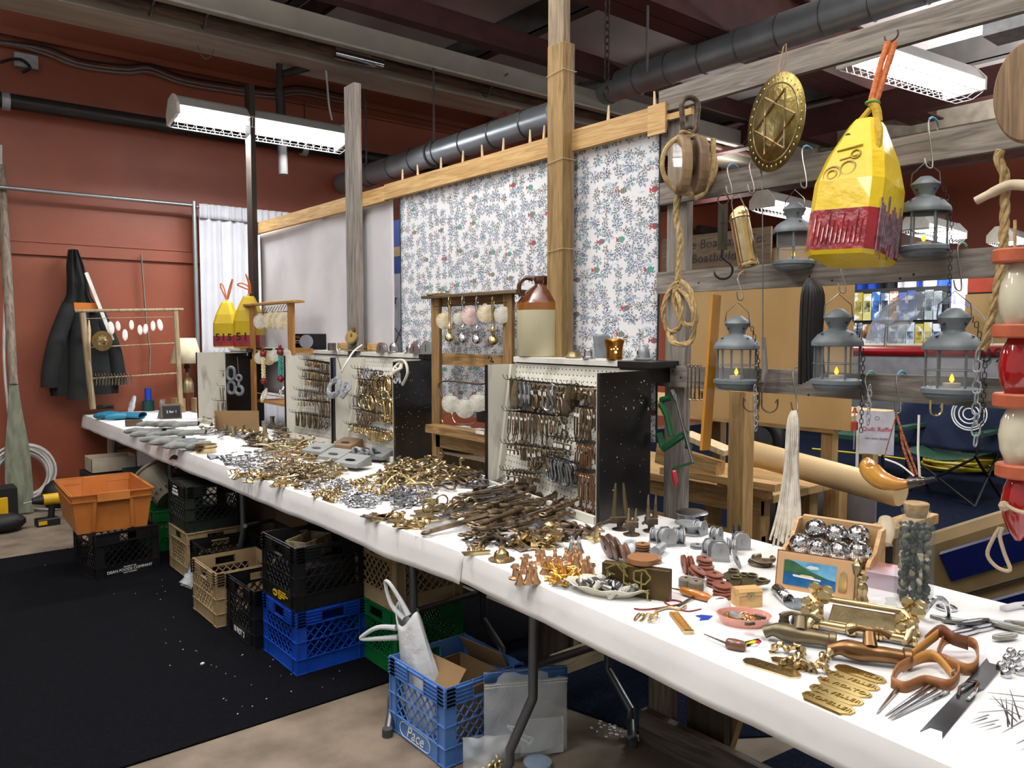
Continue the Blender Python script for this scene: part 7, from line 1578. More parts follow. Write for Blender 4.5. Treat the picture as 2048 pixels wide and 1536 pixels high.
a, b = T(1862,1478), T(1992,1328); d = (b - a).normalized(); t = thing('netting_shuttle','long dark steel netting shuttle with forked ends','shuttle',(a + b) / 2 + Vector((0,0,.005)),math.atan2(d.y,d.x)); l = (b - a).length / 2
mb = MB(); w = .019; mb.prism([(-l,-w),(-l + .03,-w * .55),(-l + .03,w * .55),(-l,w),(-l + .05,w),(-.01,w * .9),(.02,w * .5),(.05,w),(l - .03,w),(l,w * 1.0),(l - .025,w * .4),(l - .025,-w * .4),(l,-w),(.05,-w),(.02,-w * .5),(-.01,-w * .9)],.0035); mb.build('blade',mat('shuttle_steel','#4c4e50',.22,.95,var=.25,scale=12),t)
mb = MB()
for s in (-1,1): mb.tube([(-.03,s * .009,.006),(.0,s * .014,.012),(.05,s * .008,.012),(.07,0,.006)],.0035,7)
mb.build('raised_loop',CHROME,t)
for i, (px,py,r,m,lb) in enumerate(((1893,1240,1.15,0,'upright-pointing pewter knife nearest the jar'),(1915,1245,.9,0,'second pewter knife beside it'),(1945,1248,.35,1,'long slim steel knife crossing the pewter ones'),(1970,1258,.25,1,'shiny steel knife above the harness buckle'),(1990,1248,1.25,0,'brownish pewter knife in the middle of the knives'),(2018,1256,1.35,0,'grey pewter knife right of the brownish one'),(2042,1250,1.0,0,'pewter knife at the right edge of the picture'),(1925,1268,.3,1,'small steel knife lying lowest'),(2010,1275,.4,0,'dull knife under the upright ones'))):
 o = obj1('pocket_knife',lb,'knife',px,py,lambda m_: m_.prism([(.039 * cos(k) * (1.5 if m else 1),.0115 * sin(k)) for k in [TAU * j / 18 for j in range(18)]],.008),(mat('pewter_knife','#75746a',.38,.8,rvar=.2),CHROME)[m],-r,1.0,NZ + .003 * (i % 3)); mb = MB(); mb.prism([(.024 * cos(k) * (1.5 if m else 1),.005 * sin(k)) for k in [TAU * j / 14 for j in range(14)]],.001,.008); mb.build('inlay',STEEL,o)
cable(spl([TT(1838,1232),TT(1850,1222,.03),TT(1862,1205,.06),TT(1880,1196,.065),TT(1893,1208,.05),TT(1897,1228,.01)]),.007,CHROME,'bent chrome spout standing at the foot of the pebble jar','spout','chrome_spout')
obj1('chrome_flange','flat chrome ring behind the pewter knives','flange',1893,1218,lambda m: m.torus((0,0,.004),.022,.005,22,6),CHROME)
cable([TT(2006,1218,.004),TT(2030,1212,.006),TT(2075,1208,.006)],.011,CHROME,'chrome handle cut by the right edge of the picture','handle','chrome_bar')
for i, (px,py) in enumerate(((2003,1340),(2015,1325),(2026,1345),(2012,1355),(2032,1330),(2040,1350),(2022,1312),(2045,1318))): obj1('chrome_stud','small chrome cap in the cluster right of the netting shuttle','cap',px,py,lambda m: m.lathe([(.009,0),(.011,.004),(.011,.012),(.007,.018),(.003,.02),(0,.02)],12),CHROME,0,1,NZ,'chrome caps right of the shuttle')
t = obj1('chrome_tube','shiny chrome tube lying before the ship plaque','tube',1565,1200,lambda m: m.tube([(-.045,0,.016),(.045,0,.016)],.016,22,caps=False),CHROME,rad(52),solid=.0015)
obj1('stone_slab','smooth grey patterned stone behind the chrome tube','stone',1602,1212,lambda m: m.lathe([(.0,0),(.042,0),(.046,.004),(.044,.008),(.0,.011)],26),mat('grey_stone','#5c676b',.25,col2='#8a9496',scale=16,coat=.4))
for i, px in enumerate((1568,1592,1612)): obj1('opera_glass_barrel',('left dark','middle silver','right silver')[i] + ' barrel of the small binocular row beside the pink dish','binocular',px,1250 - i * 2,lambda m: m.lathe([(.014,0),(.014,.01),(.0115,.014),(.0115,.024),(.014,.027)],18),IRON if i == 0 else STEEL)
# ================================================================ HANGING ON THE FENCE
HX = 2.52
def fx(px,py,X=HX): return onx(px,py,X)
BWK = [mat('hook_wire','#7f7b74',.3,.9),mat('hook_green','#7ab5a4',.5),mat('hook_blue','#5c97b8',.5),mat('hook_orange','#c98a68',.5)]
def shook(px,py0,py1,label,tip=0,X=HX):
 a, b = fx(px,py0,X + .065), fx(px,py1,X); mid = (a + b) / 2; t = thing('wire_hook',label,'hook',a)
 P = spl([Vector((.045,0,-.035)),Vector((.04,0,0)),Vector((.0,0,.008)),Vector((-.03,-.002,-.02)),(b - a) * .75,b - a,(b - a) + Vector((-.012,.010,.004)),(b - a) + Vector((-.01,.018,.03))],5)
 MB().tube(P,.0026,6).build('wire',BWK[0],t)
 if tip: MB().tube(P[5:14],.0036,6).build('dipped_tip',BWK[tip],t)
 return t
LGL = mat('lantern_glass','#cfd6d6',.08,alpha=.16,var=0); FLM = mat('led_flame','#ffb81e',.4,emit=2.2)
def lantern(px,ytop,ybot,label,X=HX,chain_=True,rz=0.0,inside=1,sides=6):
 b, a = fx(px,ybot,X), fx(px,ytop,X); h = a.z - b.z; t = thing('lantern',label,'lantern',b,rz); s = h / .275; t.scale = (s * 1.2,s * 1.2,s)
 mb = MB(); mb.lathe([(.0,0),(.05,0),(.062,.012),(.062,.018),(.068,.022),(.068,.034),(.060,.038),(0,.038)],28); mb.build('base',GALVM,t)
 mb = MB(); mb.lathe([(.062,.145),(.068,.148),(.068,.156),(.066,.164),(.052,.184),(.034,.196),(.026,.2),(.024,.208),(.036,.235),(.038,.24),(.036,.246),(.026,.256),(.014,.268),(0,.270)],28,caps=False); mb.lathe([(0,.146),(.062,.146)],28); mb.build('domed_top',GALVM,t)
 me = MB().prism([(.005 * (1 if k % 2 else .42) * sin(pi * k / 5),.005 * (1 if k % 2 else .42) * cos(pi * k / 5)) for k in range(10)],.002).mesh('star_cutout',BLACK)
 for k in range(4): an_ = TAU * k / 4 + .9; c = Vector((cos(an_),sin(an_),0)); link('star_cutout',me,t,c * .0315 + Vector((0,0,.222)),(rad(68),0,an_ + h90)); link('star_cutout',me,t,c * .053 + Vector((0,0,.186)),(rad(35),0,an_ + h90))
 for k in range(sides):
  an_ = TAU * (k + .5) / sides; c = Vector((cos(an_),sin(an_),0)); MB().tube([c * .058 + Vector((0,0,.036)),c * .058 + Vector((0,0,.148))],.0032,6).build('corner_rod',GALVM,t)
  a0, a1 = TAU * (k - .5) / sides, TAU * (k + .5) / sides; p0, p1 = Vector((cos(a0),sin(a0),0)) * .055, Vector((cos(a1),sin(a1),0)) * .055; mb = MB(); mb.add([p0 + Vector((0,0,.038)),p1 + Vector((0,0,.038)),p1 + Vector((0,0,.148)),p0 + Vector((0,0,.148))],[(0,1,2,3)]); mb.build('glass_pane',LGL,t)
 MB().lathe([(.02,.038),(.02,.05),(.0,.051)],18).build('candle',mat('pale_candle','#c4b6a4',.5),t)
 MB().lathe([(.0,.05),(.005,.056),(.006,.062),(.003,.072),(.0,.078)],10).build('flame',FLM,t)
 if sides < 9: MB().torus((0,0,0),.062,.0015,24,5).build('guard_wire',GALVM,t,(0,0,.088))
 mb = MB(); mb.tube([(0,-.037,.242),(0,-.034,.28),(0,0,.318),(0,.034,.28),(0,.037,.242)],.0018,6); mb.build('bail',BWK[0],t)
 if chain_:
  m = MB(); w = .004
  m.tube(arc((0,0,.005),w,0,pi,4) + arc((0,0,-.005),w,pi,TAU,4),.0011,4,closed=True); me = m.mesh('chain_link',DARKS)
  for k in range(26): z = .235 - k * .0145; y = -.04 - .028 * min(1,k / 9) ** .6; link('chain_link',me,t,(-.01,y,z),(0,0,(k % 2) * h90))
 return t
for (px,yt,yb,lb,ch) in ((1472,628,778,'small lantern at the left, hanging before the tan board beside the yellow strap',True),(1672,614,780,'middle lantern under the big buoy with a glowing candle',True),(1902,612,800,'largest lantern at the right with a glowing candle',True),(1846,350,514,'upper right lantern hanging above the fence board',True)): lantern(px,yt,yb,lb,HX - .0,ch,rad(20))
lantern(1586,402,540,'lantern half hidden behind the big yellow buoy',HX + .05,False)
for px, y0, y1, tp, lb in ((1484,548,600,3,'leftmost lantern'),(1690,528,585,1,'middle lantern'),(1922,490,580,1,'largest lantern'),(1864,240,335,2,'upper right lantern'),(1612,296,375,2,'lantern behind the buoy')): shook(px,y0,y1,'wire hook holding the ' + lb,tp)
# big buoy
q = fx(1700,522,2.34); bz = buoy(q,rad(-86),.215,.435,.135,'big yellow and red wooden buoy hanging in front of the fence',YELL,(rad(-9),rad(2)))
mb = MB(); mb.tube(spl([(.03,.0,.43),(.02,0,.47),(.0,0,.5)],4),.014,8); mb.tube(spl([(.03,-.02,.43),(.06,-.05,.38),(.065,-.06,.32)],4),.011,8); mb.tube(spl([(-.02,-.02,.43),(.0,0,.475)],4),.009,8); mb.build('yellow_rope',mat('yellow_rope','#a88b24',.8,bump=.4,scale=80),bz)
mb = MB(); mb.tube([(0,0,.5),(.016,0,.62),(.03,0,.68)],.010,8); mb.tube([(.008,.01,.49),(.03,.01,.6),(.045,.01,.68)],.010,8); mb.build('orange_rope',ORC,bz); mb = MB(); mb.torus((.004,.004,.495),.018,.005,14,6); mb.build('green_twine',mat('green_twine','#5c8a4a',.8),bz)
mb = MB(); mb.tube(arc((.036,0,.7),.02,pi,2.2 * pi,10),.003,6); mb.build('hanging_wire',BLACKM,bz)
EM = mat('buoy_groove','#9a7e0c',.35,coat=.3)
for z, xs in ((.235,-.02),(.195,.02)): pass
mb = MB(); mb.torus((-.045,-.1,.245),.026,.0035,20,6,Rm=Rx(h90 - .12)); mb.torus((.0,-.097,.262),.022,.0035,20,6,Rm=Rx(h90 - .12)); mb.torus((-.045,-.102,.245),.014,.003,16,6,Rm=Rx(h90 - .12)); mb.tube([(-.045,-.085,.322),(.03,-.083,.334)],.0025,5); mb.tube([(-.03,-.092,.29),(.03,-.09,.302)],.0025,5); mb.torus((.015,-.09,.305),.014,.003,16,6,Rm=Rx(h90 - .2)); mb.build('carved_marks',EM,bz)
mb = MB()
for i in range(11): x = -.075 + i * .014; mb.tube([(x,-.1085,.03),(x + .004,-.109,.12 - .02 * (i % 3))],.0035,5)
mb.build('red_carving',BRED,bz)
mb = MB()
for i in range(12): y = -.085 + i * .014; mb.box((.109,y,.085 + .02 * sin(i * 2)),(.003,.007,.13 + .03 * cos(i * 3)))
mb.build('grey_scribble',mat('scribble_grey','#4c4650',.5,col2='#8d6f78',scale=60),bz)['kind'] = 'stuff'
mb = MB(); mb.cyl((-.03,-.062,.375),(-.03,-.050,.375),.009,12); mb.build('eye_hole',BLACK,bz)
# brass platter, block, scale etc.
def facing(px,py,X): q = fx(px,py,X); return q
q = facing(1554,246,2.44); pl = thing('brass_platter','round engraved brass platter hanging by a wire at the top','platter',q,rot=(0,0,rad(-23)))
mb = MB(); R = .165; mb.lathe([(.0,.0),(R * .5,.0),(R * .55,.004),(R * .78,.004),(R * .82,.0),(R * .97,.004),(R,.008),(R * .98,.01)],48,R=Ry(-h90)); mb.build('disc',mat('platter_brass','#63562d',.34,.95,col2='#85753f',scale=26,bump=.18,bscale=60),pl)
mb = MB()
for k in range(6): p0, p1 = [Vector((-.010,.115 * cos(a_),.115 * sin(a_))) for a_ in (TAU * k / 6,TAU * (k + 2) / 6)]; mb.tube([p0,p1],.004,5)
mb.torus((-.006,0,0),.075,.005,36,6,Rm=Ry(h90)); mb.torus((-.006,0,0),.13,.005,36,6,Rm=Ry(h90)); mb.build('engraving',BRASS,pl); me = MB().ball((0,0,0),.006,7,(.4,1,1)).mesh('embossed_dot',BRASS)
for k in range(34): a_ = TAU * k / 34; link('embossed_dot',me,pl,(-.009,.147 * cos(a_),.147 * sin(a_)))
for k in range(46): a_ = rnd.random() * TAU; r_ = .07 * rnd.random() ** .5; link('embossed_dot',me,pl,(-.004,r_ * cos(a_),r_ * sin(a_)))
mb = MB(); mb.tube([(0,0,.16),(.02,0,.26),(.03,0,.27),(.03,0,.2),(0,0,.165)],.002,5); mb.build('hanging_wire',COPPER,pl)
BW = mat('block_wood','#54422f',.5,col2='#8a7252',scale=14,stretch=(1,1,.25),coat=.2,bump=.3)
q = facing(1378,330,2.5); pb = thing('rope_block','big old wooden pulley block with rope and an iron ring at the top','pulley block',q,rad(62))
for y in (-.036,.034):
 mb = MB(); mb.prism([(.07 * cos(k) * (1 + .1 * abs(sin(k))),.115 * sin(k)) for k in [TAU * j / 22 for j in range(22)]],.044,y - .022); mb.v = [(v[0],v[2],v[1]) for v in mb.v]; mb.build('cheek',BW,pb,bevel=.008)
for y in (.0,): mb = MB(); mb.cyl((0,y - .008,0),(0,y + .008,0),.045,22); mb.build('sheave',mat('sheave_dark','#2a211a',.5),pb)
MB().torus((0,0,0),.112,.010,30,8,Rm=Ry(h90)).build('rope_strop',ROPE,pb)
mb = MB(); mb.tube(arc((0,0,.225),.035,0,pi,8,'yz') + arc((0,0,.15),.028,pi,TAU,8,'yz'),.011,9,closed=True); mb.torus((0,0,.125),.022,.008,14,7,Rm=Ry(h90)); mb.build('iron_shackle',IRON,pb)
mb = MB(); mb.tube(spl([(0,-.02,.13),(.01,.03,.11),(-.01,.035,.125),(0,-.03,.115),(.01,.0,.12)],5),.006,6); mb.tube(spl([(-.02,-.09,.1),(-.03,-.085,.0),(-.02,-.06,-.1),(-.01,-.02,-.13)],5),.011,8); mb.build('lashing',ROPE,pb)
def rope(P,r,m,label,name='rope',n=5,turns=46):
 P = spl(P,n); t = thing(name,label,'rope',P[0]); Ls = [0]
 for a, b in zip(P,P[1:]): Ls.append(Ls[-1] + (b - a).length)
 for k in range(3):
  out = []
  for i, p_ in enumerate(P):
   tg = (P[min(i + 1,len(P) - 1)] - P[max(i - 1,0)]).normalized(); u = tg.orthogonal().normalized() if abs(tg.z) < .5 else (Vector((1,0,0)) - tg * tg.x).normalized(); w = tg.cross(u); a_ = Ls[i] * turns + k * TAU / 3; out.append(p_ - P[0] + (u * cos(a_) + w * sin(a_)) * r * .5)
  MB().tube(out,r * .62,6).build('strand',m,t)
 return t
rope([fx(1358,385,2.5),fx(1352,430,2.5),fx(1360,480,2.5),fx(1356,560,2.5)],.013,ROPE,'thick manila rope hanging down from the wooden block',n=9)
rope([fx(x,y,2.5 - .012 * (i % 3)) for i,(x,y) in enumerate(((1358,560),(1340,580),(1326,620),(1335,660),(1358,655),(1362,610),(1348,575),(1372,590),(1388,630),(1385,675),(1372,688),(1345,685),(1338,664),(1352,690)))],.010,ROPE,'coiled end of the manila rope below the fence board',n=10)
rope([fx(x,y,2.49) for x,y in ((1362,562),(1382,585),(1392,640),(1378,650),(1362,640),(1348,600),(1356,570))],.010,ROPE,'second loop of the manila rope coil',n=10)
q = facing(1446,420,2.5); sc_ = thing('spring_scale','dark hanging spring scale with an iron hook below','scale',q,rad(35)); mb = MB(); mb.bb((-.006,-.018,-.15),(.002,.018,.02)); mb.build('scale_plate',mat('scale_dark','#39342a',.5,.5),sc_); mb = MB(); mb.bb((-.009,-.0025,-.12),(-.006,.0025,.0)); mb.bb((-.0095,-.008,-.05),(-.007,.008,-.047)); mb.build('pointer',BLACK,sc_); MB().torus((0,0,.038),.02,.003,16,6,Rm=Ry(h90)).build('top_ring',IRON,sc_)
mb = MB(); mb.tube([(0,0,-.15),(0,0,-.175)] + arc((0,-.005,-.225),.034,pi * .62,TAU * .98,12,'yz'),[.006,.006] + [.0045] * 12 + [.002],7); mb.build('iron_hook',BLACKM,sc_)
shook(1463,332,388,'pale wire hook holding the spring scale',2,2.5); shook(1507,324,385,'pale wire hook holding the brass cylinder',0,2.46)
A_, B_ = fx(1475,415,2.44), fx(1497,532,2.44); bc = thing('brass_cylinder','dented brass shell-case cylinder hanging tilted on a wire','cylinder',B_,rot=aim(B_,A_)); hh = (A_ - B_).length
mb = MB(); mb.grid(lambda u,v: (.034 * cos(TAU * u) * (1 + .06 * noise((u * 4,v * 3,1))),.034 * sin(TAU * u),v * (hh * (.86 + .2 * max(0,cos(TAU * (u - .55)))))),36,10); mb.lathe([(0,0),(.036,0),(.036,.006),(.034,.008)],30); mb.build('tube_wall',BRASS,bc,solid=.002)
mb = MB(); mb.torus((0,0,hh * .8),.036,.0025,24,5); mb.tube(spl([(0,-.036,hh * .62),(0,-.02,hh * .8),(0,-.02,hh * 1.12),(0,.0,hh * 1.22),(0,.02,hh * 1.12),(0,.036,hh * .8)],4),.0024,6); mb.build('wire_bail',BRONZE,bc)
cable([fx(1523,330,2.5),fx(1525,400,2.48),fx(1526,700,2.48)],.0022,STEEL,'thin steel wire hanging right of the brass cylinder','wire','hanging_wire')
# wood strip, slim board, cables, fish hooks, clamp, twine
a, b = fx(1432,590,2.53), fx(1410,900,2.5); mb = MB(); mb.bar(a,b,.052,.012,(0,1,0)); mb.v = mb.v; tag(mb.build('wooden_strip',mat('varnished_strip','#a8721f',.3,col2='#bb8530',scale=7,stretch=(1,1,.2),coat=.4)),'long varnished yellow wooden strip hanging in front of the fence','wood strip')
mb = MB(); mb.tube([fx(1527,675,2.53),fx(1530,740,2.53),fx(1524,785,2.53)],[.008,.012,.004],8); tag(mb.build('driftwood_stick',WOODGZ),'grey driftwood stick hanging beside the left lantern','stick')
t = thing('cable_bundle','thick bundle of black flat cables hanging over the fence','cable',fx(1625,560,2.53))
for k in range(8): mb = MB(); x0 = 1604 + k * 5.5; mb.tube(spl([fx(1618 + k,558,2.54) - t.location,fx(x0 + 2,590,2.52) - t.location,fx(x0 - 2,680,2.52) - t.location,fx(x0 - 4 + k,768 - 3 * k,2.53) - t.location],4),.0085,6); mb.build('cable_strand',BC,t)
def fhook(px,y0,y1,w,label,X=2.52,m=None,flip=1,grp=None):
 a = fx(px,y0,X); b = fx(px,y1,X); h = a.z - b.z; r = w; mb = MB(); P = [(0,0,0),(0,0,-h + r)] + arc((0,-flip * r,-h + r),r,0 if flip > 0 else pi,-pi if flip > 0 else TAU,10,'yz') ; mb.tube(P + [(0,-flip * 2 * r,-h + r + .022)],.0032,6); mb.torus((0,0,.006),.006,.0022,10,5,Rm=Ry(h90)); mb.tube([(0,-flip * 2 * r,-h + r + .022),(0,-flip * 1.7 * r,-h + r + .008)],.002,5)
 tag(mb.build('fish_hook',m or BRONZE,None,a,(0,0,rad(25))),label,'fish hook',grp)
fhook(1519,770,824,.028,'big dark fish hook with its bend pointing left below the board',m=IRON,flip=-1); fhook(1524,770,824,.028,'big dark fish hook with its bend pointing right below the board',m=IRON)
for i, px in enumerate((1376,1383,1391,1399)): fhook(px,735,800,.014 + .003 * (i % 2),'bronze fish hook in the bunch on the lowest fence board',2.53,BRONZE,1,'bunch of bronze fish hooks')
fhook(1862,770,830,.016,'brass hook below the largest lantern',m=BRASS)
GRP_ = mat('vise_green','#0f4a28',.35,var=.15,coat=.3); vs_ = thing('bench_vise','green saw vise with a silver screw and a red handle on the fence post','vise',fx(1345,850,2.5)); O = vs_.location
def seg(pts,r,m,nm,X=2.5): MB().tube([fx(x,y,X) - O for x,y in pts],r,8).build(nm,m,vs_)
seg([(1350,788),(1386,925)],.006,STEEL,'screw_rod',2.48); seg([(1386,925),(1345,938)],.005,GRP_,'crank_arm',2.48)
MB().tube(spl([fx(1347,940,2.48) - O,fx(1349,950,2.48) - O,fx(1353,972,2.48) - O],4),[.006,.008,.010,.011,.011,.011,.011,.010,.006],12).build('red_handle',mat('vise_red','#a01c24',.25,coat=.6),vs_)
for pts, r in ((((1322,800),(1342,795)),.012),(((1322,806),(1334,830),(1344,872)),.014),(((1318,866),(1326,895)),.014),(((1326,897),(1345,885),(1368,868)),.015),(((1368,862),(1378,895)),.009),(((1366,866),(1374,866)),.011),(((1372,893),(1382,893)),.010)): seg(pts,r,GRP_,'vise_casting')
seg([(1344,780),(1352,800)],.009,STEEL,'nut')
tw = thing('twine_hank','long hank of white cotton twine hanging on a grey hook','twine',fx(1590,815,2.49)); O = tw.location; TWM = mat('cotton_twine','#b9b2a2',.9,col2='#d6d0c3',scale=30)
for k in range(20): e = (k / 19 - .5); mb = MB(); mb.tube(spl([fx(1588 + 8 * e,822,2.49) - O,fx(1586 + 22 * e,850,2.48 + .012 * sin(k * 2)) - O,fx(1582 + 26 * e,940,2.48 + .012 * cos(k * 3)) - O,fx(1578 + 44 * e,1020,2.46) - O,fx(1578 + 60 * e - 8,1080 + 12 * sin(k * 4),2.44) - O],4),.0042,5); mb.build('twine_strand',TWM,tw)
shook(1594,738,822,'grey wire hook holding the white twine',0,2.5)
# horn-shaped gourd on cords
P = [fx(x,y,2.42) for x,y in ((1745,925),(1738,935),(1760,958),(1795,968),(1835,964),(1852,962))]; hn = thing('powder_horn','honey-coloured curved powder horn hanging on striped cord','horn',P[0]); Q = spl([p_ - P[0] for p_ in P],5); n_ = len(Q)
MB().tube(Q[:19],[.012 + .02 * sin(pi * min(1,.12 + i / 20)) for i in range(19)],16).build('horn_body',mat('horn_honey','#a8701c',.22,col2='#c08a30',coat=.6),hn); MB().tube(Q[18:],[.02,.018,.016,.016,.014,.013,.012,.01][:n_ - 18],14).build('dark_tip',mat('horn_dark','#2e2014',.2,coat=.6),hn); q0 = Q[-1]; MB().tube([q0,q0 + (fx(1872,958,2.42) - P[-1])],[.010,.007],10).build('black_nozzle',BLACKM,hn)
SCO = mat('striped_cord','#30231c',.8,col2='#b8643c',scale=160); MB().tube([fx(1793,828,2.45) - P[0],fx(1768,915,2.42) - P[0]],.0018,5).build('cord',SCO,hn); MB().tube(spl([fx(1793,828,2.45) - P[0],fx(1806,870,2.43) - P[0],fx(1835,950,2.42) - P[0]],4),.0035,6).build('cord',SCO,hn); MB().tube(spl([fx(1802,865,2.43) - P[0],fx(1808,900,2.43) - P[0],fx(1828,950,2.42) - P[0]],4),.004,6).build('cord',SCO,hn); MB().tube(spl([fx(1770,918,2.41) - P[0],fx(1800,930,2.41) - P[0],fx(1828,952,2.41) - P[0]],4),.0028,6).build('white_string',WHITE,hn)
shook(1800,748,825,'wire hook with a blue tip holding the powder horn',2); cable([fx(1838,830,2.45),fx(1836,900,2.43),fx(1840,960,2.42)],.0035,mat('offwhite_cord',''),'off-white string pair hanging down to the powder horn','string','white_string'); shook(1738,748,810,'wire hook with a green tip beside the paper sign',1)
a, b = fx(1955,700,2.46), fx(1951,892,2.46); chain('hanging_chain',a,b,.036,.0026,GALV,'galvanized chain hanging right of the largest lantern')
chain('hanging_chain',fx(1740,770,2.5),fx(1736,850,2.48),.022,.002,GALV,'thin chain ending in front of the paper sign')
chain('hanging_chain',fx(1510,770,2.5),fx(1512,862,2.48),.022,.002,GALV,'thin chain dangling between the two big fish hooks')
# red disc wind lure
q = fx(1710,815,2.5); t = thing('trolling_lure','small red and silver hanging lure left of the paper sign','lure',q); MB().tube([(0,0,.0),(0,0,-.14)],.0025,6).build('rod',CHROME,t); MB().lathe([(.012,-.018),(.006,-.012),(.004,0)],14).build('red_cone',mat('lure_red','#8c2a18',.4),t); mb = MB(); mb.bb((-.006,-.009,-.075),(.006,.009,-.048)); mb.build('red_box',mat('lure_red',''),t)
# rope with toggle, bobber string, round board at the right edge
rope([fx(x,y,2.4) for x,y in ((2003,300),(1996,318),(2008,345),(2010,400),(2008,460),(2004,520),(1990,600),(1972,680),(1965,700))],.012,ROPE,'manila rope hanging beside the round wooden board',n=8)
mb = MB(); mb.tube(spl([fx(1952,402,2.38),fx(1985,385,2.38),fx(2020,370,2.38),fx(2060,372,2.38)],5),[.012] * 5 + [.014] * 11,10); tag(mb.build('driftwood_toggle',mat('bone_wood','#a8987c',.6,col2='#c9bca2',scale=14)),'pale carved wooden toggle through the rope at the right edge','toggle')
q = fx(2062,187,2.36); mb = MB(); mb.lathe([(.0,0),(.125,0),(.13,.008),(.13,.028),(.125,.035),(0,.035)],40,R=Ry(-h90) @ Rz(0)); o = mb.build('round_board',wood('old_board','#5a4630','#84694a','z',rough=.6),None,q,(0,0,rad(10))); o.scale = (1,.62,1); tag(o,'round old wooden board cut by the right edge at the top','board')
bs = thing('float_string','string of red and cream floats with terracotta discs at the right edge','float',fx(2040,500,2.3)); O = bs.location; RF = mat('float_red','#8a0f10',.12,var=.06,coat=1.0); CF = mat('float_cream','#c2bca4',.14,var=.03,coat=1.0); TC = mat('terracotta_disc','#94482e',.45,col2='#a8573a',scale=20)
z = lambda py, X=2.3: fx(2030,py,X) - O
for py, kind in ((512,'d'),(596,'c'),(662,'d'),(734,'r'),(800,'d'),(871,'c'),(940,'d'),(1005,'r')):
 c = z(py); c.y = fx(2034,py,2.3).y - O.y - (.006 if py > 900 else 0)
 if kind == 'd': mb = MB(); mb.lathe([(.0,-.018),(.052,-.018),(.056,-.014),(.056,.014),(.052,.018),(0,.018)],28,c=c); mb.build('disc',TC,bs)
 else: mb = MB(); hgt = .098; mb.lathe([(.008,-hgt),(.022,-hgt * .8),(.038,-hgt * .4),(.043,0),(.038,hgt * .4),(.022,hgt * .8),(.008,hgt)][::1],26,c=c); mb.build('float_body',RF if kind == 'r' else CF,bs)
MB().tube([z(440),z(1060)],.004,6).build('string',ROPE,bs)
mb = MB(); mb.tube(spl([fx(x,y,2.26) - O for x,y in ((2000,1055),(1985,1080),(1975,1110),(1995,1135),(2020,1140),(2010,1110),(2000,1075),(2005,1055))],4),.005,7); mb.tube(spl([fx(x,y,2.23) - O for x,y in ((2012,1010),(2035,1022),(2070,1030))],4),.005,7); mb.ball(fx(2008,1012,2.25) - O,.014,8); mb.build('tail_cord',mat('tail_cord','#a8977c',.85),bs)
# ================================================================ BEYOND THE FENCE
def slab(name,lo,hi,m,label=None,cat=None,parent=None,rz=0,loc=None):
 lo, hi = Vector(lo), Vector(hi); c = Vector(((lo.x + hi.x) / 2,(lo.y + hi.y) / 2,min(lo.z,hi.z))) if parent is None else Vector()
 mb = MB(); mb.bb(lo - c,hi - c); o = mb.build(name,m,parent,c if parent is None else None,(0,0,rz)); return tag(o,label,cat) if label else o
PLY = mat('plywood','#9b7c4c',.7,col2='#ab8c5b',scale=2.5,stretch=(1,1,.4))
BX = 4.9; a = onx(1366,514,BX); b = onx(1709,500,BX)
o = slab('plywood_panel',(BX,b.y,.86),(BX + .02,a.y + .0,a.z),PLY,'big tan plywood panel standing behind the lower fence boards','panel')
sg = thing('wooden_sign','dark wooden sign with old-style black lettering behind the rope','sign',onx(1440,500,4.85)); MB().bb((0,-.42,-.13),(.02,.55,.13)).build('sign_board',wood('sign_wood','#3e3020','#5b4931','y'),sg)
for s, z_ in (('The Boatyard Co.',.055),('Boatbuilding',-.05)): text('lettering',s,.095,BLACK,sg,(-.003,.0,z_),(h90,0,-h90),shear=.15,space=1.1)
def bench(label,x0,x1,y0,y1,z_,legs,m=WOODNY,lw=.09):
 t = thing('workbench',label,'workbench',(x0,y0,0)); n = 4
 for i in range(n): MB().cbox(((x1 - x0) * i / n,0,z_ - .045),((x1 - x0) * (i + 1) / n - .004,y1 - y0,z_)).build('plank',m,t)
 MB().bb((.03,.1,z_ - .14),(.07,y1 - y0 - .1,z_ - .046)).build('apron',m,t); MB().bb((.05,.1,.25),(.09,y1 - y0 - .1,.36)).build('lower_rail',m,t)
 for x, y in legs: MB().cbox((x,y,0),(x + lw,y + lw,z_ - .046)).build('leg',WOODNZ,t)
 return t
bench('pale wooden workbench at waist height beyond the fence',5.55,6.35,2.9,6.3,.88,((.05,.12),(.7,.12),(.05,1.6),(.7,1.6),(.05,3.0)))
bench('low pale wooden bench with vise, behind the grey fence post',3.75,4.45,2.35,3.9,.62,((.04,.1),(.55,.1),(.04,1.3)))
a = onx(1480,1000,3.4); slab('timber_post',(a.x - .045,a.y - .045,0),(a.x + .045,a.y + .045,onx(1480,782,a.x).z),WOODNZ,'upright square pale timber post left of the white twine','post')
a, b = onx(1500,905,4.1), onx(1795,985,4.0); mb = MB(); mb.tube([a + (a - b) * .04,a,b,b + (b - a) * .02],[.07,.075,.072,.066],22); tag(mb.build('wooden_spar',mat('spar_wood','#c9ad7c',.5,col2='#d8bf90',scale=3,stretch=(3,.3,3))),'long round pale wooden spar resting across the benches','spar')
for i, (p0,p1,w,h) in enumerate((((1330,940),(1560,975),.1,.04),((1320,905),(1440,945),.08,.12),((1370,868),(1460,905),.12,.03),((1440,960),(1540,990),.05,.05))):
 a, b = onx(*p0,3.7), onx(*p1,3.7); mb = MB(); mb.bar(a,b,w,h); tag(mb.build('timber_offcut',(WOODNY,WOODNY,PCL,WOODNY)[i]),('long flat','thick honey-brown','thin pale','short square')[i] + ' piece of timber lying on the low bench','timber')
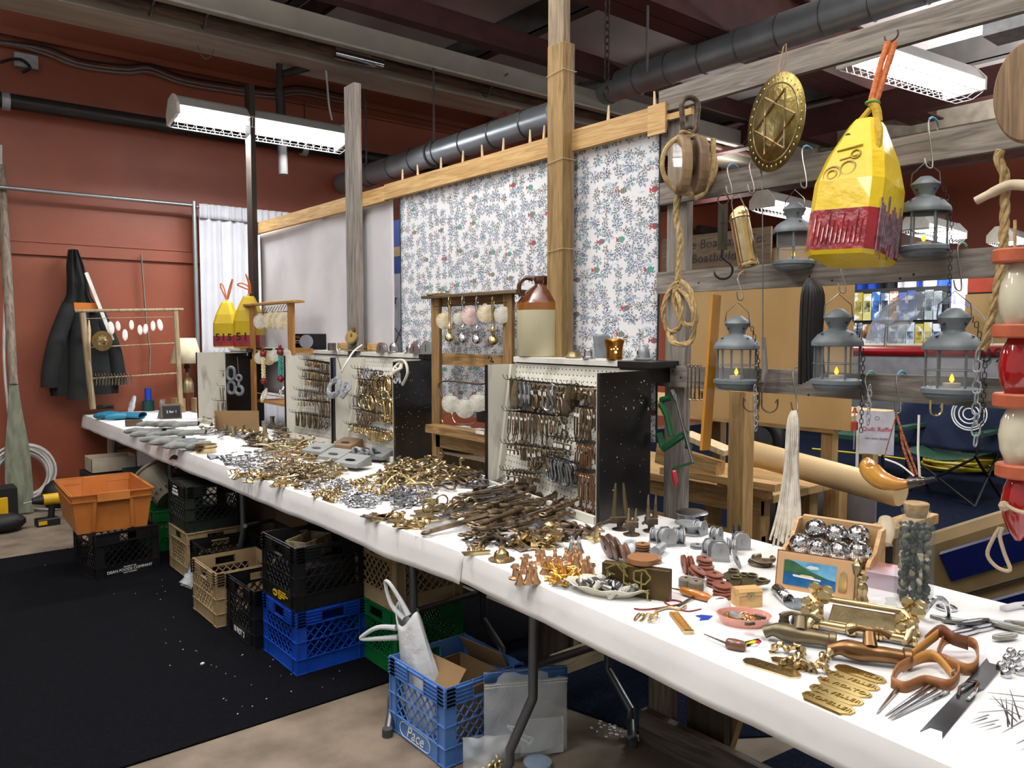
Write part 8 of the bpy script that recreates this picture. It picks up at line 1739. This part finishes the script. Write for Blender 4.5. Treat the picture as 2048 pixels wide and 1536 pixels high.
for px in (1420,1560): a = onx(px,1060,3.9); mb = MB(); mb.bar((3.8,a.y - .05,.0),(4.0,a.y + .03,.58),.14,.03,(0,1,0)); tag(mb.build('trestle_board',WOODD if px > 1500 else WOODNZ),('light' if px < 1500 else 'brown slanted') + ' trestle board below the low bench','board')
a = onz(1675,1040,.2); mb = MB(); mb.cbox((-.05,-.05,0),(.05,.05,.66)); tag(mb.build('bench_support',WOODNZ,None,(a.x - .6,a.y - .3,0)),'pale upright timber right of the white twine','post'); mb = MB(); mb.cbox((3.75,1.72,.50),(4.3,1.84,.55)); mb.cbox((3.98,1.74,0),(4.06,1.82,.5)); tag(mb.build('spar_stand',WOODNY),'small wooden stand under the right end of the spar','stand')
slab('grey_board',(4.6,2.2,.003),(4.62,3.2,.55),mat('grey_board','#6f6a70',.7),'grey-mauve sheet leaning behind the low bench','board'); bpy.data.objects['grey_board']
# trailer wheel
w = thing('trailer_wheel','boat trailer wheel with silver rim seen under the workbench','wheel',(7.6,4.95,.3),rz=rad(10)); MB().torus((0,0,0),.23,.075,30,10,Rm=Ry(h90)).build('tyre',BLACK,w); MB().lathe([(.0,-.02),(.1,-.04),(.17,-.01),(.18,.03)],26,R=Ry(-h90)).build('rim',STEEL,w)
# boat
bt = thing('motorboat','grey boat hull with a red gunwale stripe and number 39 beyond the fence','boat',(8.3,3.0,0)); HG = mat('hull_grey','#8f9095',.35)
z1_ = onx(1800,700,8.3).z; L_ = lambda px: onx(px,700,8.3).y - 3.0
mb = MB(); mb.grid(lambda u,v: (.35 * (1 - v) ** 2 + .7 * max(0,(.12 - u)) ,-2.6 + 4.1 * u,.35 + (z1_ - .35) * v + .10 * (1 - u) ** 2 * v),30,8); mb.build('hull',HG,bt,solid=.02)
mb = MB(); mb.grid(lambda u,v: (-.03 + .7 * max(0,(.12 - u)),-2.6 + 4.1 * u,z1_ - .06 + .09 * v + .10 * (1 - u) ** 2),30,1); mb.build('red_gunwale',mat('gunwale_red','#8c1418',.3),bt,solid=.03); mb = MB(); mb.grid(lambda u,v: (.0 + .3 * v + .5 * max(0,(.12 - u)),-2.6 + 4.1 * u,z1_ + .045 + .10 * (1 - u) ** 2),30,1); mb.build('deck',mat('deck_cream','#b9ae98',.5),bt,solid=.03)
text('hull_number','39',.2,BLACK,bt,(-.05,L_(1990),onx(1990,712,8.3).z),(h90,0,-h90))
mb = MB(); mb.grid(lambda u,v: (.5 * v,L_(1850) + .62 * cos(pi * u) * (1 - .3 * v),z1_ + .05 + .55 * sin(pi * u) * (1 - .2 * v)),24,5); mb.build('windshield',mat('windshield','#b4bfca',.08,alpha=.4),bt,solid=.006)
mb = MB(); mb.tube([(0,L_(1770),z1_ + .25),(0,L_(1800),z1_ + .28),(0,L_(1818),z1_ + .28)],.02,6); mb.tube([(0,L_(1770),z1_),(0,L_(1772),z1_ + .25)],.015,6); mb.build('cleat_rail',CHROME,bt)
# brochure rack, drapes
BRX = 9.6; rk = thing('brochure_rack','rack of colourful boating brochures behind the boat','rack',(BRX,0,0)); y_ = lambda px: onx(px,600,BRX).y; z_ = lambda py: onx(1800,py,BRX).z
slab('rack_back',(.03,y_(1895),.9),(.06,y_(1706),z_(575)),BLACK,parent=rk)
cols = ['#9c8c3a','#b0a86a','#2d5fa0','#56606c','#8a5a20','#46508a','#30437c','#3c4248','#7f8a8c','#9aa7b4']
for r_, (t0,t1) in enumerate(((582,640),(645,690))):
 for k in range(10):
  x0_, x1_ = 1709 + k * 17.6, 1709 + (k + 1) * 17.6 - 1.5; c = cols[(k + r_ * 3) % 10]; bro = slab('brochure',(.0,y_(x1_),z_(t1)),(.012,y_(x0_),z_(t0 + (k % 2) * 3)),mat('brochure_' + c[1:],'#c3c6cb',.4,col2=c,scale=9,fac=(.42,.5)),parent=rk)
  slab('photo_panel',(-.004,y_(x1_ - 2),z_(t0 + 40 if r_ == 0 else t0 + 32)),(-.001,y_(x0_ + 2),z_(t0 + 18)),mat('photo_' + c[1:],c,.4,col2='#14181f',scale=14),parent=bro)
DX = 10.4; dy = lambda px: onx(px,580,DX).y
for i, (p0,p1,c,nm) in enumerate(((1703,1758,'#153a94','left blue'),(1758,1795,'#0a0a0c','black'),(1795,1832,'#c5c6cc','narrow white'),(1832,1842,'#153a94','thin blue'),(1842,1873,'#b9bcc6','printed white'),(1873,1901,'#153a94','right blue'),(1901,1938,'#c5c2c6','right white'))):
 yl_, yr_ = dy(p0), dy(p1); mb = MB(); mb.grid(lambda u,v: (.04 * sin(u * (yl_ - yr_) * 40),yr_ + (yl_ - yr_) * u,.3 + 1.95 * v),24,1); o = tag(mb.build('drape',mat('drape_' + c[1:],c,.7),None,(DX,0,0),solid=.004),nm + ' drape behind the brochure rack','drape')
 if c == '#b9bcc6': mb = MB(); mb.tube([(-.06,(yl_ + yr_) / 2 + .12 * cos(k),onx(1858,572,DX).z + .1 * sin(k)) for k in [pi + pi * j / 8 for j in range(9)]],[.005,.015,.02,.025,.025,.025,.02,.015,.005],6); mb.build('smile_emblem',mat('emblem_blue','#1c2c5c',.6),o)
q = onx(1960,565,9.0); slab('orange_shelf',(9.0,q.y - .25,q.z - .1),(9.3,q.y + .12,q.z + .12),mat('shelf_orange','#b3452c',.5),'orange shelf unit with dark opening beyond the rope','shelf'); slab('dark_cabinet',(9.0,q.y - .25,.2),(9.3,q.y + .12,q.z - .1),BLACK,'dark cabinet under the orange shelf unit','cabinet'); q = onx(1960,640,8.9); slab('pale_crate',(8.9,q.y - .3,q.z - .3),(8.95,q.y + .15,q.z + .27),PLY,'pale wooden board left of the framed pictures','board')
q = onx(2010,620,8.8); pf = slab('framed_picture',(8.8,q.y - .2,q.z - .22),(8.83,q.y + .12,q.z + .2),mat('olive_picture','#6a6347',.5,col2='#8f8862',scale=6),'framed olive picture behind the cream float','picture'); 
# green camp chair, navy jacket chair, yellow hose, quilt sign
q = onz(1925,1000,0); cc = thing('folding_chair','green and black folding chair with a navy jacket over its back','chair',(7.6,2.95,0)); GCH = mat('chair_green','#1b4230',.7)
for s in (-1,1):
 for a, b in (((-.3,s * .32,0),(.3,s * .3,.45)),((.3,s * .32,0),(-.3,s * .3,.45)),((-.3,s * .32,.0),(-.3,-s * .3,.42)),((-.3,s * .32,.45),(-.3,s * .32,.62)),((.3,s * .32,.45),(.35,s * .32,1.05))): MB().tube([a,b],.012,6).build('leg_tube',BLACKM,cc)
 MB().bb((-.32,s * .32 - .04,.61),(.3,s * .32 + .04,.64)).build('armrest',GCH,cc)
MB().grid(lambda u,v: (-.3 + .6 * u,-.3 + .6 * v,.43 - .06 * sin(pi * v)),8,8).build('seat',GCH,cc,solid=.006)
mb = MB(); mb.grid(lambda u,v: (.24 + .05 * sin(9 * u + 4 * v) + .05 * v,-.46 + .95 * u + .05 * sin(5 * v),.42 + .68 * v * (1 - .15 * abs(2 * u - 1) ** 2)),24,16); tag(mb.build('navy_jacket',mat('jacket_navy','#1a2742',.85,bump=.2),None,(7.45,2.95,0),solid=.05),'navy jacket with a round white emblem draped over the folding chair','jacket'); nj = bpy.data.objects['navy_jacket']
q = onx(1938,828,7.55); mb = MB()
for r_ in (.05,.085,.125,.145): mb.torus((q.x,q.y,q.z - .0) ,r_,.006,30,5,Rm=Ry(h90))
mb.build('round_emblem',WHITE,nj).location = (-7.45,-2.95,.0)
q = onz(1830,930,.3); c2 = thing('camp_chair','dark green camp chair left of the navy jacket','chair',(8.2,4.0,0)); MB().cbox((-.3,-.3,.38),(.3,.3,.43)).build('seat',GCH,c2); MB().cbox((.25,-.3,.45),(.3,.3,.95)).build('backrest',GCH,c2)
for x in (-.27,.27):
 for y in (-.27,.27): MB().tube([(x,y,0),(x,y,.4)],.014,6).build('leg',BLACKM,c2)
q = onz(1920,940,0); mb = MB()
for k in range(12): mb.torus((q.x + rnd.uniform(-.12,.12),q.y + rnd.uniform(-.1,.1),.03 + .015 * k),.3 + rnd.uniform(-.05,.05),.016,26,5,Rm=Rx(rnd.uniform(-.1,.1)))
mb.tube(spl([(q.x,q.y + .3,.03),(q.x + .2,q.y + .9,.015),(q.x + .1,q.y + 1.8,.015)]),.014,5); tag(mb.build('yellow_hose',mat('hose_yellow','#b3a018',.5)),'coiled yellow hose on the navy carpet under the chairs','hose')
q = onz(1990,925,0); mb = MB(); mb.cbox((-.5,-.6,0),(.5,.5,.3),.03); tag(mb.build('dark_duffel',mat('camo','#2c3128',.8,col2='#5b5f52',scale=12),None,(q.x + .6,q.y,0)),'dark patterned bag lying behind the folding chair','bag')
q = onx(1757,865,4.9); qs = thing('paper_sign','white paper sign reading Quilt Raffle beside the workbench','sign',q,rz=rad(24)); MB().bb((0,-.09,-.14),(.004,.11,.135)).build('paper',mat('sign_paper','#c3c5d2',.6),qs); text('lettering','Quilt Raffle',.038,mat('sign_red','#b04a50',.6),qs,(-.002,.01,.02),(h90,0,-h90)); text('lettering','ASK  YOUR  BOARD',.015,mat('sign_grey','#6a6c78',.6),qs,(-.002,.01,-.04),(h90,0,-h90)); MB().torus((-.002,.01,.09),.012,.0015,14,4,Rm=Ry(h90)).build('emblem',mat('sign_grey',''),qs); MB().tube([(.01,.12,.16),(.01,.12,-(q.z - .0))],.01,6).build('stake',WHITEP,qs)
# brown tub and blue cushions at the right
q = onz(1985,1120,0.0); bx_ = thing('padded_bench','tan wooden boat thwart with shiny blue panels at the right edge','boat seat',(q.x - 1.2,q.y - .45,.12),rot=(rad(-24),0,rad(32))); TNM = mat('olive_tan','#6d5a38',.7,col2='#7c6843',scale=5)
MB().cbox((-.3,-.6,0),(.3,.3,.16),.04).build('seat_body',TNM,bx_); MB().cbox((-.32,-.6,.2),(-.2,.3,.5),.04).build('side_rail',TNM,bx_); NB = mat('shiny_navy','#0b1446',.15,coat=.8); MB().cbox((-.2,-.6,.16),(.28,.2,.2),.02).build('blue_panel',NB,bx_); MB().cbox((-.325,-.5,.03),(-.30,.2,.13),.01).build('blue_panel',NB,bx_); MB().cbox((-.335,-.38,.27),(-.31,.2,.42),.01).build('blue_panel',NB,bx_)
# seen through the jug-side frame: green tray with white boxes
q = onx(925,925,3.4); gt = thing('green_tray','green plastic tray of white cartons seen through the lower shell frame','tray',(q.x,q.y,.62),rz=rad(10)); MB().hexa([(-.1,-.2,0),(.1,-.2,0),(.1,.2,0),(-.1,.2,0),(-.14,-.25,.1),(.14,-.25,.1),(.14,.25,.1),(-.14,.25,.1)]).build('tray_body',KGR,gt)
for i in range(4): slab('white_carton',(q.x - .1 + .0,q.y - .2 + i * .1,.725),(q.x + .08,q.y - .11 + i * .1,.79 - .01 * (i % 2)),mat('carton_white','#b9bcc2',.6),('first','second','third','fourth')[i] + ' white carton in the green tray','box')
slab('tool_shelf',(3.2,3.3,.0),(3.7,5.6,.615),WOODD,'brown wooden stand behind the printed sheet carrying the green tray','stand'); slab('pale_sheet',(3.2,5.2,.616),(3.22,6.3,1.1),mat('pale_sheet','#b4b4bc',.8),'pale sheet behind the orange-toned frame','board')
# ================================================================ FAR LEFT: WALL CORNER AND FAR TABLE END
WX = 8.08
def wy(px,py,Y=WX): return ony(px,py,Y)
a, b = wy(2,330,8.1), wy(42,1042,7.5); b.z = max(.012,b.z); oar = thing('wooden_oar','long weathered oar with a grey-green blade leaning on the red wall','oar',b); d = a - b; OW = wood('oar_wood','#5f554a','#8d8172','z',rough=.8)
P = [d * f for f in (.36,.5,.7,.85,1.0)]; MB().tube(P,[.034,.036,.038,.034,.028],12).build('shaft',OW,oar)
mb = MB(); vs = []
for f, w in ((0,.092),(.08,.098),(.18,.088),(.27,.055),(.34,.036),(.38,.034)): q = d * f; vs += [q + Vector((-w,-.012,0)),q + Vector((w,-.012,0)),q + Vector((w,.012,0)),q + Vector((-w,.012,0))]
fs = [(3,2,1,0)] + [(k * 4 + i,k * 4 + (i + 1) % 4,k * 4 + 4 + (i + 1) % 4,k * 4 + 4 + i) for k in range(5) for i in range(4)]; mb.add(vs,fs); mb.build('blade',mat('blade_green','#56594a',.8,col2='#6f7261',scale=10,stretch=(3,3,.3)),oar)
q = wy(42,945); cb = thing('cable_coil','coil of white cable leaning on the red wall behind the oar','cable',(q.x,8.0,q.z),rot=(rad(-8),0,0))
for k in range(9): MB().torus((rnd.uniform(-.04,.04),-.012 * k,rnd.uniform(-.03,.03)),.22 + rnd.uniform(-.03,.03),.010,30,6,Rm=Rx(h90)).build('cable_loop',WC,cb)
cable(spl([(q.x - .05,7.8,.012),(q.x + .15,7.5,.012),(q.x + .5,7.6,.012)]),.010,WC,'white cable end lying on the concrete before the wall')
YT = mat('tool_yellow','#c9a012',.4); q = onz(95,1050); dr = thing('cordless_drill','yellow and black cordless drill standing on the concrete','drill',q,rad(5)); dr.scale = (1.3,) * 3
MB().cbox((-.06,-.04,0),(.06,.04,.045),.006).build('battery',BLACK,dr); MB().bb((-.055,-.042,.012),(-.01,-.0405,.035)).build('yellow_label',YT,dr); MB().tube([(.02,0,.04),(.03,0,.13)],.018,10).build('grip',BLACK,dr); MB().tube([(.07,0,.155),(-.02,0,.155)],.034,14).build('motor_housing',YT,dr); MB().tube([(-.02,0,.155),(-.075,0,.155)],[.03,.018],14).build('chuck',BLACK,dr); MB().tube([(-.075,0,.155),(-.12,0,.15)],.005,8).build('bit',STEEL,dr)
q = onz(115,1030); mb = MB(); mb.ball((0,0,.12),.14,14,(1,.7,1)); tag(mb.build('black_bag',BLACK,None,(q.x + .06,q.y + .25,0)),'black bag behind the cordless drill','bag'); q = onz(2,1065); tb = thing('tool_case','black and yellow soft tool case cut by the left edge','tool bag',q); MB().ball((0,0,.07),.13,14,(1.3,.8,.6)).build('case_body',BLACK,tb); MB().bb((-.05,-.02,.1),(.05,.02,.26)).build('yellow_handle',YT,tb)
slab('dark_case',(q.x - .3,7.3,0),(q.x + .16,7.55,.26),BLACK,'dark case standing behind the yellow-handled bag','case')
# jacket on the wall
JM = mat('jacket_charcoal','#181a1a',.9,col2='#232626',scale=6,bump=.2); q = wy(152,497,8.1); jk = thing('hooded_jacket','charcoal hooded jacket with an orange band hanging on the red wall','jacket',q); hz = lambda py: wy(150,py,8.0).z - q.z; xx = lambda px: wy(px,650,8.0).x - q.x
mb = MB(); lv = [(500,143,160),(530,138,172),(560,138,178),(590,136,182),(620,120,200),(660,104,212),(700,96,225),(745,90,235),(790,96,232)]
def jf(u,v):
 k = min(len(lv) - 2,int(v * (len(lv) - 1))); f = v * (len(lv) - 1) - k; r0, r1 = lv[k], lv[k + 1]; x0, x1, z_ = (r0[i] + (r1[i] - r0[i]) * f for i in (1,2,0)); c, w = (xx(x0) + xx(x1)) / 2, (xx(x1) - xx(x0)) / 2; a_ = TAU * u
 return (c + w * cos(a_),-.09 + .085 * sin(a_) * (1 + .35 * noise((cos(a_) * 4,v * 6,1))) - .02 * sin(8 * a_ + 3 * v),hz(z_))
mb.grid(jf,44,30); mb.build('jacket_body',JM,jk)
for pts, r0 in ((((140,610),(110,680),(95,740),(92,772)),.07),(((160,620),(152,700),(148,760),(145,798)),.075),(((195,625),(222,690),(232,745),(234,772)),.065)): mb = MB(); mb.tube(spl([Vector((xx(x),-.16 if x < 190 else -.12,hz(y))) for x,y in pts],4),r0,12); mb.build('sleeve',JM,jk)
MB().bb((xx(144),-.23,hz(621)),(xx(194),-.2,hz(606))).build('orange_band',mat('band_orange','#b5651c',.6),jk)
mb = MB(); mb.bar(wy(172,545,7.85),wy(225,680,7.85),.03,.02,(0,1,0)); tag(mb.build('white_stick',WHITEP),'white stick slanting down beside the charcoal jacket','stick')
mb = MB()
for p0, p1 in (((282,508),(292,640)),((292,640),(300,700)),((300,700),(298,748))): mb.bar(wy(*p0,8.12),wy(*p1,8.12),.006,.035,(0,1,0))
tag(mb.build('hanging_strip',mat('grey_strip','#7f8578',.6)),'thin grey-green strip hanging from the timber girt','strip')
# wooden rack with oval shells
ra_ = 7.7; rk2 = thing('shell_rack','rustic wooden rack strung with white oval shells before the red wall','rack',ony(185,820,ra_)); O = rk2.location; RWD = wood('rack_wood','#77654c','#a38f70','z'); W2 = lambda x, y: ony(x,y,ra_) - O
for pts, r_, nm in ((((165,625),(186,818)),.026,'rack_leg'),(((351,622),(362,812)),.024,'rack_leg'),(((150,622),(366,619)),.014,'top_rail'),(((176,695),(352,686)),.006,'cord_rail'),(((184,757),(358,746)),.007,'low_rail'),(((170,637),(350,634)),.003,'wire')): MB().tube([W2(*p_) for p_ in pts],r_,8).build(nm,RWD,rk2)
me = MB().ball((0,0,0),.05,12,(.42,.12,1)).mesh('oval_shell',mat('oval_shell','#d9c9c2',.5,col2='#efe6e0',scale=20))
for i, (x,y,s,r_) in enumerate(((222,656,1.2,-.1),(236,652,.9,-.1),(250,670,1.05,0),(263,650,.9,0),(280,660,.95,-.05),(291,658,.95,.1),(306,652,.95,0),(320,650,1.1,-.15))): o = link('oval_shell',me,None,ony(x,y,ra_ - .02),(0,r_,0)); o.scale = (s * 1.1,s,s); tag(o,('first','second','lowest, third','fourth','fifth','sixth','seventh','last')[i] + ' white oval shell from the jacket side on the rustic rack','shell')
q = ony(204,682,ra_ - .05); mb = MB(); mb.lathe([(0,.01),(.03,.012),(.045,.003),(.075,.006),(.088,.0),(.09,.008)],30,R=Rx(h90)); mb.build('pan',BRASS,bd := thing('brass_dish','round fluted brass dish hanging on the rustic rack','dish',q,rot=(0,0,rad(15))))
for k in range(8): mb = MB(); mb.ball((.038 * cos(TAU * k / 8),-.006,.038 * sin(TAU * k / 8)),.014,8,(.9,.5,.9)); mb.build('flute',BRASSD,bd)
a, b = W2(178,640), W2(180,745); MB().tube([a,a.lerp(b,.2),a.lerp(b,.5),b],[.004,.014,.009,.014],8).build('wooden_pin',PCL,rk2)
for i in range(12): x = 190 + i * 6.4; o = link('rack_hook',P5['jZ'],None,ony(x,760,ra_ - .03),(h90,rad(90),rad(90))); o.scale = (1.0,) * 3; tag(o,'brown or red hook hanging on the low rail of the rustic rack','hook','hooks on the rustic rack')
# table lamp
q = T(372,822); lp = thing('table_lamp','table lamp with a cream shade and a glass-and-wood base','lamp',(q.x + .02,q.y,NZ)); zb = lambda py: ony(372,py,q.y).z - NZ
MB().lathe([(.0,0),(.055,0),(.055,zb(785))],22).build('wood_base',mat('lamp_wood','#5a2c14',.4),lp); MB().lathe([(.058,zb(785)),(.058,zb(768)),(.04,zb(758)),(.012,zb(752)),(.012,zb(744))],22).build('brass_base',BRASSD,lp); MB().lathe([(.012,zb(745)),(.016,zb(738)),(.03,zb(736)),(.018,zb(726)),(.018,zb(712))],16).build('socket',BLACK,lp)
MB().lathe([(.15,zb(726)),(.085,zb(676))],32,caps=False).build('lamp_shade',mat('shade_cream','#cfc3a4',.8),lp,solid=.002)
for px, w_ in ((352,.09),(392,.12)): q = T(px,826); slab('pine_carton',(q.x,q.y,NZ),(q.x + w_,q.y + .15,NZ + .13),CARD,('left' if px < 370 else 'right') + ' tan wooden box beside the table lamp base','box')
# objects at the far table end
q = T(297,822); slab_ = MB().lathe([(0,0),(.055,0),(.055,.10),(0,.10)],20); tag(slab_.build('green_jar',mat('jar_green','#0b3f38',.4),None,q),'dark green jar under the blue tube at the far table end','jar'); mb = MB(); mb.lathe([(0,0),(.03,0),(.03,.12),(0,.12)],18); tag(mb.build('blue_tube',mat('tube_blue','#1a3fb0',.4),None,q + Vector((0,0,.101))),'bright blue tube standing on the dark green jar','tube')
q = T(324,818); mb = MB(); mb.lathe([(0,0),(.03,0),(.036,.09),(.038,.095),(0,.1)],16); tag(mb.build('paper_cup',mat('cup_print','#d8d0cc',.5,col2='#8a2a24',scale=18),None,q),'white and red paper cup right of the green jar','cup')
q = T(265,830); hank(q + Vector((0,0,.09)),.05,.09,PLAST,'crumpled clear plastic bag at the far table end',9,.012,'bag','plastic_bag'); q = T(245,832); 
q = T(343,838); cbx = thing('chalk_box','tilted wooden box with a black chalk panel at the far table end','box',q,rad(-5)); mb = MB(); mb.hexa([(-.085,-.02,0),(.085,-.02,0),(.085,.18,0),(-.085,.18,0),(-.085,.01,.13),(.085,.01,.13),(.07,.05,.13),(-.07,.05,.13)]); mb.build('box_body',mat('box_taupe','#5d5546',.6),cbx); MB().box((0,-.009,.065),(.145,.004,.105),Rx(rad(-13))).build('chalk_panel',BLACK,cbx); text('lettering','2 for 1',.032,WHITE,cbx,(0,-.0125,.065),(rad(77),0,0))
q = T(268,852); slab('brown_soap',(q.x - .06,q.y - .03,NZ),(q.x + .06,q.y + .03,NZ + .045),mat('tin_brown','#4f4330',.5),'small brown tin in front of the teal-blue glove','tin')
q = T(474,866); cd_ = thing('cardboard_sheet','folded brown cardboard standing before the farthest case','cardboard',q,rad(-40)); MB().box((0,0,.085),(.34,.006,.17)).build('panel',CARD,cd_); MB().box((-.15,-.04,.07),(.006,.1,.14),Rz(.4)).build('flap',CARD,cd_)
q = T(412,906); bk = thing('brass_bucket','small brass bucket on its side rim among the silver pieces','bucket',q,rad(20)); MB().lathe([(.0,.002),(.06,.002),(.066,.055),(.062,.055),(.056,.006),(0,.006)],28).build('bucket_wall',BRASS,bk); MB().lathe([(.0675,.034),(.0675,.042)],28,caps=False).build('dark_band',BRONZE,bk)
q = T(385,900); mb = MB(); mb.lathe([(0,.002),(.035,.002),(.038,.07),(.036,.07),(.033,.006)],22); tag(mb.build('glass_tumbler',mat('windshield',''),None,q),'clear glass left of the brass bucket','glass'); q = T(425,918); mb = MB(); mb.prism([(-.05,-.04),(.06,-.03),(.0,.05)],.02); tag(mb.build('grey_vane',GALVM,None,q,(.2,0,.4)),'fan-shaped grey metal piece in front of the brass bucket','fitting')
for i, (px,py) in enumerate(((452,868),(468,872),(490,868),(530,868),(545,850))): obj1('brass_candle_cup',('first','second','third','fourth','tallest')[i] + ' upright brass cup behind the left silver heap','cup',px,py,lambda m: m.lathe([(.02,0),(.02,.006),(.012,.012),(.013,.05),(.02,.06),(.012,.06)],14),BRASSD,0,1.2)
